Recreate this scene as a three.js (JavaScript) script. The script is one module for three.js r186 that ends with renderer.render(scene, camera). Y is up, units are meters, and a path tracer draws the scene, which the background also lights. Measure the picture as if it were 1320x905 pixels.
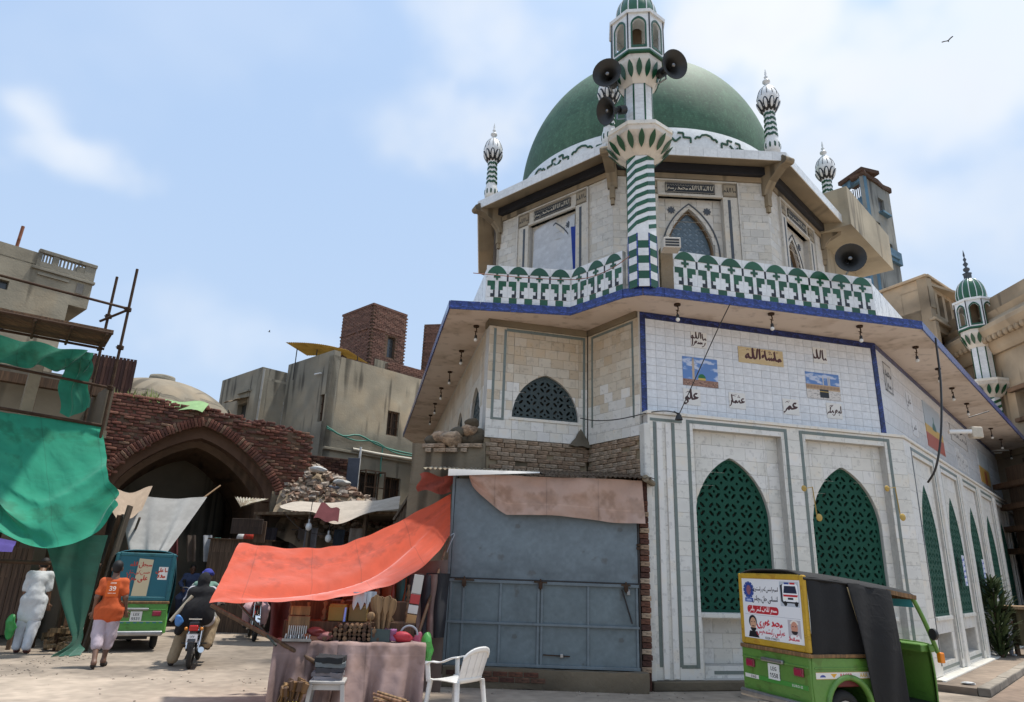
import * as THREE from 'three';
import { mergeGeometries, mergeVertices, toCreasedNormals } from 'three/addons/utils/BufferGeometryUtils.js';
import { RoundedBoxGeometry } from 'three/addons/geometries/RoundedBoxGeometry.js';
import { MarchingCubes } from 'three/addons/objects/MarchingCubes.js';

// ---------------------------------------------------------------- camera
const scene = new THREE.Scene();
const FPX = 880, TILT = 17.7 * Math.PI / 180, ROLL = 2.05 * Math.PI / 180, EYE = 1.65;
const camera = new THREE.PerspectiveCamera(2 * Math.atan(452.5 / FPX) * 180 / Math.PI, 1320 / 905, 0.1, 600);
camera.position.set(0, EYE, 0); camera.rotation.order = 'YXZ'; camera.rotation.x = TILT; camera.rotation.z = ROLL;
const renderer = new THREE.WebGLRenderer({ antialias: true });
renderer.toneMapping = THREE.LinearToneMapping; renderer.toneMappingExposure = 1.27;
renderer.shadowMap.enabled = true; renderer.shadowMap.type = THREE.PCFSoftShadowMap;

// ---------------------------------------------------------------- small maths
let seed = 20240611;
const rnd = () => { seed = (seed * 1664525 + 1013904223) >>> 0; return seed / 4294967296; };
const rr = (a, b) => a + (b - a) * rnd();
const pick = a => a[Math.floor(rnd() * a.length)];
const clamp = (x, a = 0, b = 1) => Math.max(a, Math.min(b, x));
const lerp = (a, b, t) => a + (b - a) * t;
const sstep = (a, b, x) => { const t = clamp((x - a) / (b - a)); return t * t * (3 - 2 * t); };
const V = (x, y, z) => new THREE.Vector3(x, y, z);
const hash = (x, y) => { let h = (x * 374761393 + y * 668265263) | 0; h = Math.imul(h ^ (h >>> 13), 1274126177); return ((h ^ (h >>> 16)) >>> 0) / 4294967296; };
function vnoise(x, y, per) {                    // value noise that repeats every per cells
  const x0 = Math.floor(x), y0 = Math.floor(y), fx = x - x0, fy = y - y0, m = n => per ? ((n % per) + per) % per : n;
  const sx = fx * fx * (3 - 2 * fx), sy = fy * fy * (3 - 2 * fy);
  return lerp(lerp(hash(m(x0), m(y0)), hash(m(x0 + 1), m(y0)), sx), lerp(hash(m(x0), m(y0 + 1)), hash(m(x0 + 1), m(y0 + 1)), sx), sy);
}
function vn2(x, y, px, py) { const x0 = Math.floor(x), y0 = Math.floor(y), sx = x - x0, sy = y - y0, h = (i, j) => hash(((i % px) + px) % px + 71, ((j % py) + py) % py + 13), a = sx * sx * (3 - 2 * sx), b = sy * sy * (3 - 2 * sy); return lerp(lerp(h(x0, y0), h(x0 + 1, y0), a), lerp(h(x0, y0 + 1), h(x0 + 1, y0 + 1), a), b); }
function fbm(x, y, oct = 5, per = 0) { let s = 0, a = .5, n = 0; for (let i = 0; i < oct; i++) { s += a * vnoise(x, y, per); n += a; x = x * 2 + (per ? 0 : 17.3); y = y * 2 + (per ? 0 : 9.1); per *= 2; a *= .5; } return s / n; }
function vnoise3(x, y, z) { const z0 = Math.floor(z), f = z - z0, s = f * f * (3 - 2 * f); return lerp(vnoise(x + z0 * 57.3, y + z0 * 31.7), vnoise(x + (z0 + 1) * 57.3, y + (z0 + 1) * 31.7), s); }
function fbm3(x, y, z, o) { let s = 0, a = .5, n = 0; for (let i = 0; i < o; i++) { s += a * vnoise3(x, y, z); n += a; a *= .5; x = x * 2.03 + 5.1; y = y * 2.03 + 1.7; z = z * 2.03 + 9.2; } return s / n; }
// pixels of the photograph (1320 x 905) as directions; a distance always comes from what is touched
const camQ = new THREE.Quaternion().setFromEuler(camera.rotation);
const dirOf = (x, y) => V((x - 660) / FPX, (452.5 - y) / FPX, -1).applyQuaternion(camQ).normalize();
const atY = (x, y, Y = 0) => { const d = dirOf(x, y), t = (Y - EYE) / d.y; return V(d.x * t, Y, d.z * t); };
const atD = (x, y, D) => { const d = dirOf(x, y), t = D / Math.hypot(d.x, d.z); return V(d.x * t, EYE + d.y * t, d.z * t); };
const atPlane = (x, y, p, q) => { const nx = -(q[1] - p[1]), nz = q[0] - p[0], d = dirOf(x, y), t = (p[0] * nx + p[1] * nz) / (d.x * nx + d.z * nz); return V(d.x * t, EYE + d.y * t, d.z * t); };

// ---------------------------------------------------------------- sky and sun
const SUN = V(0.30, 1, -0.13).normalize();
{
  const w = 1152, h = 576, a = new Float32Array(w * h * 4);
  const puffs = [[35, 140, .09, .06, .75, .5], [105, 195, .07, .04, .65, .4], [650, 60, .17, .13, .6, .1], [560, 150, .12, .08, .25, .0], [950, 25, .15, .10, .95, .9], [1040, 70, .14, .08, .6, .5], [1150, 150, .30, .18, .42, .3], [1250, 290, .24, .16, .42, .2], [1250, 60, .20, .12, .55, .5], [300, 430, .14, .05, .3, .2]]
    .map(([x, y, rx, ry, s, e]) => { const d = dirOf(x, y); return [Math.atan2(d.z, d.x), Math.asin(d.y), rx, ry, s, e]; });
  for (let i = 0; i < 22; i++) { const az = -.2 + i * .235 + rr(-.07, .07); if (az > -.1 && az < 3.3) puffs.push([az, rr(.3, 1.0), rr(.12, .34), rr(.08, .2), rr(.4, .75), rr(0, .3)]); }
  for (let j = 0; j < h; j++) {
    const el = ((j + .5) / h - .5) * Math.PI, y = Math.sin(el);
    for (let i = 0; i < w; i++) {
      const az = ((i + .5) / w - .5) * 2 * Math.PI, o = (j * w + i) * 4;
      let r, g, b;
      if (y > -.02) {
        const t = Math.pow(clamp(y, 0, 1), .55), sd = Math.cos(el) * (Math.cos(az) * SUN.x + Math.sin(az) * SUN.z) + y * SUN.y, hz = Math.pow(clamp(sd), 5), au = .5 * Math.pow(clamp(sd), 9);
        r = lerp(.54, .305, t) + .17 * hz + au; g = lerp(.65, .45, t) + .155 * hz + au; b = lerp(.77, .71, t) + .08 * hz + au * .95;
        const dx = Math.cos(az) * Math.cos(el), dz = Math.sin(az) * Math.cos(el);
        const n1 = fbm3(dx * 3.2 + 8, y * 4.6 + 3, dz * 3.2 + 5, 5), n2 = fbm3(dx * 13 + 2, y * 16 + 9, dz * 13 + 7, 4);
        let c = .14 * sstep(.54, .8, n1) * sstep(0, .12, y);
        for (const [pa, pe, rx, ry, s, e] of puffs) {
          let da = az - pa; da = Math.atan2(Math.sin(da), Math.cos(da));
          const u = da * Math.cos(el) / rx, v = (el - pe) / ry, q = Math.sqrt(u * u + v * v) + (n1 - .5) * 2.4 + (n2 - .5) * 1.7;
          c = 1 - (1 - c) * (1 - s * sstep(1.2, -.1 + e * .3, q));
        }
        const br = .82 + .16 * n2;
        r = lerp(r, .76 * br + .06, c); g = lerp(g, .785 * br + .07, c); b = lerp(b, .82 * br + .08, c);
      } else { r = .30; g = .27; b = .235; }
      a[o] = r; a[o + 1] = g; a[o + 2] = b; a[o + 3] = 1;
    }
  }
  const t = new THREE.DataTexture(a, w, h, THREE.RGBAFormat, THREE.FloatType);
  t.mapping = THREE.EquirectangularReflectionMapping; t.magFilter = t.minFilter = THREE.LinearFilter; t.needsUpdate = true;
  scene.background = t; scene.environment = t;
}
const sun = new THREE.DirectionalLight(new THREE.Color(1, .95, .87), 3.7);
sun.position.copy(SUN).multiplyScalar(60).add(V(0, 0, -14)); sun.target.position.set(0, 0, -14); sun.castShadow = true;
sun.shadow.radius = 6; sun.shadow.mapSize.set(4096, 4096); Object.assign(sun.shadow.camera, { left: -32, right: 32, top: 32, bottom: -32, near: 5, far: 130 });
scene.add(sun, sun.target);

// ---------------------------------------------------------------- scene bookkeeping
const taken = {};
const numbered = n => { taken[n] = (taken[n] || 0) + 1; return taken[n] === 1 ? n : n + '_' + String(taken[n] - 1).padStart(3, '0'); };
function tag(o, label, category, group) { o.userData = { label, category }; if (group) o.userData.group = group; return o; }
function thing(name, label, category, pos = [0, 0, 0], turn = 0, group) {
  const o = new THREE.Group(); o.name = numbered(name); o.position.set(...pos); o.rotation.y = turn; scene.add(o);
  return tag(o, label, category, group);
}
function dup(src, pos, turn, label, scale) {
  const c = src.clone(); c.name = numbered(src.name.replace(/_\d\d\d$/, '')); scene.add(c);
  c.userData = { ...src.userData }; if (label) c.userData.label = label;
  c.position.set(...pos); if (turn !== undefined) c.rotation.y = turn; if (scale) c.scale.setScalar(scale); return c;
}
function uvMetres(g) {
  const p = g.attributes.position, n = g.attributes.normal, u = new Float32Array(p.count * 2);
  for (let i = 0; i < p.count; i++) {
    const ax = Math.abs(n.getX(i)), ay = Math.abs(n.getY(i)), az = Math.abs(n.getZ(i));
    if (ay > ax && ay > az) { u[2 * i] = p.getX(i); u[2 * i + 1] = p.getZ(i); }
    else if (ax > az) { u[2 * i] = p.getZ(i); u[2 * i + 1] = p.getY(i); }
    else { u[2 * i] = p.getX(i); u[2 * i + 1] = p.getY(i); }
  }
  g.setAttribute('uv', new THREE.BufferAttribute(u, 2)); return g;
}
function flat(gs) {
  if (!Array.isArray(gs)) return gs;
  gs = gs.flat(3);
  if (gs.length === 1) return gs[0];
  const keep = gs.some(g => g.userData.keepUV);
  const m = mergeGeometries(gs.map(g => { let q = g.index ? g.toNonIndexed() : g.clone(); for (const k in q.attributes) if (!['position', 'normal', 'uv'].includes(k)) q.deleteAttribute(k); if (!q.attributes.uv) uvMetres(q); q.morphAttributes = {}; return q; }));
  if (keep) m.userData.keepUV = true; return m;
}
function part(name, geo, mat, parent = scene, M) {
  const g = flat(geo); if (!g.userData.keepUV && !g.userData.done) { uvMetres(g); g.userData.done = true; }
  const o = new THREE.Mesh(g, mat); o.name = parent === scene ? numbered(name) : name; o.castShadow = o.receiveShadow = true;
  if (M) o.applyMatrix4(M); parent.add(o); return o;
}
function struct(name, geo, mat, parent = scene, M) { const o = part(name, geo, mat, parent, M); if (parent === scene) o.userData.kind = 'structure'; return o; }
const solo = (name, geo, mat, label, category, group, M) => tag(part(name, geo, mat, scene, M), label, category, group);

// ---------------------------------------------------------------- geometry
const T = (x, y, z, ry = 0, rx = 0, rz = 0, s = 1) => new THREE.Matrix4().compose(V(x, y, z), new THREE.Quaternion().setFromEuler(new THREE.Euler(rx, ry, rz, 'YXZ')), V(s, s, s));
const bx = (x0, x1, y0, y1, z0, z1) => new THREE.BoxGeometry(Math.abs(x1 - x0), Math.abs(y1 - y0), Math.abs(z1 - z0)).translate((x0 + x1) / 2, (y0 + y1) / 2, (z0 + z1) / 2);
const rb = (x0, x1, y0, y1, z0, z1, r = .01, s = 1) => new RoundedBoxGeometry(Math.abs(x1 - x0), Math.abs(y1 - y0), Math.abs(z1 - z0), s, r).translate((x0 + x1) / 2, (y0 + y1) / 2, (z0 + z1) / 2);
function cyl(a, b, r0, r1 = r0, seg = 10, open = false) {
  const A = V(...a), Bv = V(...b), d = Bv.clone().sub(A), g = new THREE.CylinderGeometry(r1, r0, d.length(), seg, 1, open);
  g.applyQuaternion(new THREE.Quaternion().setFromUnitVectors(V(0, 1, 0), d.clone().normalize())); return g.translate((A.x + Bv.x) / 2, (A.y + Bv.y) / 2, (A.z + Bv.z) / 2);
}
const tube = (pts, r, seg = 6, n) => new THREE.TubeGeometry(new THREE.CatmullRomCurve3(pts.map(p => p.isVector3 ? p : V(...p))), n || pts.length * 4, r, seg);
const lathe = (pts, seg = 24, ph = 0) => new THREE.LatheGeometry(pts.map(p => new THREE.Vector2(Math.max(p[0], .0005), p[1])), seg, ph);
const shp = pts => new THREE.Shape(pts.map(p => new THREE.Vector2(p[0], p[1])));
const ext = (s, d, bev = 0) => new THREE.ExtrudeGeometry(Array.isArray(s) ? shp(s) : s, { depth: d, bevelEnabled: bev > 0, bevelSize: bev, bevelThickness: bev, bevelSegments: 1, bevelOffset: -bev, curveSegments: 10 });
const bar = (a, b, w, h = w) => { const A = V(...a), Bv = V(...b), d = Bv.clone().sub(A), g = new THREE.BoxGeometry(w, h, d.length()); const m = new THREE.Matrix4().lookAt(A, Bv, Math.abs(d.y) > .99 * d.length() ? V(1, 0, 0) : V(0, 1, 0)); g.applyMatrix4(m); return g.translate((A.x + Bv.x) / 2, (A.y + Bv.y) / 2, (A.z + Bv.z) / 2); };
function sheet(fn, nu, nv, th = .006) {          // a cloth or sheet with two faces: fn(u, v) gives a point
  const top = [], P = [];
  for (let j = 0; j <= nv; j++) for (let i = 0; i <= nu; i++) { const p = fn(i / nu, j / nv); P.push(p); }
  const id = (i, j) => j * (nu + 1) + i, idx = [];
  for (let j = 0; j < nv; j++) for (let i = 0; i < nu; i++) idx.push(id(i, j), id(i + 1, j), id(i + 1, j + 1), id(i, j), id(i + 1, j + 1), id(i, j + 1));
  const g = new THREE.BufferGeometry(); g.setAttribute('position', new THREE.Float32BufferAttribute(P.flatMap(p => p.isVector3 ? [p.x, p.y, p.z] : p), 3)); g.setIndex(idx); g.computeVertexNormals();
  const n = g.attributes.normal, N = P.length, pos = [...g.attributes.position.array], uv = [];
  let lu = 0, lv = 0; const q = k => V(pos[3 * k], pos[3 * k + 1], pos[3 * k + 2]);
  for (let i = 0; i < nu; i++) lu += q(id(i, nv >> 1)).distanceTo(q(id(i + 1, nv >> 1))); for (let j = 0; j < nv; j++) lv += q(id(nu >> 1, j)).distanceTo(q(id(nu >> 1, j + 1)));
  for (let j = 0; j <= nv; j++) for (let i = 0; i <= nu; i++) uv.push(i / nu * lu, j / nv * lv);
  if (!th) { g.setAttribute('uv', new THREE.Float32BufferAttribute(uv, 2)); g.userData.keepUV = true; return g; }
  for (let k = 0; k < N; k++) pos.push(pos[3 * k] - n.getX(k) * th, pos[3 * k + 1] - n.getY(k) * th, pos[3 * k + 2] - n.getZ(k) * th);
  const ix = [...idx]; for (let k = 0; k < idx.length; k += 3) ix.push(idx[k] + N, idx[k + 2] + N, idx[k + 1] + N);
  const rim = []; for (let i = 0; i < nu; i++) rim.push([id(i + 1, 0), id(i, 0)], [id(i, nv), id(i + 1, nv)]); for (let j = 0; j < nv; j++) rim.push([id(0, j), id(0, j + 1)], [id(nu, j + 1), id(nu, j)]);
  for (const [a, b] of rim) ix.push(a, b, b + N, a, b + N, a + N);
  const o = new THREE.BufferGeometry(); o.setAttribute('position', new THREE.Float32BufferAttribute(pos, 3)); o.setAttribute('uv', new THREE.Float32BufferAttribute([...uv, ...uv], 2)); o.setIndex(ix); o.computeVertexNormals(); o.userData.keepUV = true; return o;
}
const mix3 = (a, b, t) => V(lerp(a.x, b.x, t), lerp(a.y, b.y, t), lerp(a.z, b.z, t));
const quadP = (c, u, v) => mix3(mix3(c[0], c[1], u), mix3(c[3], c[2], u), v);   // corners: u0v0 u1v0 u1v1 u0v1
function rough(g, amp, f = 4, s = 0) { const m = mergeVertices((g.deleteAttribute('uv'), g.deleteAttribute('normal'), g), 1e-4), p = m.attributes.position; for (let i = 0; i < p.count; i++) { const x = p.getX(i), y = p.getY(i), z = p.getZ(i); p.setXYZ(i, x + amp * (fbm(y * f + s, z * f + 5, 3) - .5) * 2, y + amp * (fbm(z * f + 9 + s, x * f, 3) - .5) * 2, z + amp * (fbm(x * f + 3, y * f + s, 3) - .5) * 2); } m.computeVertexNormals(); return toCreasedNormals(m, .6); }
function wallM(p0, p1, y = 0, out = 0) { const t = -Math.atan2(p1[1] - p0[1], p1[0] - p0[0]); return T(p0[0], y, p0[1], t).multiply(T(0, 0, out)); }
const len2 = (a, b) => Math.hypot(b[0] - a[0], b[1] - a[1]);
const MM = (...a) => a.reduce((p, q) => p.clone().multiply(q));

// ---------------------------------------------------------------- textures: grain only, multiplied with a colour
function tex(n, fn, metres = 1, srgb = true) {
  const d = new Uint8Array(n * n * 4);
  for (let j = 0; j < n; j++) for (let i = 0; i < n; i++) { let c = fn(i / n, j / n); if (typeof c === 'number') c = [c, c, c]; const o = (j * n + i) * 4; d[o] = clamp(c[0]) * 255; d[o + 1] = clamp(c[1]) * 255; d[o + 2] = clamp(c[2]) * 255; d[o + 3] = 255; }
  const t = new THREE.DataTexture(d, n, n); t.wrapS = t.wrapT = THREE.RepeatWrapping; t.magFilter = THREE.LinearFilter; t.minFilter = THREE.LinearMipmapLinearFilter; t.generateMipmaps = true; if (srgb) t.colorSpace = THREE.SRGBColorSpace; t.repeat.set(1 / metres, 1 / metres); t.needsUpdate = true; return t;
}
const N = (u, v, f, o = 5) => fbm(u * f, v * f, o, f);
const TX = {
  marble: tex(512, (u, v) => { const a = N(u, v, 4), b = Math.abs(N(u, v, 6, 6) - .5) * 2, d = N(u, v, 24, 3); const k = .95 + .09 * (a - .5) - .045 * sstep(.06, 0, b) - .08 * sstep(.6, .8, d); return [k, k * (.993 - .03 * sstep(.55, .8, a)), k * (.975 - .07 * sstep(.55, .8, a))]; }, 1.3),
  grime: tex(512, (u, v) => { const a = N(u, v, 4, 6), b = N(u, v, 16, 4); const k = .98 - .12 * sstep(.45, .8, a) - .10 * sstep(.55, .85, b); return [k, k * (.99 - .02 * sstep(.45, .8, a)), k * (.98 - .05 * sstep(.45, .8, a))]; }, 2.2),
  plaster: tex(512, (u, v) => { const a = N(u, v, 3, 6), b = N(u, v, 9, 5), st = N(u, v, 2, 3), sk = .6 * vn2(u * 26, v * 3, 26, 3) + .4 * vn2(u * 60, v * 7, 60, 7); let k = .78 + .30 * (a - .5) + .22 * (b - .5); k -= .26 * sstep(.52, .78, sk) * sstep(.3, .65, st); const w = sstep(.5, .72, N(u, v, 5, 4)); return [k * (1 + .06 * w), k * (.97 + .03 * w), k * (.90 + .0 * w)]; }, 6),
  fine: tex(256, (u, v) => .95 + .10 * (N(u, v, 24, 4) - .5) + .08 * (N(u, v, 5, 3) - .5), .8),
  road: tex(512, (u, v) => { const a = N(u, v, 3, 6), b = N(u, v, 14, 5), c = N(u, v, 120, 2); const k = .80 + .34 * (a - .5) + .25 * (b - .5) + .16 * (c - .5) - .18 * sstep(.62, .75, N(u, v, 7, 5)); return [k, k * .985, k * .96]; }, 13),
  wood: tex(256, (u, v) => { const g = fbm(u * 32, v * 2 + 3, 5, 0), k = .72 + .5 * (g - .5); return [k, k * .95, k * .88]; }, .6),
  cloth: tex(256, (u, v) => .90 + .07 * Math.sin(u * 256 * Math.PI * .5) * Math.sin(v * 256 * Math.PI * .5) + .14 * (N(u, v, 6, 5) - .5), .5),
  metal: tex(512, (u, v) => { const a = N(u, v, 4, 6), s = N(u, v, 30, 3), r = sstep(.70, .82, N(u, v, 7, 6)) * .6; const k = .88 + .24 * (a - .5) + .12 * (s - .5); return [lerp(k, .55, r * .5), lerp(k, .42, r * .5), lerp(k, .34, r * .5)]; }, 1.6),
  rust: tex(256, (u, v) => { const a = N(u, v, 6, 6), b = N(u, v, 20, 3); return [.75 + .5 * (a - .5), .70 + .6 * (a - .5) + .1 * (b - .5), .62 + .7 * (a - .5)]; }, .7),
  brickskin: tex(256, (u, v) => { const a = N(u, v, 5, 5), b = N(u, v, 28, 3); const k = .8 + .45 * (a - .5) + .3 * (b - .5); return [k, k * .96, k * .93]; }, .5),
  blue: tex(256, (u, v) => { const b = Math.abs(N(u, v, 5, 6) - .5) * 2, a = N(u, v, 12, 4); const k = .62 + .5 * (a - .5) + .5 * sstep(.08, 0, b); return [k, k, k * 1.02]; }, .45),
  tarp: tex(320, (u, v) => { const w = .03 * Math.sin(u * 512 * 1.57) * Math.sin(v * 512 * 1.57), st = N(u, v, 5, 5), dr = sstep(.55, .72, st); let k = .93 + w + .10 * (N(u, v, 12, 4) - .5) - .16 * dr * N(u, v, 20, 3); for (const c of [.25, .75]) { k -= .10 * Math.exp(-Math.pow((u - c + .006 * (N(u, v, 8, 3) - .5)) * 260, 2)); k += .05 * Math.exp(-Math.pow((v - c + .01 * (N(u, v, 6, 3) - .5)) * 200, 2)); } return [k, k * (1 - .02 * dr), k * (1 - .05 * dr)]; }, 1.7),
  crease: tex(320, (u, v) => { let h = .5 + .5 * (N(u, v, 5, 5) - .5); const r = Math.abs(N(u, v, 7, 4) - .5) * 2; h += .14 * sstep(.3, 0, r) + .08 * sstep(.1, 0, Math.abs(N(v, u, 11, 3) - .5) * 2); return h; }, 1.4, false),
  paint: tex(320, (u, v) => { const d = N(u, v, 4, 6), s = N(u, v, 40, 2), r = sstep(.62, .72, N(u, v, 9, 5)), sc = sstep(.035, 0, Math.abs(fbm(u * 3 + v * 30, v * 4, 3) - .5)) * sstep(.5, .6, N(u, v, 6, 3)); let k = .95 + .14 * (d - .5) + .06 * (s - .5); return [lerp(lerp(k, .82, .55 * r), .6, sc * .6), lerp(lerp(k, .74, .55 * r), .58, sc * .6), lerp(lerp(k, .62, .45 * r), .55, sc * .6)]; }, .9),
  bump: tex(256, (u, v) => .5 + .7 * (N(u, v, 10, 5) - .5), .5, false),
  lumps: tex(512, (u, v) => .5 + .9 * (N(u, v, 6, 6) - .5), 1.5, false),
};
// grain of glazed dome tiles, too small to tell apart: tone changes from tile to tile
const domeTex = (() => { const w = 2048, h = 512, d = new Uint8Array(w * h * 4); for (let j = 0; j < h; j++) for (let i = 0; i < w; i++) { const r = Math.floor(j / 8), off = (r % 2) * 6, c = Math.floor((i + off) / 12); let k = .80 + .13 * hash(c, r) + .22 * (fbm(i / w * 24, j / h * 18, 5) - .5) + (hash(c + 99, r) > .965 ? .18 : 0); if (j % 8 === 0 || (i + off) % 12 === 0) k *= .86; const st = sstep(.6, .8, fbm(i / w * 60, j / h * 5 + 4, 4)) * .10; const o = (j * w + i) * 4; d[o] = clamp(k + st) * 255; d[o + 1] = clamp(k + st * .6) * 255; d[o + 2] = clamp(k + st * .6) * 255; d[o + 3] = 255; } const t = new THREE.DataTexture(d, w, h); t.wrapS = t.wrapT = THREE.RepeatWrapping; t.magFilter = THREE.LinearFilter; t.minFilter = THREE.LinearMipmapLinearFilter; t.generateMipmaps = true; t.colorSpace = THREE.SRGBColorSpace; t.needsUpdate = true; return t; })();
const C = (r, g, b) => new THREE.Color().setRGB(r, g, b);
const mat = (c, map, rough = .8, o = {}) => { const m = new THREE.MeshStandardMaterial({ color: Array.isArray(c) ? C(...c) : c, roughness: rough, side: THREE.DoubleSide, ...o }); if (map) m.map = TX[map]; return m; };
const bmat = (c, map, rough, bump = .004, o = {}) => mat(c, map, rough, { bumpMap: TX.bump, bumpScale: bump, ...o });
const M = {
  marble: [[.79, .78, .75], [.76, .75, .71], [.81, .80, .78], [.77, .75, .70]].map(c => mat(c, 'marble', .42)),
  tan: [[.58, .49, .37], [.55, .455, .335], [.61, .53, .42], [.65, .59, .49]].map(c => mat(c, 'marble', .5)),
  drum: [[.68, .655, .61], [.66, .635, .585], [.70, .68, .64], [.64, .60, .53], [.63, .61, .57]].map(c => mat(c, 'marble', .5)),
  grout: mat([.55, .53, .49], 'fine', .9), grey: mat([.17, .21, .20], 'marble', .4), dgrey: mat([.06, .07, .085], 'marble', .4),
  tile: [[.80, .82, .84], [.785, .81, .835], [.81, .825, .84]].map(c => mat(c, 'fine', .22)),
  white: mat([.83, .84, .83], 'fine', .35), whiteTile: [[.83, .85, .85], [.80, .82, .82]].map(c => mat(c, 'fine', .25)),
  green: [[.014, .095, .042], [.018, .11, .05], [.012, .08, .036]].map(c => mat(c, 'fine', .22)),
  black: mat([.013, .015, .02], 'fine', .3), blue: mat([.06, .115, .50], 'blue', .22), navy: mat([.035, .065, .28], 'blue', .3),
  jali: mat([.001, .068, .040], 'fine', .85), jaliDark: mat([.03, .05, .05], 'fine', .5),
  soffit: mat([.68, .59, .52], 'grime', .8), soffitL: mat([.60, .44, .36], 'grime', .8), conc: bmat([.40, .36, .30], 'plaster', .9), brownConc: bmat([.47, .40, .31], 'plaster', .9),
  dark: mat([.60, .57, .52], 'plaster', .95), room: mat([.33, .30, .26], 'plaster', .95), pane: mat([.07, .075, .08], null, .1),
  plaster: bmat([.43, .42, .39], 'plaster', .95, .006), plasterB: bmat([.50, .47, .41], 'plaster', .95, .006), plinth: bmat([.34, .29, .23], 'plaster', .95, .012),
  brick: [[.20, .085, .055], [.16, .07, .05], [.24, .11, .07], [.13, .06, .045], [.22, .12, .08]].map(c => bmat(c, 'brickskin', .92)),
  oldBrick: [[.64, .51, .37], [.59, .45, .32], [.69, .57, .44], [.54, .40, .28], [.66, .55, .42]].map(c => bmat(c, 'brickskin', .92)),
  gateBrick: [[.38, .155, .11], [.30, .125, .09], [.41, .20, .14], [.25, .12, .095], [.44, .29, .20]].map(c => bmat(c, 'brickskin', .95)),
  mortar: bmat([.50, .42, .32], 'plaster', .95), gateMortar: bmat([.27, .185, .14], 'plaster', .95),
  shutter: mat([.18, .225, .25], 'metal', .5, { metalness: .15 }), shutterB: mat([.165, .215, .235], 'metal', .5, { metalness: .15 }), rust: mat([.12, .075, .05], 'rust', .85, { metalness: .2 }), iron: mat([.055, .05, .048], 'metal', .55, { metalness: .5 }),
  steel: mat([.42, .42, .42], 'metal', .35, { metalness: .85 }), chrome: mat([.7, .7, .7], null, .15, { metalness: 1 }), sheetMetal: mat([.60, .61, .60], 'rust', .5, { metalness: .25 }),
  wood: mat([.20, .12, .07], 'wood', .75), woodPale: mat([.42, .27, .14], 'wood', .7), woodGrey: mat([.20, .17, .14], 'wood', .85), plastic: mat([.80, .80, .79], 'grime', .38), rubber: mat([.02, .02, .02], 'fine', .85), blackPaint: mat([.018, .018, .018], 'fine', .4),
  glass: new THREE.MeshPhysicalMaterial({ color: 0xffffff, transmission: 1, thickness: 0, roughness: .03, ior: 1.5, side: THREE.DoubleSide }),
};
const cloth = (c, o = {}) => new THREE.MeshPhysicalMaterial({ color: C(...c), map: TX.cloth, roughness: .95, side: THREE.DoubleSide, bumpMap: TX.crease, bumpScale: .003, ...o });
const tarp = (c, t = .35) => cloth(c, { map: TX.tarp, transmission: t, thickness: 0, roughness: 1, bumpMap: TX.crease, bumpScale: .006 });

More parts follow.
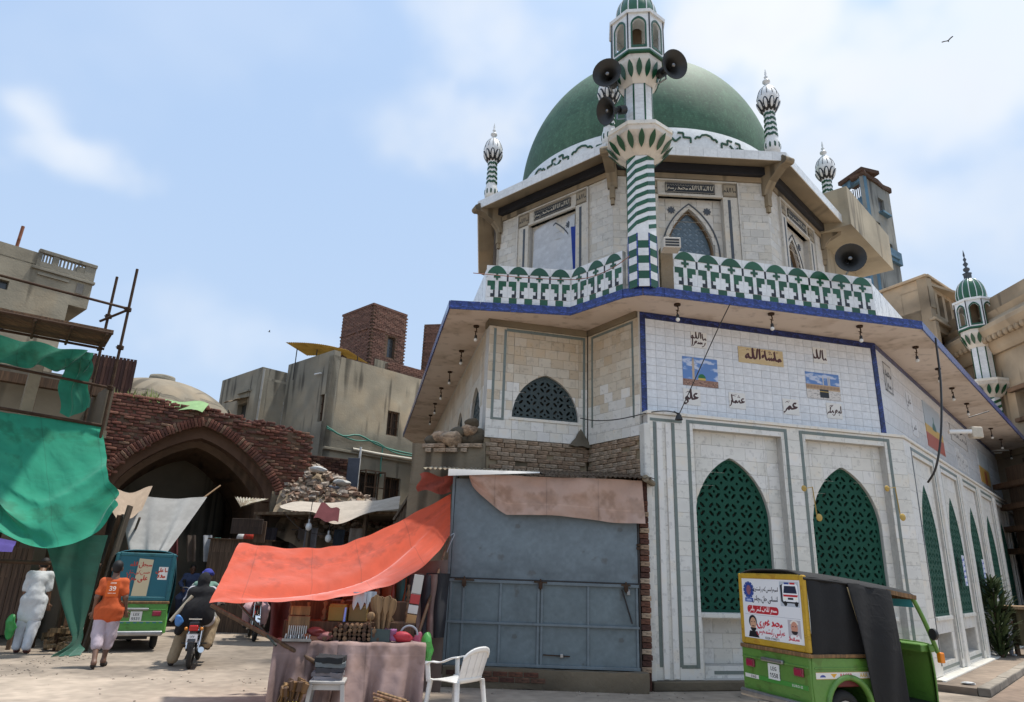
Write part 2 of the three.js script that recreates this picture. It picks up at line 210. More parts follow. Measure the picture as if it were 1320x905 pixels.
// ---------------------------------------------------------------- Arabic lettering drawn with a reed-pen stroke (the fonts hold Latin only)
const ARABIC = (() => {
  // each letter: [joins to the next letter, strokes(form)] ; x runs left from 0, form bits: 1 = joined from the right, 2 = joins on
  const dots = { 'ب': [0, -1], 'پ': [0, -3], 'ت': [0, 2], 'ٹ': [0, 4], 'ث': [0, 3], 'ن': [0, 1], 'ی': [0, 0], 'ي': [0, -2], 'ئ': [0, 1], 'ج': [0, -1], 'چ': [0, -3], 'خ': [0, 1], 'غ': [0, 1], 'ذ': [0, 1], 'ز': [0, 1], 'ش': [0, 3], 'ف': [0, 1], 'ق': [0, 2], 'ے': [0, 0] };
  const cls = {}; const put = (s, c) => { for (const k of s) cls[k] = c; };
  put('بپتٹثئ', 'b'); put('ن', 'n'); put('یي', 'y'); put('جچحخ', 'j'); put('عغ', 'a'); put('دذ', 'd'); put('رزڑ', 'r'); put('سش', 's'); put('ف', 'f'); put('ق', 'q'); put('کك', 'k'); put('گ', 'g'); put('ل', 'l'); put('م', 'm'); put('و', 'w'); put('ہه', 'h'); put('اآ', 'i'); put('ط', 't'); put('ے', 'e'); put('ں', 'n'); put('ء', 'z'); put('صض', 'x');
  const stop = 'ادذرزڑوآءے';
  function letter(c, j, n) {      // j joined from right, n joins on; returns [strokes, width]
    const k = cls[c], tooth = [[[0, 0], [-1, 0, -2, 2.6], [-3, 0, -4, 0]], 4];
    switch (k) {
      case 'i': return j ? [[[[0, 0], [-2, 0, -2.2, 9.5]]], 2.6] : [[[[-1, 9.5], [-1.3, 4, -1, 0]]], 2.4];
      case 'b': case 'y': case 'n':
        if (n) return [[tooth[0]], 4];
        if (k === 'b') return [[[[0, j ? 0 : 2.5], [-.5, -1, -5, -.8], [-9.5, -1, -10, 2.4]]], 11];
        if (k === 'n') return [[[[0, j ? 0 : 2.5], [-.3, -5.5, -4, -4.6], [-7.5, -4, -7.4, 1.8]]], 8.4];
        return [[[[0, j ? 0 : 3.4], [-3, 3, -3, 0], [1, -3, -3, -4.6], [-8.5, -5, -8.4, 0]]], 9.4];
      case 'j': return n ? [[[[-5.6, 3.6], [-3, 4.4, -.6, 2.2]], [[0, 1.8], [-3, 0, -6, 0]]], 6] : [[[[-5.8, 3.4], [-3, 4.4, -.4, 2.4], [-7, .5, -5.4, -4.6], [-3, -7, 1, -5]]], 6.6];
      case 'a': if (j) return n ? [[[[0, 0], [-2, 0, -1, 2.4], [-3, 4, -4, 2.2], [-3.4, 0, -6, 0]]], 6] : [[[[0, 0], [-2.4, 0, -1.4, 2.4], [-3.5, 3.6, -4, 1.4], [-7, -2, -4.4, -5.2], [-1, -6.6, 1, -5]]], 6.5];
        return n ? [[[[-2, 5], [-5.4, 5.6, -5, 3], [-4.6, 1.4, -1.4, 1.4], [-5, 0, -6.5, 0]]], 6.5] : [[[[-2, 5], [-5.4, 5.6, -5, 3], [-4.6, 1.4, -1.4, 1.6], [-7.5, -1, -5.4, -4.8], [-2, -7, 1, -5]]], 6.6];
      case 'd': return [[[[j ? 0 : -1, j ? 0 : 5], [-1.2, j ? 4 : 4, -3, 4.6], [-1, 1, -2, 0], [-4, -.4, -5, 0]]], 5.6];
      case 'r': return [[[[0, j ? 0 : 2.4], [-.6, -3.4, -5, -4.2]]], 4.4];
      case 's': return n ? [[[[0, 0], [-.6, 0, -1.2, 2.2], [-1.6, 0, -2.6, 0], [-3.2, 0, -3.8, 2.2], [-4.2, 0, -5.4, 0], [-6, 0, -6.4, 2], [-7, 0, -8.4, 0]]], 8.4] : [[[[0, j ? 0 : 2.2], [-.8, 0, -1.4, 2.2], [-1.8, 0, -3, 0], [-3.4, 0, -3.9, 2.2], [-4.4, -6, -8, -4.6], [-11.2, -3.6, -11, 1.6]]], 12];
      case 'f': case 'q': { const lp = [[-3.4, 1.6], [-1, 2, -1.2, 3.8], [-2.4, 5.6, -3.8, 3.4]]; if (n) return [[[...lp, [-3.6, 0, -5.6, 0]], [[0, 0], [-2, 0, -3.6, 0]]], 5.6]; return k === 'f' ? [[[...lp, [-3.4, -1, -8, -.8], [-11.8, -.8, -12, 2]]], 13] : [[[...lp, [-1.6, -5.6, -6, -4.8], [-9.2, -4, -9, .6]]], 10]; }
      case 'k': case 'g': { const o = n ? [[[0, 0], [-1.6, 0, -1.8, 2.2], [.2, 6.4, -1.4, 6.2], [-.2, 6.2, -.4, 6.4]], [[-1.4, 5.6], [-1, 7, 2.8, 9.6]], [[0, 0], [-3, 0, -5, 0]]] : [[[-.6, 9], [-1.2, 3, -1, 0], [-5, -1, -8, -.6], [-10, 0, -10, 2]], [[-1, 6.4], [1, 8, 3, 9.4]]]; if (k === 'g') o.push([[-.6, 8], [1, 9.4, 3, 11.2]]); return [o, n ? 5 : 10.6]; }
      case 'l': return n ? [[[[j ? 0 : -.6, j ? 0 : 9.5], ...(j ? [[-1.4, 0, -1.8, 9.5]] : []), [-1.8, 3, -2, .8], [-2.4, 0, -4, 0]]], 4] : [[[[j ? 0 : -.6, j ? 0 : 9.5], ...(j ? [[-1, 0, -1, 9.5]] : []), [-1, 0, -1.2, -1.6], [-3, -6, -6, -3.6], [-7.4, -2, -7.2, 1]]], 8];
      case 'm': return n ? [[[[0, 0], [-1, 0, -1.4, 1.6], [-3.8, 2.6, -3.8, .2], [-3, -1.6, -1.8, .4], [-3, 0, -5.4, 0]]], 5.4] : [[[[0, 0], [-1, 0, -1.4, 1.6], [-3.8, 2.6, -3.8, .2], [-3, -1.4, -1.8, .6], [-4.6, -1, -4.6, -6.4]]], 5.2];
      case 'w': return [[[[-3.6, 1.2], [-1, .4, -.8, 2.6], [-2, 5, -3.6, 2.6], [-3.6, -2.6, -7.4, -4]]], 6.4];
      case 'h': return n ? [[[[0, 0], [-4.4, 0, -4.6, 2.6], [-3, 5.4, -1.8, 2.4], [-2.4, -.4, -6, 0]]], 6] : j ? [[[[0, 0], [-2.4, 0, -2.6, 3.6], [-5.4, 2.6, -4.8, .4], [-3.6, -1, -2.4, 1.4]]], 5.4] : [[[[-1.6, 4.6], [-5.4, 3.2, -4.4, .6], [-2, -1, -1, 1.4], [-1, 3, -2.6, 4.4]]], 5.6];
      case 't': case 'x': return [[[[0, 0], [-6, -.4, -6.4, 2], [-4, 4.6, -1.6, 1], [-1, 0, -7.4, 0]], ...(k === 't' ? [[[-2.4, 9.4], [-2.6, 5, -2.4, 1]]] : [])], 7.6];
      case 'e': return [[[[0, j ? 0 : 3], [-3.6, 2, -2, -.8], [4, -3, 10, -3]]], 4];
      case 'z': return [[[[-.6, 4], [-3, 5, -2.6, 3], [0, 2.4, -3, 2]]], 3];
      default: return [[], 4];
    }
  }
  return function draw(g, text, x, y, s, pen = 1.3) {   // right end at x, baseline y, s pixels per unit
    let px = x; g.lineCap = 'butt'; g.lineJoin = 'round';
    for (const word of text.split(' ')) {
      const ch = [...word];
      ch.forEach((c, i) => {
        const j = i > 0 && !stop.includes(ch[i - 1]) && c !== 'ء', n = i < ch.length - 1 && !stop.includes(c) && ch[i + 1] !== 'ء';
        const [st, w] = letter(c, j, n);
        for (const pass of [[0, 0], [.34, .34], [-.34, -.34], [.17, .17], [-.17, -.17]]) {
          g.lineWidth = s * pen * .55; g.beginPath();
          for (const q of st) { q.forEach((p, k2) => { const o = pass[0] * pen; if (!k2) g.moveTo(px + (p[0] + o) * s, y - (p[1] + o) * s); else if (p.length === 4) g.quadraticCurveTo(px + (p[0] + o) * s, y - (p[1] + o) * s, px + (p[2] + o) * s, y - (p[3] + o) * s); else g.lineTo(px + (p[0] + o) * s, y - (p[1] + o) * s); }); }
          g.stroke();
        }
        const d = dots[c]; if (d && d[1]) { const up = d[1] > 0, nn = Math.abs(d[1]); const bx0 = px - (w * .5) * s, by = y - (up ? 6.6 : (n ? -2.6 : -3.4)) * s; const at = nn === 1 ? [[0, 0]] : nn === 2 ? [[-.9, 0], [.9, 0]] : nn === 3 ? [[-1, 0], [1, 0], [0, up ? -1.7 : 1.7]] : [[0, 0]]; for (const [ax, ay] of at) { g.save(); g.translate(bx0 + ax * s, by + ay * s); g.rotate(.78); g.fillRect(-.62 * s, -.62 * s, 1.24 * s, 1.24 * s); g.restore(); } }
        px -= w * s;
      });
      px -= 2.4 * s;
    }
    return x - px;
  };
})();
function canvasMat(w, h, draw, rough = .4) {
  const c = document.createElement('canvas'); c.width = w; c.height = h; const g = c.getContext('2d'); draw(g, w, h);
  const t = new THREE.CanvasTexture(c); t.colorSpace = THREE.SRGBColorSpace; t.magFilter = THREE.LinearFilter;
  return new THREE.MeshStandardMaterial({ map: t, roughness: rough, side: THREE.DoubleSide });
}
function arab(g, text, x, y, s, color, pen) { g.strokeStyle = g.fillStyle = color; return ARABIC(g, text, x, y, s, pen); }
function face(w, h, d = .012) { const g = new THREE.BoxGeometry(w, h, d); g.userData.keepUV = true; return g; }   // print keeps its 0..1 uv

// ---------------------------------------------------------------- ground
{
  const g = new THREE.PlaneGeometry(500, 500, 1, 1).rotateX(-Math.PI / 2);
  struct('ground', g, bmat([.53, .45, .375], 'road', .95, .012, { bumpMap: TX.lumps }));
  const peb = new THREE.InstancedMesh(new THREE.IcosahedronGeometry(.010, 0).scale(1.3, .6, 1), bmat([.42, .37, .32], 'fine', .95), 450), pc = new THREE.Color();
  for (let i = 0; i < 450; i++) { const edge = i % 3, x = edge === 0 ? rr(-7.6, -6.8) : rr(-7, 7), z = edge === 0 ? rr(-13.4, -10) : edge === 1 ? rr(-11, -10.4) : rr(-15, -7); peb.setMatrixAt(i, T(x, .006, z, rr(0, 6), 0, 0, rr(.4, 1.7))); const k = rr(.5, 1.3); peb.setColorAt(i, pc.setRGB(k, k * .95, k * .9)); }
  peb.name = 'grit'; peb.castShadow = peb.receiveShadow = true; peb.userData = { kind: 'stuff', label: 'loose grit scattered over the dusty street', category: 'grit' }; scene.add(peb);
  // pavement along the long side of the shrine
  const Bd = [.667, -.745], Bn = [.745, .667], B0 = [7.29, -12.46];
  const P = (u, o) => [B0[0] + Bd[0] * u + Bn[0] * o, B0[1] + Bd[1] * u + Bn[1] * o];
  const pav = M4 => M4;
  const base = wallM(B0, P(10, 0));
  const pave = struct('pavement', bx(-.4, 21, 0, .11, -.2, .62), bmat([.50, .40, .32], 'road', .95), scene, base);
  for (let k = 0; k < 22; k++) part('kerb_stone', rb(-.4 + k * .97, -.4 + k * .97 + .955, 0, .13 + rr(-.006, .006), .622, .80, .02), bmat([.50, .45, .39], 'road', .95), pave);
  struct('road_edge', bx(-1.2, 24, .001, .006, .81, 2.6), bmat([.40, .30, .235], 'road', .97), scene, base);
}

// ---------------------------------------------------------------- cladding helpers
const archFn = o => { if (o.y1 !== undefined) return x => Math.abs(x - o.c) < o.w / 2 ? o.y1 : -1e9; const h = o.ya - o.ys; if (h < o.w / 2) return x => { const t = Math.abs(x - o.c) / (o.w / 2); return t >= 1 ? -1e9 : o.ys + h * (.5 * Math.sqrt(1 - t * t) + .5 * (1 - t)) * (1 + .22 * t * (1 - t)); }; const c = (o.w * o.w / 4 - h * h) / o.w, R = o.w / 2 - c; return x => { const t = Math.abs(x - o.c); return t >= o.w / 2 ? -1e9 : o.ys + Math.sqrt(Math.max(0, R * R - (t - c) * (t - c))); }; };
function archPts(o, n = 12) { const f = archFn(o), a = [[o.c - o.w / 2, o.y0]]; if (o.y1 !== undefined) { a.push([o.c - o.w / 2, o.y1], [o.c + o.w / 2, o.y1]); } else { for (let i = 0; i <= n * 2; i++) { const s = Math.sin((i / (2 * n) - .5) * Math.PI), x = o.c + s * o.w / 2 * .99999; a.push([x, i === 0 || i === 2 * n ? o.ys : f(x)]); } } a.push([o.c + o.w / 2, o.y0]); return a; }
function holed(u0, u1, y0, y1, ops, d) { const s = shp([[u0, y0], [u1, y0], [u1, y1], [u0, y1]]); for (const o of ops) s.holes.push(new THREE.Path(archPts(o).map(p => new THREE.Vector2(...p)))); return ext(s, d); }
const slabCache = {};
function slabGeo(w, h, d) { const v = Math.floor(rnd() * 5), k = [w.toFixed(3), h.toFixed(3), d, v].join(); if (!slabCache[k]) { const g = uvMetres(new THREE.BoxGeometry(w, h, d)); const u = g.attributes.uv; for (let i = 0; i < u.count; i++) u.setXY(i, u.getX(i) + v * .37, u.getY(i) + v * .71); g.userData.done = true; slabCache[k] = g; } return slabCache[k]; }
// pieces of stone laid on a wall face; openings are left out and pieces along an arch are cut to it
function clad(parent, M4, u0, u1, y0, y1, ops, sw, sh, mats, o = {}) {
  const { z = 0, th = .018, gap = .004, bond = .5, name = 'slab', tone } = o, rows = Math.max(1, Math.round((y1 - y0) / sh)), rh = (y1 - y0) / rows, fs = ops.map(archFn);
  for (let r = 0; r < rows; r++) {
    const cuts = [u0]; const cols = Math.max(1, Math.round((u1 - u0) / sw)), cw = (u1 - u0) / cols;
    for (let c = (bond && r % 2 ? bond : 1); c < cols; c++) if (c * cw > .03) cuts.push(u0 + c * cw);
    cuts.push(u1);
    const b0 = y0 + r * rh, b1 = b0 + rh;
    for (let c = 0; c < cuts.length - 1; c++) {
      let xs = [[cuts[c], cuts[c + 1]]];
      for (const p of ops) { const l = p.c - p.w / 2, q = p.c + p.w / 2; xs = xs.flatMap(([a, b]) => [[a, Math.min(b, l)], [Math.max(a, l), Math.min(b, q)], [Math.max(a, q), b]].filter(s => s[1] - s[0] > .012)); }
      for (const [a, b] of xs) {
        const m = tone ? tone(r / rows, (a + b) / 2) : pick(mats), mid = (a + b) / 2; let lo = b0, cut = null;
        for (let i = 0; i < ops.length; i++) { const p = ops[i]; if (mid > p.c - p.w / 2 && mid < p.c + p.w / 2) { if (b1 <= p.y0 + .01) continue; if (b0 < p.y0 - .01 && p.y0 < b1) { const h = p.y0 - b0 - gap; if (h > .012) part(name, slabGeo(b - a - gap, h, th), m, parent, MM(M4, T(mid, b0 + h / 2 + gap / 2, z - th / 2))); } const f1 = fs[i], f0 = cut; cut = f0 ? x => Math.max(f0(x), f1(x)) : f1; } }
        if (!cut) { part(name, slabGeo(b - a - gap, rh - gap, th), m, parent, MM(M4, T(mid, (b0 + b1) / 2, z - th / 2 + rr(-.0015, .0015)))); continue; }
        const pts = [[b - gap / 2, b1 - gap / 2], [a + gap / 2, b1 - gap / 2]]; let any = 0; const n = 8;
        for (let i = 0; i <= n; i++) { const x = lerp(a + gap / 2, b - gap / 2, i / n), y = Math.max(b0 + gap / 2, cut(x)); if (y < b1 - .02) any++; pts.push([x, Math.min(y, b1 - gap / 2 - .001)]); }
        if (any > 1) part(name, ext(pts, th), m, parent, MM(M4, T(0, 0, z - th)));
      }
    }
  }
}
// pierced screen: overlapping rings on a grid with a little boss in every ring
const ring = (r0, r1, d, seg = 20) => { const s = new THREE.Shape(); s.absarc(0, 0, r1, 0, Math.PI * 2); const h = new THREE.Path(); h.absarc(0, 0, r0, 0, Math.PI * 2, true); s.holes.push(h); return new THREE.ExtrudeGeometry(s, { depth: d, bevelEnabled: false, curveSegments: seg }); };
const jaliCell = {};
function jaliUnit(s, d) {
  const k = s + '_' + d; if (jaliCell[k]) return jaliCell[k];
  const h = s / 2, c = .10 * s, sh2 = shp([[-h + c, -h], [h - c, -h], [h - c * .55, -h + c * .55], [h, -h + c], [h, h - c], [h - c * .55, h - c * .55], [h - c, h], [-h + c, h], [-h + c * .55, h - c * .55], [-h, h - c], [-h, -h + c], [-h + c * .55, -h + c * .55]]);
  const hole = p => sh2.holes.push(new THREE.Path(p.map(q => new THREE.Vector2(q[0], q[1]))));
  hole([...Array(8).keys()].map(i => [Math.cos(i * .7854) * s * .085, Math.sin(i * .7854) * s * .085]));
  for (let q = 0; q < 4; q++) { const a = q * Math.PI / 2 + Math.PI / 4, p = []; for (let i = 0; i <= 4; i++) { const t = a - .56 + i * .28; p.push([Math.cos(t) * s * .40, Math.sin(t) * s * .40]); } for (let i = 4; i >= 0; i--) { const t = a - .42 + i * .21; p.push([Math.cos(t) * s * .24, Math.sin(t) * s * .24]); } hole(p); }
  return jaliCell[k] = ext(sh2, d);
}
function jaliGeo(o, s = .30, d = .05) {
  const out = [], f = archFn(o), nx = Math.ceil(o.w / 2 / s), u = jaliUnit(s, d);
  for (let i = -nx; i <= nx; i++) for (let y = o.y0 + s * .4; y < o.ya + s; y += s) { const x = o.c + i * s; if (Math.abs(x - o.c) > o.w / 2 + s * .45) continue; const tops = [x - s / 2, x, x + s / 2].map(v => f(Math.max(o.c - o.w * .499, Math.min(o.c + o.w * .499, v)))); if (y - s / 2 > Math.max(...tops)) continue; out.push(u.clone().translate(x, y, 0)); }
  return out;
}
function jaliWindow(parent, M4, o, m, back = .5, s = .30) {
  const outer = { ...o, w: o.w + .05, ya: o.ya + .03 }, inner = { ...o, w: o.w - .09, ya: o.ya - .055, y0: o.y0 + .045 };
  const fr = new THREE.Shape(archPts(outer).map(p => new THREE.Vector2(...p))); fr.holes.push(new THREE.Path(archPts(inner).map(p => new THREE.Vector2(...p))));
  const w = part('window', ext(fr, .06), m, parent, MM(M4, T(0, 0, -.21)));
  part('lattice', jaliGeo(o, s), m, w, T(0, 0, .004));
  return w;
}

// ---------------------------------------------------------------- the shrine
const A0 = [2.30, -11.17], A1 = [7.29, -12.46], LA = len2(A0, A1), MA = wallM(A0, A1);
const Bdir = [.667, -.745], B1 = [A1[0] + Bdir[0] * 18.4, A1[1] + Bdir[1] * 18.4], LB = 18.4, MB = wallM(A1, B1);
const D0 = [-.43, -12.02], D1 = [1.45, -12.52], LD = len2(D0, D1), MD = wallM(D0, D1);
const C1 = [2.2, -11.33], LC = len2(D1, C1), MC = wallM(D1, C1);
const E0 = [-2.76, -24.02], LE = len2(E0, D0), ME = wallM(E0, D0);
const shrine = thing('shrine_building', 'white marble shrine with large green tiled dome and blue edged eave', 'shrine', [3.4, 0, -16.1]);
const S0 = T(-3.4, 0, 16.1);                            // children are given in world metres
const sh = M4 => MM(S0, M4);
const eaveH = 6.1;
{
  const a = sh(MA), b = sh(MB), d = sh(MD), c = sh(MC), e = sh(ME);
  // ---- front wall with two window bays
  const win = [{ c: 1.60, w: 1.42, y0: 1.10, ys: 2.52, ya: 3.60 }, { c: 3.86, w: 1.42, y0: 1.10, ys: 2.52, ya: 3.60 }];
  const rec = [{ c: 1.69, w: 1.72, y0: .14, y1: 4.02 }, { c: 3.88, w: 1.68, y0: .14, y1: 4.02 }], nic = win.map(w => ({ c: w.c, w: 1.34, y0: .32, y1: 1.0 }));
  part('wall', [holed(0, LA, 0, 4.23, rec, .14).translate(0, 0, -.16), holed(.06, LA - .06, 0, 4.22, [...win, ...nic], .3).translate(0, 0, -.46)], M.grout, shrine, a);
  clad(shrine, a, 0, LA, .14, 4.2, rec, .42, .225, M.marble, { bond: 0, z: .002 });
  for (const i of [0, 1]) {
    const R = rec[i]; clad(shrine, a, R.c - R.w / 2, R.c + R.w / 2, .14, 4.02, [win[i], nic[i]], .43, .225, M.marble, { z: -.142 });
    clad(shrine, a, nic[i].c - .67, nic[i].c + .67, .32, 1.0, [], .34, .23, M.marble, { z: -.42 });
    jaliWindow(shrine, MM(a, T(0, 0, -.06)), win[i], M.jali);
    part('window_sill', rb(win[i].c - .76, win[i].c + .76, 1.02, 1.095, -.2, -.06, .012), M.marble[1], shrine, a);
    // dark inlay round the bay
    const l = R.c - R.w / 2 - .09, r = R.c + R.w / 2 + .09;
    for (const [x0, x1, y0, y1] of [[l - .03, l + .03, .30, 4.16], [r - .03, r + .03, .30, 4.16], [l + .032, r - .032, 4.105, 4.16]]) part('inlay_strip', bx(x0, x1, y0, y1, -.004, .007), M.grey, shrine, a);
    part('inlay_strip', bx(R.c - .6, R.c + .6, .2, .25, -.15, -.136), M.grey, shrine, a);
  }
  for (const x of [.12, .46]) part('inlay_strip', bx(x - .028, x + .028, .32, 4.08, -.004, .007), M.grey, shrine, a);
  part('inlay_strip', bx(.46, .71, .30, .35, -.004, .0065), M.grey, shrine, a);
  part('inlay_strip', bx(.04, .63, 4.09, 4.14, -.004, .0065), M.grey, shrine, a);
  for (const x of [.20, .36]) part('pilaster', rb(x - .05, x + .05, .15, 4.07, .003, .03, .012), M.marble[2], shrine, a);
  part('corner_post', rb(-.07, .05, .1, 4.05, -.2, .012, .03), M.marble[1], shrine, a);
  part('plinth', rb(-.06, LA + .05, 0, .135, -.3, .10, .02), M.plinth, shrine, a);
  part('cornice', [rb(-.02, LA + .02, 4.205, 4.262, -.3, .035, .012)], M.marble[0], shrine, a);
  part('inner_wall', bx(.1, LA - .1, 0, 6, -1.6, -1.5), M.dark, shrine, a);
  // ---- long side wall
  const bays = 7, bw = i => ({ c: 1.48 + 2.55 * i, w: 1.22, y0: 1.09, ys: 2.25, ya: 3.48 }), br = i => ({ c: 1.48 + 2.55 * i, w: 1.76, y0: .15, y1: 3.98 }), bn = i => ({ c: 1.48 + 2.55 * i, w: 1.2, y0: .32, y1: 1.0 });
  const idx = [...Array(bays).keys()];
  part('wall', [holed(0, LB, 0, 4.23, idx.map(br), .05).translate(0, 0, -.07), holed(.1, LB - .06, 0, 4.22, [...idx.map(bw), ...idx.map(bn)], .3).translate(0, 0, -.37)], M.grout, shrine, b);
  for (const i of idx) {
    const R = br(i), x0 = i ? br(i - 1).c + .88 : 0, x1 = R.c - .88;
    clad(shrine, b, x0, x1, .15, 4.2, [], i ? .8 : .6, .31, M.marble, { z: 0.002, bond: 0 });
    clad(shrine, b, R.c - .88, R.c + .88, .15, 3.98, [bw(i), bn(i)], .6, .31, M.marble, { z: -.052 });
    clad(shrine, b, R.c - .88, R.c + .88, 3.98, 4.2, [], 1.7, .22, M.marble, { z: .002, bond: 0 });
    part('niche_back', bx(R.c - .62, R.c + .62, .3, 1.02, -.40, -.36), M.marble[3], shrine, b);
    jaliWindow(shrine, MM(b, T(0, 0, .10)), bw(i), M.jali);
    part('window_sill', rb(R.c - .68, R.c + .68, 1.015, 1.085, -.15, -.0, .012), M.marble[1], shrine, b);
    part('inlay_strip', bx(R.c - .85, R.c + .85, .2, .25, -.056, -.044), M.grey, shrine, b);
    part('inlay_strip', bx(R.c - .98, R.c - .925, .3, 4.12, -.004, .008), i ? M.grey : M.dgrey, shrine, b);
    part('inlay_strip', bx(R.c + .925, R.c + .98, .3, 4.12, -.004, .008), M.grey, shrine, b);
    part('inlay_strip', bx(R.c - .92, R.c + .92, 4.06, 4.12, -.004, .008), M.grey, shrine, b);
    if (i) part('pilaster', rb(R.c - 1.42, R.c - 1.13, .12, 4.1, -.01, .04, .015), M.marble[0], shrine, b);
  }
  part('plinth', rb(-.04, LB, .02, .14, -.3, .14, .02), M.marble[3], shrine, b);
  part('cornice', rb(0, LB, 4.205, 4.262, -.3, .04, .012), M.marble[0], shrine, b);
  part('inner_wall', bx(.4, LB - .1, 0, 6, -1.9, -1.8), M.dark, shrine, b);
  // ---- tiled panels under the eave
  part('panel_backing', bx(.0, LA - .2, 4.2, eaveH, -.42, -.212), M.grout, shrine, a);
  clad(shrine, a, .10, LA - .27, 4.264, 5.985, [], .195, .145, M.tile, { z: -.2, th: .011, gap: .005, bond: 0, name: 'wall_tile' });
  for (const [x0, x1, y0, y1] of [[-.005, .097, 4.264, 6.095], [LA - .267, LA - .165, 4.264, 6.095], [.099, LA - .269, 5.988, 6.095]]) part('blue_border', bx(x0, x1, y0, y1, -.214, -.186), M.navy, shrine, a);
  part('panel_backing', bx(.1, LB, 4.2, eaveH, -.5, -.272), M.grout, shrine, b);
  { const ts = []; for (let x = -.02; x < LB; x += .4) for (let y = 4.27; y < 5.9; y += .29) ts.push(bx(x, x + .392, y, y + .283, -.29, -.26)); const o = part('tile_field', ts, M.tile[1], shrine, b); o.userData.kind = 'stuff'; }
  part('blue_border', bx(-.02, LB, 6.0, 6.095, -.28, -.246), M.navy, shrine, b);
  // ---- lettered tiles and picture tiles on the front panel
  const ink = '#3a1712', plate = (x0, y1, x1, y0, w, h, dr, nm, lab) => { const o = part(nm, face(x1 - x0, y1 - y0, .014), canvasMat(w, h, dr), shrine, MM(a, T((x0 + x1) / 2, (y0 + y1) / 2, -.196))); if (lab) o.userData.label = lab; return o; };
  const cream = g => { g.fillStyle = '#dcdad4'; g.fillRect(0, 0, 512, 512); };
  plate(.99, 5.85, 1.31, 5.55, 256, 256, (g, w, h) => { cream(g); arab(g, 'یا', 244, 120, 10, ink, 1.6); arab(g, 'رسول', 224, 190, 10, ink, 1.6); arab(g, 'اللہ', 170, 104, 11, ink, 1.5); }, 'lettered_tile', 'cream tile with brown calligraphy in a tall block');
  plate(1.94, 5.68, 2.88, 5.38, 640, 210, (g, w, h) => { g.fillStyle = '#c9b183'; g.fillRect(0, 0, w, h); g.fillStyle = '#d3bf98'; for (let i = 0; i < 60; i++) g.fillRect(hash(i, 3) * w, hash(i, 5) * h, 40, 6); arab(g, 'ماشاء', 610, 140, 12.5, '#4a1712', 1.7); arab(g, 'اللہ', 318, 140, 14, '#4a1712', 1.7); g.lineWidth = 7; for (const x of [120, 210, 330, 430, 540]) { g.beginPath(); g.moveTo(x, 40); g.quadraticCurveTo(x + 14, 14, x + 30, 34); g.stroke(); } }, 'lettered_tile', 'wide sand coloured tile with maroon calligraphy');
  plate(3.55, 5.85, 3.85, 5.55, 256, 256, (g) => { cream(g); arab(g, 'یا', 240, 200, 11, ink, 1.6); arab(g, 'اللہ', 190, 180, 15, ink, 1.6); }, 'lettered_tile', 'cream tile with brown calligraphy beside a picture tile');
  const nm = (x0, y1, t, s, x = 236) => plate(x0, y1, x0 + .33, y1 - .29, 256, 224, (g) => { cream(g); arab(g, t, x, 140, s, ink, 1.5); g.lineWidth = 5; g.beginPath(); g.moveTo(40, 60); g.quadraticCurveTo(70, 30, 100, 60); g.moveTo(60, 40); g.lineTo(120, 30); g.stroke(); }, 'lettered_tile');
  nm(.79, 4.77, 'علی', 15, 236); nm(1.69, 4.79, 'عثمان', 11.5, 250); nm(2.79, 4.78, 'عمر', 16, 246); nm(3.72, 4.79, 'ابوبکر', 10.6, 250);
  const skyp = (g, w, h) => { for (let y = 0; y < h; y++) for (let x = 0; x < w; x += 4) { const n = fbm(x / w * 5, y / h * 8, 5); const t = sstep(.5, .7, n); g.fillStyle = `rgb(${lerp(92, 190, t)},${lerp(130, 200, t)},${lerp(188, 222, t)})`; g.fillRect(x, y, 4, 1); } };
  plate(.80, 5.36, 1.49, 4.83, 420, 320, (g, w, h) => { skyp(g, w, h); g.fillStyle = '#b9a58e'; g.fillRect(112, 20, 26, 230); g.fillRect(104, 80, 42, 10); g.fillRect(104, 140, 42, 10); g.fillStyle = '#98887a'; g.fillRect(118, 6, 14, 30); g.fillStyle = '#1f6a34'; g.beginPath(); g.ellipse(225, 232, 46, 52, 0, Math.PI, 0); g.fill(); g.fillStyle = '#c9a94e'; g.fillRect(182, 226, 88, 26); g.fillStyle = '#8d6a58'; g.fillRect(0, 248, w, 72); g.fillStyle = '#a88671'; for (let i = 0; i < 60; i++) g.fillRect(hash(i, 1) * w, 250 + hash(i, 2) * 66, 22, 7); g.fillStyle = '#5d4339'; for (let i = 0; i < 40; i++) g.fillRect(hash(i, 6) * w, 256 + hash(i, 7) * 60, 12, 8); }, 'picture_tile', 'picture tile with blue sky and green dome');
  plate(3.33, 5.35, 4.06, 4.85, 420, 300, (g, w, h) => { skyp(g, w, h); g.fillStyle = '#c8c0b6'; for (const x of [210, 272, 290]) g.fillRect(x, 40, 12, 120); g.fillStyle = '#b79a78'; g.fillRect(0, 140, w, 60); g.fillStyle = '#7b6049'; for (let x = 4; x < w; x += 18) g.fillRect(x, 152, 9, 34); g.fillStyle = '#cfcac4'; g.fillRect(0, 200, w, 100); g.fillStyle = '#8f8a86'; for (let i = 0; i < 80; i++) g.fillRect(hash(i, 11) * w, 204 + hash(i, 12) * 90, 14, 5); g.fillStyle = '#1a1a1c'; g.fillRect(160, 190, 112, 96); g.fillStyle = '#b8994a'; g.fillRect(160, 212, 112, 9); }, 'picture_tile', 'picture tile with a black cube in a courtyard');
  // ---- lettering and pictures on the long side
  const side = (x0, y1, x1, y0, dr, nm2, lab) => { const o = part(nm2, face(x1 - x0, y1 - y0, .014), canvasMat(256, 256, dr), shrine, MM(b, T((x0 + x1) / 2, (y0 + y1) / 2, -.255))); if (lab) o.userData.label = lab; };
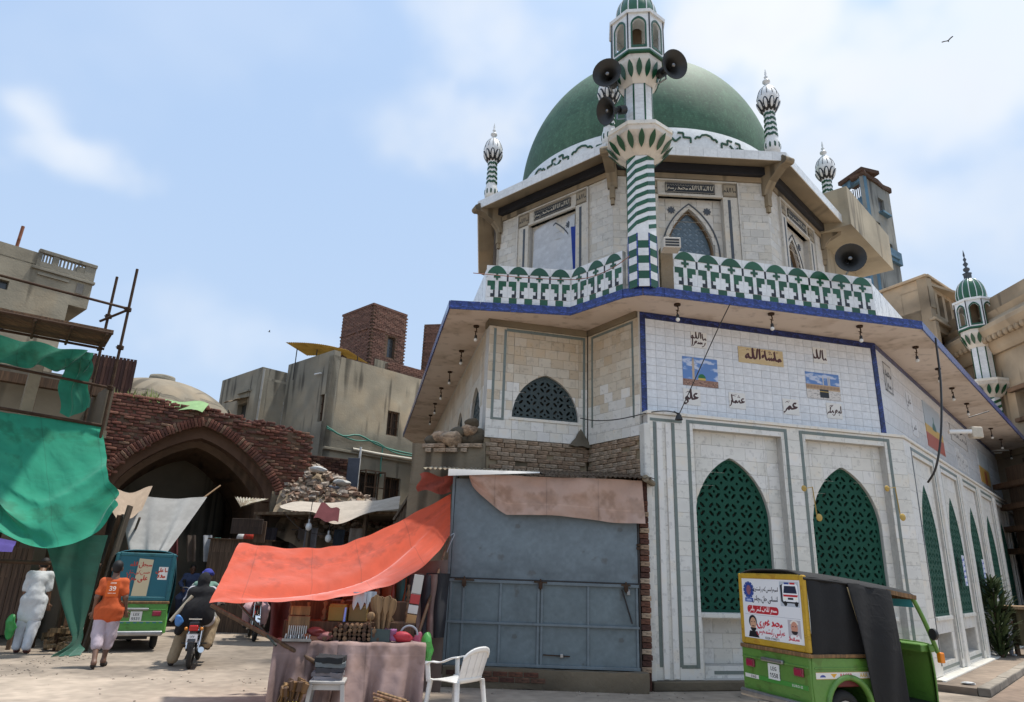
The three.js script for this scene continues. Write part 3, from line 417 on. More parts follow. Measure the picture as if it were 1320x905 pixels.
  side(.42, 5.85, 1.0, 5.25, g => { g.fillStyle = '#c6c4c0'; g.fillRect(0, 0, 256, 256); g.strokeStyle = '#2b2b2e'; g.lineWidth = 10; g.strokeRect(8, 8, 240, 240); arab(g, 'محمد', 226, 110, 9, '#26262a', 1.6); arab(g, 'رسول', 226, 214, 9, '#26262a', 1.6); }, 'lettered_tile', 'framed tile with black calligraphy on the side wall');
  for (const [x, t] of [[2.1, 'علی'], [2.3, 'عمر']]) side(x, x < 2.2 ? 5.6 : 5.05, x + .5, x < 2.2 ? 5.2 : 4.68, g => { g.fillStyle = '#d2d2d2'; g.fillRect(0, 0, 256, 256); arab(g, t, 210, 150, 12, '#55504e', 1.2); }, 'lettered_tile');
  side(3.75, 5.74, 5.6, 4.66, g => { g.fillStyle = '#aab4bb'; g.fillRect(0, 0, 256, 150); g.fillStyle = '#c9a24a'; g.fillRect(0, 130, 256, 50); g.fillStyle = '#a94c34'; g.fillRect(0, 176, 256, 80); g.fillStyle = '#23605a'; g.beginPath(); g.ellipse(130, 140, 30, 46, 0, Math.PI, 0); g.fill(); g.fillRect(124, 60, 12, 50); }, 'picture_tile', 'large picture tile with pale sky above red ground');
  side(6.8, 5.74, 9.2, 5.3, g => { g.fillStyle = '#c9c7c4'; g.fillRect(0, 0, 256, 256); g.strokeStyle = '#3c3c40'; g.lineWidth = 6; g.strokeRect(5, 5, 246, 246); arab(g, 'لا الہ الا اللہ', 246, 150, 5.2, '#3c3c40', 1.4); }, 'lettered_tile');
  for (let k = 0; k < 3; k++) side(7.2 + k * .55, 5.15 - k * .08, 7.65 + k * .55, 4.6, g => { g.fillStyle = '#cfcfce'; g.fillRect(0, 0, 256, 256); arab(g, ['عثمان', 'حسن', 'حسین'][k], 226, 120, 8, '#6a6663', 1.2); arab(g, 'یا', 180, 220, 8, '#6a6663', 1.2); }, 'lettered_tile');
  side(10.9, 5.66, 12.7, 4.66, g => { g.fillStyle = '#b5bbbd'; g.fillRect(0, 0, 256, 140); g.fillStyle = '#c39c52'; g.fillRect(0, 130, 256, 126); g.fillStyle = '#a3523a'; g.fillRect(110, 150, 60, 106); }, 'picture_tile');
  // ---- upper walls left of the front wall (set back), with fan windows
  const fan = { c: 1.13, w: 1.28, y0: 4.28, ys: 4.29, ya: 5.12 };
  part('wall', holed(0, LD, 3.87, eaveH, [fan], .26).translate(0, 0, -.28), M.grout, shrine, d);
  const eaveShadeTone = (t, u) => { const s = hash(Math.round(u * 31), Math.round(t * 57)); return t + (s - .5) * .55 > .52 ? M.tan[Math.floor(s * 3)] : t + (s - .5) * .4 > .3 ? M.tan[3] : M.marble[Math.floor(s * 4)]; };  // tan towards the top: eave shade put into the slab colours, jittered per slab
  clad(shrine, d, 0, LD, 3.87, 5.98, [fan], .235, .172, M.tan, { tone: eaveShadeTone });
  part('window_sill', rb(fan.c - .7, fan.c + .7, 4.22, 4.277, -.1, .02, .01), M.marble[1], shrine, d);
  jaliWindow(shrine, MM(d, T(0, 0, .09)), fan, M.jaliDark, .4, .26);
  part('inner_wall', bx(.3, LD - .3, 3.3, 6, -.9, -.8), M.dark, shrine, d);
  for (const x of [.11, .31]) part('inlay_strip', bx(x - .024, x + .024, 4.2, 5.93, -.004, .006), M.grey, shrine, d);
  part('inlay_strip', bx(.11, .31, 4.2, 4.24, -.004, .0055), M.grey, shrine, d);
  part('inlay_strip', bx(.334, LD - .09, 5.90, 5.955, -.004, .0055), M.grey, shrine, d);
  part('inlay_strip', bx(LD - .09, LD - .045, 3.95, 5.955, -.004, .006), M.grey, shrine, d);
  part('top_beam', bx(-.03, LD - .02, 5.98, eaveH, -.25, .03), M.brownConc, shrine, d);
  part('wall', bx(0, LC, 3.87, eaveH, -.28, -.02), M.grout, shrine, c);
  clad(shrine, c, .03, LC, 3.87, 5.98, [], .235, .172, M.tan, { tone: eaveShadeTone });
  for (const x of [.15, LC - .14]) part('inlay_strip', bx(x - .022, x + .022, 4.18, 5.94, -.004, .006), M.grey, shrine, c);
  part('inlay_strip', bx(.175, LC - .165, 5.9, 5.945, -.004, .006), M.grey, shrine, c);
  part('top_beam', bx(.035, LC - .02, 5.98, eaveH, -.25, .03), M.brownConc, shrine, c);
  const ef = [...Array(5).keys()].map(i => ({ c: LE - 1.45 - 2.45 * i, w: 1.36, y0: 4.25, ys: 4.26, ya: 5.14 }));
  part('wall', holed(0, LE - .3, 0, eaveH, ef.map(f => ({ ...f, c: Math.min(f.c, LE - 1.45) })), .26).translate(0, 0, -.28), M.grout, shrine, e);
  clad(shrine, e, LE - 7.5, LE, 3.87, 5.98, ef.slice(0, 3), .5, .35, M.tan, { tone: eaveShadeTone });
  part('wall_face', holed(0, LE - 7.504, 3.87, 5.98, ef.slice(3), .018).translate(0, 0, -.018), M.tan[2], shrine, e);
  for (const f of ef) jaliWindow(shrine, MM(e, T(0, 0, .09)), f, M.jaliDark, .4, .28);
  part('inner_wall', bx(0, LE - .5, 3.5, 6, -1, -.9), M.dark, shrine, e);
  // lower body behind the shops
  part('wall', bx(-.05, LD + .3, 0, 3.86, -.34, -.14), M.brownConc, shrine, d); part('wall', bx(0, LC, 0, 3.86, -.34, -.14), M.brownConc, shrine, c);
  part('rear_wall', bx(0, 20, 0, eaveH, -.2, 0), M.grout, shrine, MM(S0, wallM([-2.7, -24.1], [17.2, -27.6])));
  // ---- eave
  const ev = [[-3.84, -24.68], [-1.15, -11.53], [1.04, -11.66], [1.86, -10.74], [2.16, -10.58], [2.52, -10.62], [7.5, -11.73], [19.7, -25.0], [16, -29], [-3, -30]];
  const es = new THREE.Shape(ev.map(p => new THREE.Vector2(p[0], -p[1])));
  part('eave', ext(es, .125).rotateX(-Math.PI / 2), M.soffit, shrine, MM(S0, T(0, eaveH + .002, 0)));
  for (let i = 0; i < 7; i++) { const p = ev[i], q = ev[i + 1], L = len2(p, q), n = Math.max(1, Math.round(L / .62)); for (let k = 0; k < n; k++) part('blue_edge_tile', bx(k * L / n + .002, (k + 1) * L / n - .002, -.012, .148, 0, .022), M.blue, shrine, MM(S0, wallM(p, q, eaveH))); }
  // ---- parapet of white and green tiles
  const scallop = (w, h) => { const s = new THREE.Shape(); s.moveTo(-w / 2, 0); s.lineTo(w / 2, 0); s.quadraticCurveTo(w * .30, h * .98, 0, h); s.quadraticCurveTo(-w * .30, h * .98, -w / 2, 0); return s; };
  const parapet = (p, q, n, H = .785) => {
    const L = len2(p, q), M4 = MM(S0, wallM(p, q, eaveH + .125)), w = L / n, plus = (r, t) => shp([[-t, -r], [t, -r], [t, -t], [r, -t], [r, t], [t, t], [t, r], [-t, r], [-t, t], [-r, t], [-r, -t], [-t, -t]]);
    part('parapet', bx(0, L, 0, H, -.095, -.006), M.grout, shrine, M4);
    const fin = g => { uvMetres(g); g.userData.done = true; return g; }, gG = fin(ext(scallop(w * .9, .155), .014)), gP = fin(ext(plus(w * .155, w * .05), .014)), Lp = (s, a) => fin(ext(shp(s > 0 ? a : a.map(v => [-v[0], v[1]]).reverse()), .012));
    const e = .085 * w, gl = [[e, 0], [e + .36 * w, 0], [e + .36 * w, -.105], [e + .2 * w, -.105], [e + .2 * w, -.18], [e, -.18]].map(v => v).reverse(), bl = [[e, -.184], [e + .08 * w, -.184], [e + .08 * w, -.25], [e + .2 * w, -.25], [e + .2 * w, -.318], [e, -.318]].reverse(), gL = { 1: Lp(1, gl), '-1': Lp(-1, gl) }, bL = { 1: Lp(1, bl), '-1': Lp(-1, bl) };
    const wc = shp([[-.38 * w, 0], [.38 * w, 0], [.38 * w, -.10]]);
    const P = (nm2, g, m, px, py, z = -.006) => part(nm2, g, m, shrine, MM(M4, T(px, py, z + rr(-.0008, .0008)))), gm = () => pick(M.green), wm = () => pick(M.whiteTile);
    for (let k = 0; k < n; k++) {
      const x = (k + .5) * w;
      P('white_tile', slabGeo(w - .004, .160, .012), wm(), x, H - .08, -.0065); P('green_tile', gG, gm(), x, H - .158, -.0045); P('green_tile', gP, gm(), x, H - .225, -.003);
      for (const s of [-1, 1]) { P('white_tile', slabGeo(w * .44, .140, .012), wm(), x + s * w * .235, H - .234, -.006); P('white_tile', slabGeo(w * .405, .318, .012), wm(), x + s * w * .292, H - .467, -.0062); P('green_tile', gL[s], gm(), x, H - .307, -.008); P('dark_tile', bL[s], M.black, x, H - .307, -.0078); }
      P('white_tile', slabGeo(w * .165, .318, .012), wm(), x, H - .467, -.006);
      if (k) P('dark_tile', slabGeo(w * .075, .142, .012), M.black, k * w, H - .234, -.004);
    }
    const nb = Math.round(L / (w * .37)); for (let i = 0; i < nb; i++) P(i % 2 ? 'green_tile' : 'white_tile', slabGeo(L / nb - .004, .15, .012), i % 2 ? gm() : wm(), (i + .5) * L / nb, .077, -.0055);
  };
  const cornerL = [-.52, -11.60], inner = [1.05, -11.69], mL = [1.86, -10.80], rS = [2.72, -10.72], rE = [6.62, -11.60];
  parapet(cornerL, inner, 4); parapet(inner, mL, 3); parapet(rS, rE, 9);
  // plain crazy-cracked white parapets running back along both sides
  const crackTex = canvasMat(512, 256, (g, w, h) => { g.fillStyle = '#dfe2e2'; g.fillRect(0, 0, w, h); g.strokeStyle = '#555a5c'; g.lineWidth = 2; for (let i = 0; i < 70; i++) { let x = hash(i, 1) * w, y = hash(i, 2) * h; g.beginPath(); g.moveTo(x, y); for (let k = 0; k < 4; k++) { x += (hash(i, k + 5) - .5) * 30; y += 10 + hash(i, k + 9) * 18; g.lineTo(x, y); } g.stroke(); } }, .35);
  crackTex.map.wrapS = crackTex.map.wrapT = THREE.RepeatWrapping; crackTex.map.repeat.set(.5, 1);
  const rB = [rE[0] + .667 * 15, rE[1] - .745 * 15]; part('side_parapet', bx(0, 15, 0, .70, -.1, -.005), crackTex, shrine, MM(S0, wallM(rE, rB, eaveH + .125)));
  const eB = [cornerL[0] - .195 * 11, cornerL[1] - .981 * 11]; part('side_parapet', bx(0, 11, 0, .72, -.1, -.005), crackTex, shrine, MM(S0, wallM(eB, cornerL, eaveH + .125)));
  part('parapet_pier', rb(2.5, 2.72, eaveH + .125, eaveH + .95, -10.84, -10.70, .015), M.plinth, shrine, S0);
}

// ---------------------------------------------------------------- drum, upper eave, dome
const OC = [3.40, -16.11], ov = (R, k) => { const t = (204.3 + 45 * k) * Math.PI / 180; return [OC[0] + R * Math.cos(t), OC[1] - R * Math.sin(t)]; };
const OPH = (90 + 204.3) * Math.PI / 180;
const octLathe = (pts, n = 8, ph = OPH) => { const g = lathe(pts, n, ph).toNonIndexed(); g.computeVertexNormals(); return g; };
{
  const RW = 4.15, yb = eaveH + .125, yt = 9.76;
  const frieze = (w, h, t, s) => canvasMat(w, h, (g) => { g.fillStyle = '#3a3a38'; g.fillRect(0, 0, w, h); g.fillStyle = '#8e8474'; g.fillRect(6, 6, w - 12, h - 12); g.fillStyle = '#23262a'; g.fillRect(11, 11, w - 22, h - 22); g.save(); arab(g, t, w - 16, h * .66, s, '#c9c0ac', 1.1); for (let i = 0; i < w / 26; i++) { g.lineWidth = 2.4; g.beginPath(); g.moveTo(20 + i * 26, h * .3 + hash(i, 4) * 12); g.quadraticCurveTo(30 + i * 26, h * .1, 38 + i * 26, h * .36); g.stroke(); } g.restore(); }, .6);
  const fr1 = frieze(512, 118, 'لا الہ الا اللہ محمد رسول اللہ لا الہ الا', 5.0), fr2 = canvasMat(140, 140, (g) => { g.fillStyle = '#978a74'; g.fillRect(0, 0, 140, 140); arab(g, 'یا اللہ', 134, 90, 5.2, '#2d2a26', 1.3); g.strokeStyle = '#4a443a'; g.lineWidth = 4; g.strokeRect(6, 6, 128, 128); }, .6);
  const star = (() => { const p = []; for (let i = 0; i < 32; i++) { const r = i % 4 === 0 ? .085 : i % 4 === 2 ? .05 : .075, t = i / 32 * Math.PI * 2; p.push([Math.cos(t) * r, Math.sin(t) * r]); } return ext(p, .012); })();
  for (let k = -1; k < 7; k++) {
    const p = ov(RW, k), q = ov(RW, k + 1), L = len2(p, q), m = MM(S0, wallM(p, q)), c = L / 2, seen = k < 3;
    const win = { c, w: .98, y0: 7.05, ys: 7.75, ya: 8.80 }, rec = { c, w: 1.32, y0: 6.4, y1: 9.0 };
    part('drum_wall', seen ? [holed(0, L, yb, yt, [rec], .12).translate(0, 0, -.14), holed(0, L, yb, yt, [win], .18).translate(0, 0, -.34)] : bx(0, L, yb, yt, -.3, 0), M.grout, shrine, m);
    if (!seen) continue;
    clad(shrine, m, 0, L, 7.0, 9.5, [{ ...rec, w: 1.94, y1: 9.34 }], .26, .17, M.drum, { z: .0 });
    clad(shrine, m, c - .66, c + .66, 7.0, 9.0, [win], .33, .17, M.drum, { z: -.12 });
    for (const s of [-1, 1]) { part('bay_jamb', bx(c + s * .665, c + s * .965, yb, 9.02, -.02, .03), M.drum[3], shrine, m); part('inlay_strip', bx(c + s * .79 - .03, c + s * .79 + .03, yb, 8.96, .025, .034), M.dgrey, shrine, m); part('bay_edge', bx(c + s * .97, c + s * 1.0, yb, 9.36, -.01, .055), M.drum[4], shrine, m);
      part('lettered_tile', face(.28, .28, .03), fr2, shrine, MM(m, T(c + s * .815, 9.18, .02))); part('rosette', star, M.dgrey, shrine, MM(m, T(c + s * .37, 8.745, -.118))); }
    part('bay_lintel', bx(c - .665, c + .665, 9.0, 9.05, -.1, .045), M.drum[3], shrine, m);
    part('bay_lintel', bx(c - .966, c + .966, 9.34, 9.37, -.02, .055), M.drum[4], shrine, m);
    part('bay_backing', bx(c - .965, c + .965, 9.02, 9.34, -.05, .003), M.drum[3], shrine, m);
    part('lettered_frieze', face(1.02, .235, .03), fr1, shrine, MM(m, T(c, 9.19, .02)));
    // arched window with moulded edge
    const ol = { ...win, w: win.w + .22, ya: win.ya + .12 }, il = { ...win, w: win.w + .16, ya: win.ya + .09 }, s1 = new THREE.Shape(archPts(ol).map(p2 => new THREE.Vector2(...p2))); s1.holes.push(new THREE.Path(archPts(il).map(p2 => new THREE.Vector2(...p2))));
    part('window_moulding', ext(s1, .015), M.dgrey, shrine, MM(m, T(0, 0, -.122)));
    if (k === 0) { const w = part('window', bx(c - .62, c + .62, 6.5, 8.95, -.32, -.30), M.dgrey, shrine, m); }
    else {
      const w = part('window', ext(archPts(win), .02), mat([.22, .28, .33], 'fine', .12), shrine, MM(m, T(0, 0, -.30)));
      part('lattice', jaliGeo({ ...win, w: win.w - .06, ya: win.ya - .05, ys: win.ys }, .24, .008), mat([.10, .15, .19], 'fine', .35), w, T(0, 0, .021));
      const s2 = new THREE.Shape(archPts({ ...win, w: win.w + .01 }).map(p2 => new THREE.Vector2(...p2))); s2.holes.push(new THREE.Path(archPts({ ...win, w: win.w - .07, ya: win.ya - .05, y0: 7.1 }).map(p2 => new THREE.Vector2(...p2)))); part('frame', ext(s2, .07), mat([.36, .26, .16], 'wood', .6), w, T(0, 0, .02));
    }
    part('beam', bx(.02, L - .02, 9.53, 9.70, -.05, .14), mat([.02, .022, .03], 'fine', .5), shrine, m);
    part('beam', bx(0, L, 9.40, 9.52, -.05, .035), M.brownConc, shrine, m);
  }
  // white sheet hung in the left bay
  const p = ov(RW, 0), q = ov(RW, 1), m0 = wallM(p, q), L = len2(p, q), c = L / 2;
  const pt = (u, v) => { const x = lerp(c - .60, c + .56, u), y = lerp(8.98 - .04 * Math.sin(u * 9) - .1 * Math.pow(Math.abs(u - .5) * 2, 4) * (u < .5 ? 1 : .3), 6.8, v), z = -.10 + .03 * Math.sin(u * 7 + v * 1.5) + .025 * Math.sin(u * 17 + 2) * v; return V(x - .10 * (u > .9 ? v * .4 * (1 - v) : 0), y, z).applyMatrix4(m0); };
  solo('white_sheet', sheet(pt, 28, 16, 0), cloth([.68, .71, .75]), 'white sheet covering an arched window bay of the upper drum', 'sheet');
  solo('blue_sheet', sheet((u, v) => { const x = lerp(c + .47, c + .62, u * (1 - v * .75) + v * .72), y = lerp(8.62, 7.0, v); return V(x, y, -.055 + .015 * Math.sin(u * 8)).applyMatrix4(m0); }, 6, 14, 0), cloth([.03, .07, .36]), 'narrow blue cloth hanging beside the white sheet in the drum bay', 'cloth');
  // upper eave, brackets, pinnacles
  const RE = 4.73;
  part('upper_eave', octLathe([[RW - .05, 9.765], [RE - .02, 9.60], [RE, 9.605], [RE, 9.80], [RE - .3, 9.83], [3.0, 10.1], [3, 9.9]]).translate(OC[0], 0, OC[1]), M.brownConc, shrine, S0);
  for (let k = -1; k < 4; k++) { const a = ov(RE, k), b = ov(RE, k + 1), Lf = len2(a, b); const n = 13; for (let i = 0; i < n; i++) part('eave_tile', slabGeo(Lf / n - .004, .20, .016), pick(M.whiteTile), shrine, MM(S0, wallM(a, b), T((i + .5) * Lf / n, 9.705, .008))); }
  const br = [[0, 0], [.62, 0], [.66, -.05], [.66, -.13], [.6, -.19], [.5, -.20], [.36, -.28], [.22, -.36], [.1, -.5], [.06, -.62], [0, -.62]];
  for (let k = 0; k < 4; k++) { const v = ov(RW, k), t = (204.3 + 45 * k) * Math.PI / 180; part('bracket', [ext(br, .2).translate(-.02, 9.72, -.1), cyl([.62, 9.60, -.11], [.62, 9.60, .11], .075, .075, 12)], M.brownConc, shrine, MM(S0, T(v[0], 0, v[1], t))); part('bracket_drop', [bx(-.04, .08, 8.85, 9.12, -.05, .05), bx(-.04, .06, 8.72, 8.85, -.035, .035)], M.brownConc, shrine, MM(S0, T(v[0], 0, v[1], t))); }
  const domeY = 11.02, RD = 3.30;
  part('dome_neck', lathe([[RD + .02, 9.9], [RD + .02, domeY - .62], [RD + .06, domeY - .60], [RD + .06, domeY - .02], [RD - .1, domeY]], 96).translate(OC[0], 0, OC[1]), M.whiteTile[0], shrine, S0);
  // inlay on the neck: stepped and scalloped figures by turns
  { const fig = [[[-.42, -.32], [-.42, -.12], [-.22, -.12], [-.22, .06], [-.06, .06]], [[.06, .06], [.22, .06], [.22, -.12], [.42, -.12], [.42, -.32]], [[-.14, -.12], [0, -.3], [.14, -.12]]], fig2 = [[[-.34, -.14], [-.28, -.04], [-.2, -.06], [-.13, .05], [0, .09], [.13, .05], [.2, -.06], [.28, -.04], [.34, -.14]]];
    for (let i = 0; i < 30; i++) { const t0 = i / 30 * Math.PI * 2, seg = []; for (const line of (i % 2 ? fig2 : fig)) for (let j = 0; j < line.length - 1; j++) { const at = (pp) => { const t = t0 + pp[0] * .78 / RD; return [Math.sin(t) * (RD + .064), domeY - .19 + pp[1] * .62, Math.cos(t) * (RD + .064)]; }; seg.push(bar(at(line[j]), at(line[j + 1]), .04, .04)); } part('inlay_motif', seg, M.green[2], shrine, MM(S0, T(OC[0], 0, OC[1]))); } }
  const dp = []; for (let i = 0; i <= 48; i++) { const t = i / 48 * Math.PI / 2; dp.push([RD * Math.pow(Math.cos(t), .96) * (1 + .012 * Math.sin(2 * t)), domeY + 3.74 * Math.sin(t)]); }
  const dg = lathe(dp, 128); dg.userData.keepUV = true; dg.translate(OC[0], 0, OC[1]);
  domeTex.repeat.set(3, 1.6);
  part('dome', dg, new THREE.MeshPhysicalMaterial({ color: C(.075, .172, .10), map: domeTex, roughness: .72, bumpMap: domeTex, bumpScale: .0015 }), shrine, S0);
  part('dome_finial', lathe([[.2, 14.6], [.24, 14.8], [.08, 14.9], [.16, 15.1], [.05, 15.3], [.09, 15.5], [0, 15.9]], 16).translate(OC[0], 0, OC[1]), M.white, shrine, S0);
  // pinnacles on the corners of the upper eave
  const pin = (g) => {
    part('shaft', lathe([[.085, 0], [.085, .10], [.12, .12], [.135, .22], [.115, .34], [.105, .36], [.085, .88], [.10, .92]], 20), M.white, g);
    for (let r = 0; r < 5; r++) { const zz = []; for (let i = 0; i < 12; i++) { const rad = .104 - r * .004, A = i / 12 * Math.PI * 2, Bq = (i + 1) / 12 * Math.PI * 2, y = .42 + r * .105; zz.push(bar([Math.sin(A) * rad, y + (i % 2 ? .04 : 0), Math.cos(A) * rad], [Math.sin(Bq) * rad, y + (i % 2 ? 0 : .04), Math.cos(Bq) * rad], .014, .045)); } part('zigzag_band', zz, M.green[2], g); }
    for (let i = 0; i < 10; i++) { const t = i / 10 * Math.PI * 2; part('base_petal', new THREE.SphereGeometry(.022, 8, 6).scale(.9, 2.6, .5), M.green[2], g, MM(T(0, .22, 0, t), T(0, 0, .128))); part('petal', new THREE.SphereGeometry(.05, 8, 8).scale(1, 2.5, .5), M.black, g, MM(T(0, 1.02, 0, t), T(0, 0, .145, 0, .42))); part('petal_heart', new THREE.SphereGeometry(.028, 8, 8).scale(1, 3.1, .6), M.white, g, MM(T(0, 1.025, 0, t), T(0, 0, .163, 0, .42))); }
    part('bulb', lathe([[.09, .9], [.15, 1.0], [.185, 1.12], [.185, 1.18], [.17, 1.27], [.12, 1.38], [.05, 1.46], [.035, 1.48]], 24), M.white, g);
    for (let i = 0; i < 12; i++) { const t = i / 12 * Math.PI * 2; part('rib', tube([[0, 1.2, .185], [0, 1.28, .168], [0, 1.38, .12], [0, 1.455, .05]], .006, 4, 6), M.dgrey, g, T(0, 0, 0, t)); }
    part('finial', lathe([[.035, 1.47], [.02, 1.5], [.065, 1.54], [.065, 1.57], [.02, 1.61], [.02, 1.63], [.035, 1.65], [.012, 1.68], [.02, 1.72], [.004, 1.82]], 12), M.white, g);
  };
  const g0 = new THREE.Group(); g0.name = 'pinnacle'; pin(g0);
  for (let k = 0; k < 5; k++) { const v = ov(4.42, k), g = k ? g0.clone() : g0; g.position.set(v[0] - 3.4, 9.84, v[1] + 16.1); g.rotation.y = k * .3; g.scale.setScalar(1.22); shrine.add(g); }
  // rear hall block whose roof edge shows behind the drum
  const h0 = [7.72, -14.04], h1 = [9.98, -16.39]; part('rear_hall', [bx(0, len2(h0, h1), 9.5, 10.5, -1.2, 0), bx(.1, len2(h0, h1) - .15, 6.2, 9.5, -1.6, -.85)], bmat([.68, .63, .54], 'plaster', .9), shrine, MM(S0, wallM(h0, h1)));
}

// ---------------------------------------------------------------- minarets
function makeMinaret(label) {
  const g = thing('minaret', label, 'minaret', [2.2, eaveH + .125, -10.75], -.12, 'striped minarets of the shrine');
  const ph = Math.PI / 8, oct = (pts) => octLathe(pts, 8, ph), F = i => i * Math.PI / 4, cosE = Math.cos(Math.PI / 8);
  // chequered base
  part('base', oct([[.255, 0], [.255, 1.0], [.2, 1.0]]), M.white, g);
  for (let i = 0; i < 8; i++) { for (let r = 0; r < 7; r++) part('base_tile', slabGeo(.175, .138, .014), (r + i) % 2 ? pick(M.green) : pick(M.whiteTile), g, MM(T(0, .07 + r * .141, 0, F(i)), T(0, 0, .255 * cosE + .006))); const t = F(i) + ph; part('blue_edge', bx(-.012, .012, 0, .99, .245, .268), M.blue, g, T(0, 0, 0, t)); }
  // spiral striped shaft
  part('shaft', oct([[.262, .99], [.258, 2.62], [.2, 2.63]]), M.whiteTile[0], g);
  { const w = .2, p = shp([[-w / 2 + .001, 0], [w / 2 - .001, .085], [w / 2 - .001, .165], [-w / 2 + .001, .08]]), sg = uvMetres(ext(p, .008)); sg.userData.done = true; const rise = .085, step = .17;
    for (let i = 0; i < 8; i++) for (let r = 0; r < 10; r++) { const y = 1.0 + r * step + (i * rise) % step - .02; if (y + .165 < 2.62 && y > .98) part('green_stripe', sg, pick(M.green), g, MM(T(0, y, 0, F(i)), T(0, 0, .26 * cosE - .001))); } }
  const capM = mat([.74, .70, .63], 'grime', .6), leaf = (h, w) => { const s = new THREE.Shape(); s.moveTo(0, -h / 2); s.quadraticCurveTo(w, 0, 0, h / 2); s.quadraticCurveTo(-w, 0, 0, -h / 2); return uvMetres(ext(s, .012)); };
  const capital = (y0, h, r0, r1, n, lh, lw) => { part('capital', oct([[r0, y0], [r0 + (r1 - r0) * .55, y0 + h * .30], [r1, y0 + h * .78], [r1, y0 + h]]), capM, g); const lf = leaf(lh, lw); lf.userData.done = true; const dr = (r1 - (r0 + (r1 - r0) * .3)), ang = Math.atan2((r1 - r0) * .72, h * .68); for (let i = 0; i < n; i++) part('leaf_inlay', lf, M.green[2], g, MM(T(0, y0 + h * .46, 0, i / n * Math.PI * 2), T(0, 0, (r0 + (r1 - r0) * .68) * (n === 8 ? cosE : .985) + .006, 0, ang))); };
  capital(2.53, .42, .27, .60, 16, .33, .105);
  part('ledge', oct([[.60, 2.95], [.62, 2.96], [.62, 3.03], [.5, 3.05], [.25, 3.05]]), M.marble[1], g);
  const low = g.children.length;
  part('upper_shaft', oct([[.265, 3.2], [.262, 4.32], [.2, 4.32]]), M.whiteTile[0], g);
  for (let i = 0; i < 8; i++) { part('edge_strip', bx(-.014, .014, 3.23, 4.3, .25, .272), M.green[2], g, T(0, 0, 0, F(i) + ph)); for (let r = 0; r < 8; r++) part('shaft_tile', slabGeo(.165, .128, .01), pick(M.whiteTile), g, MM(T(0, 3.30 + r * .132, 0, F(i)), T(0, 0, .262 * cosE + .002))); }
  capital(4.28, .52, .28, .47, 16, .34, .105);
  part('ledge', oct([[.48, 4.80], [.52, 4.82], [.52, 4.87], [.2, 4.88]]), M.green[0], g);
  // gallery with arched openings, one wall for every side
  const gw = 2 * .52 * Math.sin(Math.PI / 8), open = { c: 0, w: .23, y0: 4.95, ys: 5.42, ya: 5.56 };
  for (let i = 0; i < 8; i++) { part('gallery_wall', holed(-gw / 2 + .002, gw / 2 - .002, 4.86, 5.68, [open], .05), M.whiteTile[i % 2], g, MM(T(0, 0, 0, F(i)), T(0, 0, .52 * cosE - .05))); part('edge_strip', bx(-.012, .012, 4.88, 5.68, .505, .53), M.black, g, T(0, 0, 0, F(i) + ph)); const of = { ...open, w: .29, ya: 5.61, y0: 4.9 }, s = new THREE.Shape(archPts(of).map(p => new THREE.Vector2(...p))); s.holes.push(new THREE.Path(archPts(open).map(p => new THREE.Vector2(...p)))); part('arch_trim', ext(s, .01), M.green[2], g, MM(T(0, 0, 0, F(i)), T(0, 0, .52 * cosE - .001))); }
  part('gallery_core', cyl([0, 4.86, 0], [0, 5.66, 0], .1, .1, 10), mat([.25, .18, .12], 'plaster', .9), g);
  part('ledge', oct([[.1, 5.67], [.56, 5.68], [.57, 5.74], [.5, 5.77], [.35, 5.79]]), M.whiteTile[1], g);
  part('cupola', lathe([[.37, 5.78], [.395, 5.9], [.39, 6.05], [.34, 6.25], [.24, 6.42], [.1, 6.52], [.05, 6.56]], 32), M.green[1], g);
  for (let i = 0; i < 14; i++) part('rib', tube([[0, 5.79, .372], [0, 5.9, .397], [0, 6.05, .392], [0, 6.25, .342], [0, 6.42, .242], [0, 6.53, .09]], .012, 5, 10), M.whiteTile[0], g, T(0, 0, 0, i / 14 * Math.PI * 2));
  part('finial', [lathe([[.1, 6.5], [.11, 6.68], [.13, 6.7], [.03, 6.74], [.09, 6.82], [.09, 6.87], [.02, 6.93], [.075, 7.02], [.02, 7.1], [.05, 7.18], [.012, 7.25], [.03, 7.32], [.004, 7.5]], 14)], M.dgrey, g);
  for (const c of g.children.slice(low)) c.position.y -= .22;
  return g;
}
const minaret = makeMinaret('tall green and white striped minaret carrying black loudspeakers');
{ const p = atD(1257, 409, 28.8); const m = dup(minaret, [p.x, p.y - 5.06 * 1.22, p.z], .2, 'distant striped minaret with ribbed green cupola beside sandstone building', 1.22); for (const c of [...m.children]) if (['base', 'base_tile', 'blue_edge'].includes(c.name)) m.remove(c); }

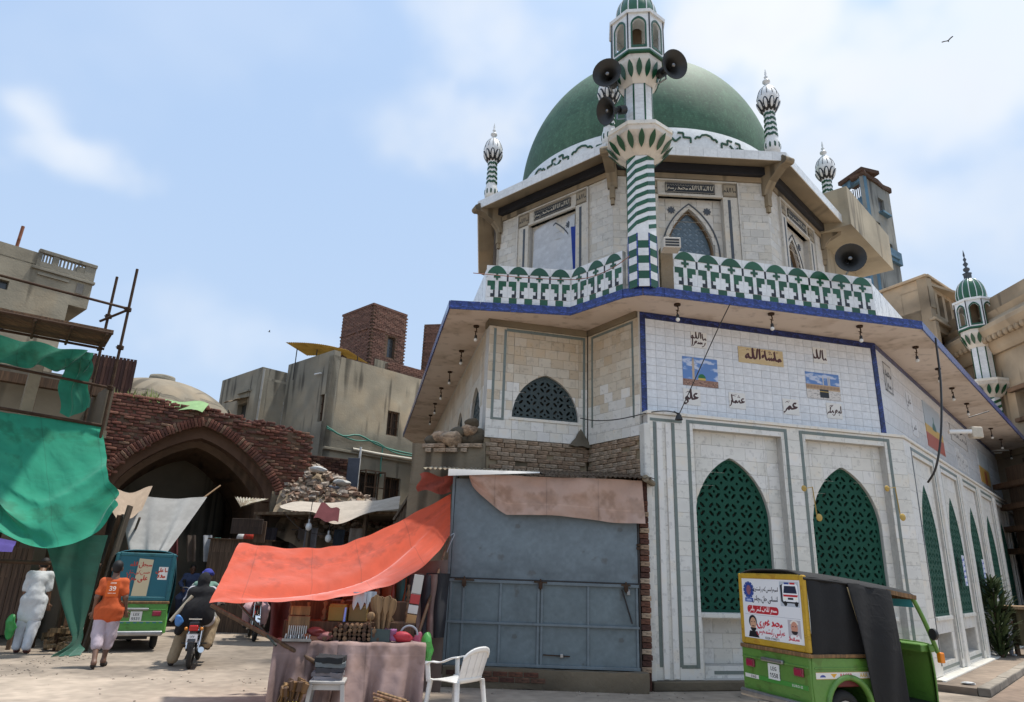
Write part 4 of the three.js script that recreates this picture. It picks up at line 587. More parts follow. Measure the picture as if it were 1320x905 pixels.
// ---------------------------------------------------------------- loudspeakers
{
  const make = (label) => {
    const g = thing('loudspeaker', label, 'loudspeaker', [0, 0, 0], 0, 'horn loudspeakers of the shrine');
    part('horn', lathe([[.045, -.30], [.055, -.22], [.10, -.10], [.17, -.02], [.25, .035], [.262, .04], [.262, .052], [.245, .046], [.165, 0], [.095, -.08], [.04, -.2]], 28).rotateX(Math.PI / 2), mat([.045, .045, .043], 'metal', .45, { metalness: .3 }), g);
    part('inner_horn', lathe([[.0, -.02], [.03, -.02], [.036, 0], [.03, .02], [0, .026]], 14).rotateX(Math.PI / 2), M.steel, g);
    part('driver', [cyl([0, 0, -.29], [0, 0, -.44], .085, .085, 16), cyl([0, 0, -.44], [0, 0, -.46], .06, .05, 14)], M.blackPaint, g);
    part('bracket', [bar([0, -.02, -.24], [0, -.17, -.2], .03, .012), bar([0, -.17, -.2], [0, -.17, -.42], .03, .012)], M.steel, g);
    return g;
  };
  const s0 = make('black horn loudspeaker high on the striped minaret, mouth turned to the street');
  const aim = (o, p, to, s = 1) => { o.position.copy(p); o.quaternion.setFromUnitVectors(V(0, 0, 1), V(...to).normalize()); o.scale.setScalar(s); };
  aim(s0, atD(783, 95, 10.45), [-.42, -.22, 1], 1.02);
  aim(dup(s0, [0, 0, 0], 0, 'black horn loudspeaker on the minaret, turned towards the long side wall'), atD(868, 84, 10.5), [.42, -.3, 1], 1.02);
  aim(dup(s0, [0, 0, 0], 0, 'lower horn loudspeaker of the minaret seen from its side'), atD(783, 143, 10.5), [-.86, -.42, .42], .95);
  aim(dup(s0, [0, 0, 0], 0, 'black horn loudspeaker standing behind the chequered parapet'), atD(1096, 333, 12.3), [-.28, -.12, 1], .98);
}
// bulbs on rods under the eave
{
  const g0 = thing('hanging_bulb', 'small bulb on a short rusty rod under the eave, above the picture tiles', 'bulb', [0, 0, 0], 0, 'bulbs hanging under the front eave');
  part('rod', [cyl([0, 0, 0], [0, -.03, 0], .06, .055, 10), tube([[0, -.03, 0], [.012, -.09, 0], [-.008, -.15, 0], [0, -.2, 0]], .012, 5, 8), bar([-.03, -.11, 0], [.03, -.13, 0], .012)], M.rust, g0);
  part('socket', lathe([[.0, -.26], [.028, -.255], [.026, -.2], [.015, -.19]], 10), M.blackPaint, g0); part('glass', new THREE.SphereGeometry(.036, 12, 10).translate(0, -.285, 0), mat([.75, .75, .72], null, .2), g0);
  const P = (x, y) => { const p = atY(x, y, eaveH - .001); return [p.x, p.y, p.z]; };
  g0.position.set(...P(873, 392)); for (const [x, y] of [[994, 404], [1108, 420]]) dup(g0, P(x, y));
  const r = [[1180, 447], [1209, 475], [1227, 500], [1246, 520], [1277, 552], [1290, 566], [1302, 580], [1311, 593]].map(([x, y], i) => { const o = dup(g0, P(x, y), i, 'small bulb on a short rod under the eave of the long side wall'); o.userData.group = 'bulbs under the long side eave'; });
  const l = [[614, 420], [595, 452], [580, 479], [569, 500], [561, 520], [555, 535]].map(([x, y], i) => { const o = dup(g0, P(x, y), i, 'small bulb on a rod under the eave above the fan windows'); o.userData.group = 'bulbs under the left eave'; });
}

// ---------------------------------------------------------------- shop kiosk with blue steel shutter
const scatter = (n, f) => { for (let i = 0; i < n; i++) f(i); };
{
  const k = thing('shop_kiosk', 'lock-up kiosk with blue-grey steel shutter on a masonry plinth', 'kiosk', [.65, 0, -11.0]);
  const X = x => x - .65, Z = z => z + 11.0, K = (n, x0, x1, y0, y1, z0, z1, m, r = 0) => part(n, r ? rb(X(x0), X(x1), y0, y1, Z(z0), Z(z1), r) : bx(X(x0), X(x1), y0, y1, Z(z0), Z(z1)), m, k);
  part('plinth', rough(new THREE.BoxGeometry(3.0, .27, 1.1, 40, 5, 8).translate(X(.66), .135, Z(-11.38)), .018, 5), M.plinth, k);
  for (let i = 0; i < 12; i++) part('plinth_brick', rb(-.105, .105, -.032, .032, -.05, .05, .006), pick(M.brick), k, T(X(-.68 + (i % 6) * .225 + (i > 5 ? .1 : 0)), .20 - (i > 5 ? .075 : 0), Z(-10.865), rr(-.04, .04)));
  K('side_wall', -.86, -.80, .2, 3.06, -12.0, -11.05, M.shutterB); K('side_wall', 2.09, 2.24, .0, 3.1, -12.0, -11.06, M.brick[3]);
  for (let r = 0; r < 30; r++) part('jamb_brick', rb(-.07, .07, -.036, .036, -.06, .06, .007), pick(r % 3 ? M.brick : M.oldBrick), k, T(X(2.165 + rr(-.012, .012)), .3 + r * .083, Z(-11.03 + rr(-.015, .01)), rr(-.06, .06)));
  K('upper_shutter', -.82, 2.055, 1.50, 3.0, -11.03, -11.0, M.shutter, .006);
  K('lower_shutter', -.82, 2.055, .30, 1.46, -11.045, -11.015, M.shutterB, .006);
  for (const x of [-.80, -.60, -.04, .535, .59, 1.29, 2.03]) K('frame_bar', x - .018, x + .018, .30, 1.46, -11.013, -10.985, M.shutter, .004);
  for (const [y, h] of [[1.46, .045], [.87, .035], [.30, .045]]) K('frame_bar', -.83, 2.06, y - h / 2, y + h / 2, -11.01, -10.972, M.shutter, .005);
  K('top_rail', -.82, 2.06, 1.485, 1.505, -11.02, -10.985, M.iron);
  K('frame_post', -.865, -.825, .27, 3.04, -11.05, -10.98, M.shutter, .005); K('frame_post', 2.058, 2.088, .27, 3.04, -11.05, -10.99, M.iron, .005);
  for (const [x, w] of [[-.60, .3], [.56, .2], [1.86, .14]]) { part('latch', [bar([X(x - w / 2), 1.475, Z(-10.965)], [X(x + w / 2), 1.47, Z(-10.965)], .035, .02), rb(X(x) - .03, X(x) + .03, 1.38, 1.47, Z(-10.97), Z(-10.93), .008), cyl([X(x), 1.36, Z(-10.95)], [X(x), 1.52, Z(-10.95)], .012)], M.rust, k); }
  part('padlock', [rb(X(1.87), X(1.92), 1.33, 1.40, Z(-10.965), Z(-10.94), .01), new THREE.TorusGeometry(.018, .005, 6, 12, Math.PI).translate(X(1.895), 1.40, Z(-10.95))], M.steel, k);
  part('padlock', [rb(X(.87), X(.92), .42, .48, Z(-10.995), Z(-10.97), .01)], M.steel, k); part('hasp', bar([X(.62), .455, Z(-10.99)], [X(1.02), .445, Z(-10.99)], .028, .014), M.rust, k);
  part('prop_rod', cyl([X(1.80), 1.41, Z(-10.96)], [X(1.95), .93, Z(-10.975)], .011), M.iron, k);
  for (const y of [2.0, 2.05]) part('hinge', rb(X(2.04), X(2.10), y, y + .04, Z(-11.0), Z(-10.96), .006), M.rust, k);
  K('back_wall', -.84, 2.24, .2, 3.1, -12.06, -12.02, M.dark);
  // corrugated roof
  const roof = (x0, x1, zA, zB, yA, yB, pitch = .076, amp = .012) => { const n = Math.round((x1 - x0) / pitch) * 6; return sheet((u, v) => V(X(lerp(x0, x1, u)), lerp(yA, yB, v) + amp * Math.cos(u * (x1 - x0) / pitch * 2 * Math.PI), Z(lerp(zA, zB, v))), n, 1, .004); };
  part('roof_sheet', roof(-1.32, .55, -12.0, -10.72, 3.30, 3.095), M.sheetMetal, k); part('roof_sheet', roof(.50, 2.30, -12.0, -10.70, 3.31, 3.065), mat([.20, .16, .13], 'rust', .8, { metalness: .2 }), k);
  part('roof_pipe', cyl([X(2.15), 3.07, Z(-10.72)], [X(2.36), 3.05, Z(-11.2)], .055, .05, 12), M.conc, k);
  part('roof_flap', sheet((u, v) => V(X(lerp(-.92, .5, u)), lerp(3.10, 2.99 + .09 * u, v), Z(-10.69 + .03 * v)), 10, 2, .004), mat([.70, .68, .64], 'grime', .7), k);
  // pink cover cloth hanging from the roof edge
  const bot = u => u < .22 ? lerp(3.0, 2.47, Math.pow(u / .22, .55)) : lerp(2.47, 2.40, (u - .22) / .7) - .02 * Math.sin(u * 9);
  solo('cover_cloth', sheet((u, v) => { const x = lerp(-.60, 2.12, u), yt = 3.045; return V(x + .03 * v * Math.sin(u * 20), lerp(yt, bot(u), v), -10.80 + .035 * Math.sin(u * 11 + v * 3) + .02 * Math.sin(u * 31 - v * 2) + .05 * (fbm(u * 9 + v, v * 5 - u * 3, 4) - .5) + .06 * v * (u > .93 ? 1 : 0) - .06 * v); }, 64, 14, 0), cloth([.53, .37, .30], { map: TX.tarp, bumpScale: .01 }), 'dusty pink cloth hanging from the kiosk roof over the blue shutter', 'cloth');
}
// ---------------------------------------------------------------- brick wall left bare under the upper wall, with loose stones on its stub
{
  const w = thing('brick_wall', 'bare weathered brick wall between kiosk roof and marble ledge', 'wall', [1.45, 0, -12.52]);
  const W0 = T(-1.45, 0, 12.52), gs = [.225, .205, .11].map(L => rough(new RoundedBoxGeometry(L, .068, .1, 1, .008), .006, 14, L * 90)); gs.forEach(g => { uvMetres(g); g.userData.done = true; });
  const lay = (M4, L, z) => { part('mortar', bx(0, L, 3.0, 3.86, -.135, z - .045), M.mortar, w, MM(W0, M4)); for (let r = 0; r < 11; r++) { let x = r % 2 ? .02 : .11; for (; x < L - .04;) { const i = rnd() < .14 ? 2 : rnd() < .5 ? 0 : 1, bl = [.225, .205, .11][i]; if (rnd() > .045 && x + bl < L + .06) part('brick', gs[i], pick(M.oldBrick), w, MM(W0, M4, T(x + bl / 2, 3.05 + r * .0775, z - .05 + rr(-.014, .01), rr(-.04, .04), 0, rr(-.015, .015)))); x += bl + .012; } } };
  lay(MD, LD, -.0); lay(MC, LC, -.0);
  const s0 = [-1.72, -12.25], s1 = [-.44, -11.98];
  part('stub', rough(new THREE.BoxGeometry(1.35, 3.75, .4, 20, 40, 5).translate(.66, 1.88, -.2), .03, 4), M.plinth, w, MM(W0, wallM(s0, s1)));
  for (let i = 0; i < 9; i++) part('brick', gs[i % 3], pick(M.oldBrick), w, MM(W0, wallM(s0, s1), T(.3 + (i % 5) * .22, 3.70 - Math.floor(i / 5) * .08, .005 + rr(-.01, .01), rr(-.1, .1))));
  const lumps = [0, 1, 2].map(i => rough(new THREE.IcosahedronGeometry(.12, 2), .05, 7, i * 11));
  [[.50, .02, 1.4], [.72, 0, 1.6], [.92, .0, 1.2], [.80, .12, 1.1], [1.12, .02, 1.5], [1.02, .16, 1.2], [1.2, .12, .9], [1.08, .28, 1.0], [.3, -.02, 1.1]].forEach(([x, y, s], i) => { const p = V(x, 3.84 + y, -.15 + (i % 2) * .12).applyMatrix4(wallM(s0, s1)); const o = solo('loose_stone', lumps[i % 3], pick(i < 2 ? M.oldBrick : [M.conc, M.plinth, M.oldBrick[1]]), 'rough broken stone lying on the wall stub beside the fan windows', 'stone', 'loose stones on the wall stub'); o.position.copy(p); o.scale.set(s * 1.15, s * .75, s); o.rotation.y = i; });
  part('cement_patch', rough(new THREE.ConeGeometry(.2, .34, 12, 6), .03, 9).scale(1.2, 1, .35), M.conc, w, MM(W0, MD, T(LD - .12, 3.99, .03)));
}
// ---------------------------------------------------------------- orange tarpaulin on poles
{
  const top = [[308, 700, 10.3], [345, 704, 10.2], [400, 707, 10.2], [440, 702, 10.3], [480, 688, 10.5], [530, 664, 10.8], [581, 637, 11.05]], bot = [[270, 777, 9.0], [330, 776, 8.8], [400, 774, 8.75], [455, 767, 8.9], [510, 751, 9.4], [555, 722, 10.1], [580, 690, 10.8]];
  const line = L => new THREE.CatmullRomCurve3(L.map(p => atD(...p)));
  const a = line(top), b = line(bot);
  const P = (u, v) => { const p = mix3(a.getPoint(u), b.getPoint(u), v); const fold = v - lerp(.92, .30, u), g = Math.exp(-fold * fold / .006) * Math.sin(Math.PI * clamp(u, .05, .95)); p.y -= .10 * Math.sin(Math.PI * v) * Math.sin(Math.PI * u) + .13 * g; p.z += .10 * g; const edge = Math.min(v, 1 - v); p.y += .008 * Math.sin(u * 46) * sstep(.12, 0, edge) + .005 * Math.sin(u * 23 + v * 14); p.z += .010 * Math.sin(u * 17 + v * 9) + .004 * Math.sin(u * 61 + v * 23) + .006 * (fbm(u * 18, v * 9, 4) - .5) * 6; return p; };
  solo('orange_tarpaulin', sheet(P, 90, 36, 0), tarp([.92, .115, .035], .5), 'bright orange tarpaulin stretched over the market stall', 'tarpaulin');
  const q = (x, y, d) => atD(x, y, d).toArray();
  solo('tarpaulin_pole', cyl(q(272, 780, 9.0), q(422, 862, 8.68), .022, .026, 8), M.wood, 'brown pole propping the low corner of the orange tarpaulin', 'pole');
  solo('tarpaulin_pole', cyl(q(306, 776, 9.2), q(356, 832, 8.7), .014, .014, 8), mat([.05, .09, .08], 'wood', .6), 'thin dark green pole leaning under the orange tarpaulin', 'pole');
  solo('tarpaulin_pole', cyl(q(580, 692, 10.8), q(535, 830, 9.8), .02, .022, 8), M.wood, 'brown pole slanting down beside the blue shutter', 'pole');
  solo('tie_rope', tube([q(581, 690, 10.8), q(586, 688, 10.9), q(579, 704, 10.85), q(576, 712, 10.85)], .008, 5), mat([.45, .5, .55], 'cloth', .9), 'pale knotted rope tying the orange tarpaulin to the kiosk', 'rope');
  const p0 = atD(580, 637, 11.05); solo('red_cloth', sheet((u, v) => V(lerp(-1.42, -.88, u) + .04 * Math.sin(v * 6), lerp(3.06, 2.78, v) + .03 * Math.sin(u * 7), -11.12 + .05 * Math.sin(u * 9 + v * 4)), 16, 12, 0), tarp([.42, .09, .06], .3), 'crumpled dark red cloth tucked under the kiosk roof', 'cloth');
}
// ---------------------------------------------------------------- market table and its goods
{
  const L = [-2.55, -8.42], R = [-.93, -8.66], tl = len2(L, R), mt = wallM(L, R);
  const t = thing('market_table', 'long wooden market table under the orange tarpaulin', 'table', [L[0], 0, L[1]], -Math.atan2(R[1] - L[1], R[0] - L[0]));
  part('tabletop', rb(0, tl, .74, .775, -1.15, .0, .006), M.woodGrey, t); for (const [x, z] of [[.06, -.06], [tl - .06, -.06], [.06, -1.08], [tl - .06, -1.08]]) part('leg', bx(x - .03, x + .03, 0, .74, z - .03, z + .03), M.wood, t);
  const pt = (x, y, z) => V(x, y, z).applyMatrix4(mt);
  const drape = (x0, x1, yb, m, label, ph) => solo('table_cloth', sheet((u, v) => { const s = v * (.785 - yb + .28); if (s < .28) return pt(lerp(x0, x1, u), .784 + .006 * Math.sin(u * 20 + ph), -.28 + s + .012); const d = s - .28; return pt(lerp(x0, x1, u) + .05 * d * Math.sin(u * 12 + ph), .784 - d * (1 - .03 * Math.sin(u * 9)), .02 + d * (.16 + .15 * Math.sin(u * 15 + ph + d) + .07 * Math.sin(u * 33 + d * 4)) + .03 * (fbm(u * 7 + ph, d * 6, 4) - .5)); }, 56, 26, 0), m, label, 'cloth');
  drape(-.03, .68, .12, cloth([.27, .185, .17], { map: TX.tarp, bumpScale: .008 }), 'mauve dust cloth hanging over the open end of the market table', 1); drape(.60, tl + .05, .14, cloth([.42, .29, .26], { map: TX.tarp, bumpScale: .008 }), 'wrinkled pinkish cloth hanging over the table beside the white chair', 4);
  // wooden rods stacked end-on
  const rodG = [cyl([0, 0, -.34], [0, 0, 0], .026, .026, 10), cyl([0, 0, -.34], [0, 0, 0], .021, .021, 10)].map(g => { uvMetres(g); g.userData.done = true; return g; }), rodM = [mat([.24, .14, .075], 'wood', .7), mat([.16, .085, .05], 'wood', .7), mat([.34, .22, .13], 'wood', .7)];
  for (let r = 0; r < 4; r++) for (let i = 0; i < 13 - r * 2; i++) { const o = solo('wooden_rod', rodG[(i + r) % 2], pick(rodM), 'short round wooden rod stacked end-on in the pile on the market table', 'rod', 'wooden rods piled on the market table'); const p = pt(.52 + i * .055 + r * .055 + rr(-.006, .006), .812 + r * .045, -.05 + rr(-.05, .02)); o.position.copy(p); o.rotation.y = t.rotation.y + rr(-.06, .06); }
  // wooden spoons and spatulas in a dark box
  const box = solo('goods_box', [bx(-.11, .11, 0, .14, -.09, -.08), bx(-.11, .11, 0, .14, .08, .09), bx(-.11, -.10, 0, .14, -.08, .08), bx(.10, .11, 0, .14, -.08, .08), bx(-.1, .1, 0, .01, -.08, .08)], mat([.035, .06, .06], 'fine', .5), 'dark open box holding wooden spatulas on the market table', 'box'); box.position.copy(pt(1.16, .785, -.14));
  for (let i = 0; i < 9; i++) { const s = new THREE.Shape(); s.moveTo(-.012, -.2); s.lineTo(.012, -.2); s.lineTo(.014, .06); s.quadraticCurveTo(.06, .14, .03, .24); s.quadraticCurveTo(0, .28, -.03, .24); s.quadraticCurveTo(-.06, .14, -.014, .06); const o = solo('wooden_spatula', ext(s, .012, .002), i % 3 ? M.woodPale : mat([.34, .19, .09], 'wood', .6), 'wooden spatula standing upright in the dark box', 'spatula', 'wooden spatulas in the dark box'); const p = pt(1.075 + i * .021, 1.02 + rr(-.02, .03), -.18 + (i % 3) * .04); o.position.copy(p); o.rotation.set(rr(-.12, .08), rr(-.3, .3), (4 - i) * .045); }
  const lad = solo('wooden_ladle', [new THREE.SphereGeometry(.05, 14, 10).scale(1, 1, .45), cyl([0, -.04, 0], [.03, -.3, 0], .009, .008, 8)], M.woodPale, 'round wooden ladle standing above the rod pile', 'ladle'); lad.position.copy(pt(1.02, 1.06, -.10));
  // comb boxes, packets and baskets along the back
  const combs = (x, label) => { const g = thing('comb_box', label, 'box', pt(x, .78, -.12).toArray(), t.rotation.y); part('carton', rb(-.12, .12, 0, .26, -.04, 0, .004), mat([.36, .24, .13], 'wood', .8), g); part('lid_flap', rb(-.11, .11, .27, .37, -.05, -.035, .004), mat([.44, .27, .12], 'wood', .8), g); for (let i = 0; i < 9; i++) part('comb', rb(-.105 + i * .024, -.093 + i * .024, .02, .16, .002, .03, .003), mat([.52, .50, .47], 'fine', .5), g); };
  combs(.20, 'cardboard box of pale combs standing at the table end');
  const tray = thing('goods_tray', 'flat tray of small metal goods at the table end', 'tray', pt(.22, .785, -.02).toArray(), t.rotation.y); part('tray', [bx(-.16, .16, 0, .008, -.1, .08), bx(-.16, .16, 0, .03, .08, .086)], M.steel, tray); for (let i = 0; i < 20; i++) part('trinket', cyl([-.14 + (i % 10) * .03, .01, -.06 + Math.floor(i / 10) * .07], [-.14 + (i % 10) * .03, .05 + .02 * rnd(), -.06 + Math.floor(i / 10) * .07], .009, .006, 6), i % 3 ? M.steel : M.chrome, tray);
  [[.42, .9, 'red'], [.50, .86, 'pink'], [.36, .84, 'orange']].forEach(([x, y, c], i) => { const o = solo('bead_bundle', rough(new THREE.IcosahedronGeometry(.085, 3), .03, 16, i * 7).scale(1.3, .7, 1), mat([[.20, .025, .025], [.26, .09, .09], [.28, .10, .04]][i], 'cloth', .6), c + ' bundle of beads lying beside the rod pile', 'beads'); o.position.copy(pt(x, y - .03, -.12)); });
  [[.62, [.24, .17, .03]], [.86, [.20, .13, .04]]].forEach(([x, c], i) => { const o = solo('goods_crate', [rb(-.11, .11, 0, .17, -.08, .08, .01), bx(-.1, .1, .17, .19, -.07, .07)], mat(c, 'grime', .6), i ? 'dull amber carton behind the rod pile' : 'yellow carton behind the rod pile', 'carton'); o.position.copy(pt(x, .98, -.42)); });
  const shelf = thing('goods_shelf', 'dark stepped shelf at the back of the market table', 'shelf', pt(.75, .775, -.5).toArray(), t.rotation.y); part('step', bx(-.75, .8, 0, .2, -.18, .16), M.wood, shelf); part('step', bx(-.75, .8, .2, .42, -.5, -.2), M.wood, shelf);
  for (let i = 0; i < 16; i++) { const o = solo('wooden_toy', lathe([[.02, 0], [.035, .02], [.015, .06], [.03, .1], [.012, .16], [.024, .19], [0, .21]].map(p => [p[0] * rr(.8, 1.3), p[1] * rr(.9, 1.2)]), 10), pick([...rodM, M.woodPale, mat([.3, .05, .03], 'wood', .5)]), 'small turned wooden figure on the dark stepped shelf', 'figure', 'turned wooden figures on the stepped shelf'); o.position.copy(pt(.05 + (i % 8) * .2, i < 8 ? .976 : 1.196, i < 8 ? -.46 : -.82)); }
  const pen = solo('blue_tube', cyl([0, 0, 0], [.008, .16, 0], .014, .012, 10), mat([.25, .35, .85], null, .3), 'bright blue tube standing among the wooden goods', 'tube'); pen.position.copy(pt(.70, .98, -.30));
  const bag = thing('red_bag', 'small red bag with a looped handle on the table corner', 'bag', pt(1.42, .785, -.1).toArray(), t.rotation.y); part('bag', rough(new THREE.IcosahedronGeometry(.1, 3), .025, 12).scale(1.2, .65, .8).translate(0, .055, 0), mat([.5, .03, .05], 'cloth', .6), bag); part('handle', new THREE.TorusGeometry(.1, .012, 6, 18, Math.PI).translate(.06, .08, 0), mat([.3, .32, .36], 'cloth', .6), bag);
  const pk = solo('purple_packet', rough(new THREE.BoxGeometry(.14, .12, .1, 6, 6, 6), .025, 16), mat([.35, .12, .28], 'cloth', .5), 'crumpled purple packet beside the red bag', 'packet'); pk.position.copy(pt(1.27, .86, -.12));
  // strips of hanging packs near the kiosk
  const strip = thing('hanging_packs', 'string of red, white and brown packs hanging beside the kiosk', 'packs', pt(1.52, 0, -.45).toArray(), t.rotation.y); [[1.42, [.5, .48, .45], .24], [1.26, [.42, .04, .04], .13], [1.13, [.6, .58, .56], .1], [1.0, [.45, .25, .1], .14], [.87, [.45, .25, .1], .14]].forEach(([y, c, h], i) => part('pack', rb(-.06, .06, -h / 2, h / 2, -.03, .03, .006), mat(c, 'grime', .6), strip, T(.03 - (1.42 - y) * .12, y, .0, 0, 0, -.12))); part('string', cyl([.05, 1.56, -.02], [-.04, .8, -.02], .004), M.wood, strip);
  // clothes and bags hung behind the table
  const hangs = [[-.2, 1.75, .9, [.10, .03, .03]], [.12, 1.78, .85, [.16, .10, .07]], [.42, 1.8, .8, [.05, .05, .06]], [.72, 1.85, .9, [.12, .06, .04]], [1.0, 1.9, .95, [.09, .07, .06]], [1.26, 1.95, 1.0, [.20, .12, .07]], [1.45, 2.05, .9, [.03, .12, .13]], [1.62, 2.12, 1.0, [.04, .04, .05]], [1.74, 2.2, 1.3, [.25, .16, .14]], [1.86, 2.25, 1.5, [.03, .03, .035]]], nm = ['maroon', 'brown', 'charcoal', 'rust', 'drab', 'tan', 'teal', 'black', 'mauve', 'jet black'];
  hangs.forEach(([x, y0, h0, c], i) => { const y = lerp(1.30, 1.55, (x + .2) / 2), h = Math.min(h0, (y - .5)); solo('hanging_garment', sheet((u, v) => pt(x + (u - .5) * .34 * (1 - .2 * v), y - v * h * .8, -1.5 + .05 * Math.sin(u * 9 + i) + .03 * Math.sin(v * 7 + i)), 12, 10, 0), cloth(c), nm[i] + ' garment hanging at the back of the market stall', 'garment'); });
  [[.86, 1.32, .16], [1.0, 1.33, .12]].forEach(([x, y, w], i) => solo('white_rag', sheet((u, v) => pt(x + (u - .5) * w, y - v * (.16 + .05 * Math.sin(u * 12)), -.3 + .02 * Math.sin(u * 8)), 8, 6, 0), cloth([.55, .58, .62]), i ? 'smaller white rag pegged under the orange tarpaulin' : 'larger white rag pegged under the orange tarpaulin', 'rag'));
  const back = solo('stall_backdrop', sheet((u, v) => pt(lerp(.05, 2.0, u), lerp(1.5, 1.75, u) * (1 - v), -1.78 + .06 * Math.sin(u * 14) + .03 * Math.sin(v * 8)), 30, 8, 0), cloth([.17, .13, .11]), 'brown cloth screen behind the market stall', 'screen');
  // plastic bags beside the table
  [[1.72, .62, [.10, .45, .08], 'green'], [1.60, .60, [.45, .08, .14], 'pink']].forEach(([x, y, c, n], i) => { const o = solo('plastic_bag', rough(new THREE.SphereGeometry(.1, 16, 14).scale(.75, 1.9, .6), .035, 10, i * 5), new THREE.MeshPhysicalMaterial({ color: C(...c), roughness: .35, transmission: .25, thickness: 0, side: THREE.DoubleSide }), n + ' plastic bag hanging between the table and the shutter', 'bag'); o.position.copy(pt(x, y + .08, -.25)); });
}
// ---------------------------------------------------------------- chairs and baskets in front of the stall
{
  const c = thing('plastic_chair', 'white plastic armchair in front of the blue shutter', 'chair', [-.50, 0, -8.62], -2.2); const m = M.plastic;
  const R = .26;
  part('seat', sheet((u, v) => V(lerp(-.235, .235, u) * (1 - .08 * v), .425 - .012 * Math.cos((u - .5) * 5) * Math.sin(v * 3) - (v < .1 ? .02 * (1 - v / .1) : 0), lerp(.24, -.2, v)), 16, 16, .014), m, c);
  const hole = (x) => 0;
  const bp = (u, v) => { const a = lerp(-.95, .95, u); return V(Math.sin(a) * (.255 + .02 * v), lerp(.43, .80 - .10 * Math.pow(Math.abs(u - .5) * 2, 2.5), v), -.10 - Math.cos(a) * (.13 + .07 * v) - .05 * v); };
  const slats = []; for (let i = 0; i < 5; i++) slats.push(sheet((u, v) => bp(.005 + i * .2 + u * .185, v), 6, 10, .011)); part('backrest', [...slats, sheet((u, v) => bp(u, .86 + v * .14), 24, 3, .018), sheet((u, v) => bp(u, v * .12), 24, 2, .014)], m, c);
  for (const s of [-1, 1]) { part('arm', sheet((u, v) => { const t = u; return V(s * (lerp(.265, .285, Math.sin(t * 3)) + (v - .5) * .055), lerp(.70, .625, sstep(0, .6, t)) - .03 * sstep(.8, 1, t), lerp(-.22, .24, t)); }, 14, 2, .016), m, c); part('arm_support', sheet((u, v) => V(s * (.27 - .015 * v + (u - .5) * .0), lerp(.61, .40, v), lerp(.20, .26, u) - .02 * v), 2, 6, .014), m, c);
    for (const z of [-1, 1]) part('leg', (() => { const g = new THREE.CylinderGeometry(.034, .024, .43, 5, 1).translate(0, .215, 0); const p = g.attributes.position; for (let i = 0; i < p.count; i++) { const k = 1 - p.getY(i) / .43; p.setX(i, p.getX(i) + s * k * .035); p.setZ(i, p.getZ(i) + z * k * .05); } g.computeVertexNormals(); return g.translate(s * .225, 0, z > 0 ? .2 : -.19); })(), m, c); }
  // stool carrying folded cloths
  const st = thing('plastic_stool', 'grey-white plastic stool under the folded cloths', 'stool', [-1.88, 0, -8.25], .12), sm = mat([.44, .43, .42], 'grime', .5);
  part('seat', rb(-.19, .19, .40, .435, -.17, .17, .012), sm, st); for (const x of [-1, 1]) for (const z of [-1, 1]) part('leg', bar([x * .165, .40, z * .145], [x * .205, 0, z * .18], .055, .04), sm, st); for (const z of [.13, -.15]) part('apron', bx(-.16, .16, .345, .398, z, z + .02), sm, st);
  [[.035, [.30, .28, .30], 'pale striped'], [.04, [.20, .18, .19], 'grey'], [.05, [.06, .06, .07], 'dark'], [.045, [.16, .18, .19], 'slate'], [.06, [.02, .022, .025], 'black']].reduce((y, [h, col, n], i) => { const o = solo('folded_cloth', rough(new THREE.BoxGeometry(.30 + .02 * (i % 2), h, .26, 18, 3, 14), .016, 11, i * 3), cloth(col), n + ' folded cloth in the stack on the plastic stool', 'cloth', 'folded cloths on the stool'); o.position.set(-1.88 + rr(-.01, .01), y + h / 2, -8.25); o.rotation.y = .12 + rr(-.1, .1); return y + h; }, .437);
  const bk = thing('yellow_basket', 'yellow plastic basket filled with wooden brushes', 'basket', [-2.22, 0, -8.02]); part('rim', lathe([[.15, 0], [.185, .18], [.2, .19], [.2, .205], [.18, .205]], 20), mat([.55, .42, .02], 'fine', .5), bk); part('base', cyl([0, .005, 0], [0, .015, 0], .15, .15, 18), mat([.5, .4, .02], 'fine', .5), bk);
  for (let i = 0; i < 22; i++) { const t = i * 2.4, r = .04 + .11 * Math.sqrt(i / 22), o = solo('wooden_brush', [cyl([0, -.22, 0], [0, .08, 0], .009, .011, 6), rb(-.028, .028, .07, .17, -.014, .014, .006)], pick([mat([.40, .24, .08], 'wood', .6), mat([.30, .17, .07], 'wood', .6), mat([.14, .08, .05], 'wood', .7)]), 'wooden brush standing in the yellow basket', 'brush', 'wooden brushes in the yellow basket'); o.position.set(-2.22 + Math.cos(t) * r * .8, .255 + rr(-.02, .04), -8.02 + Math.sin(t) * r * .8); o.rotation.set(Math.sin(t) * .35, t, -Math.cos(t) * .35); }
  for (let i = 0; i < 10; i++) { const o = solo('wooden_stick', cyl([-.17, 0, 0], [.17, 0, 0], .013, .02, 7), pick([M.woodPale, mat([.36, .2, .12], 'wood', .7)]), 'turned wooden stick in the loose heap under the table cloth', 'stick', 'wooden sticks heaped under the table'); o.position.set(-1.22 + (i % 4) * .035, .18 + Math.floor(i / 4) * .045, -8.32 + (i % 3) * .05); o.rotation.set(0, rr(-.3, .3), rr(-.3, -.1)); }
  const cr = solo('low_crate', [bx(-.28, .22, 0, .15, -.2, .12)], M.wood, 'low dark crate carrying the heap of wooden sticks', 'crate'); cr.position.set(-1.17, 0, -8.32);
}

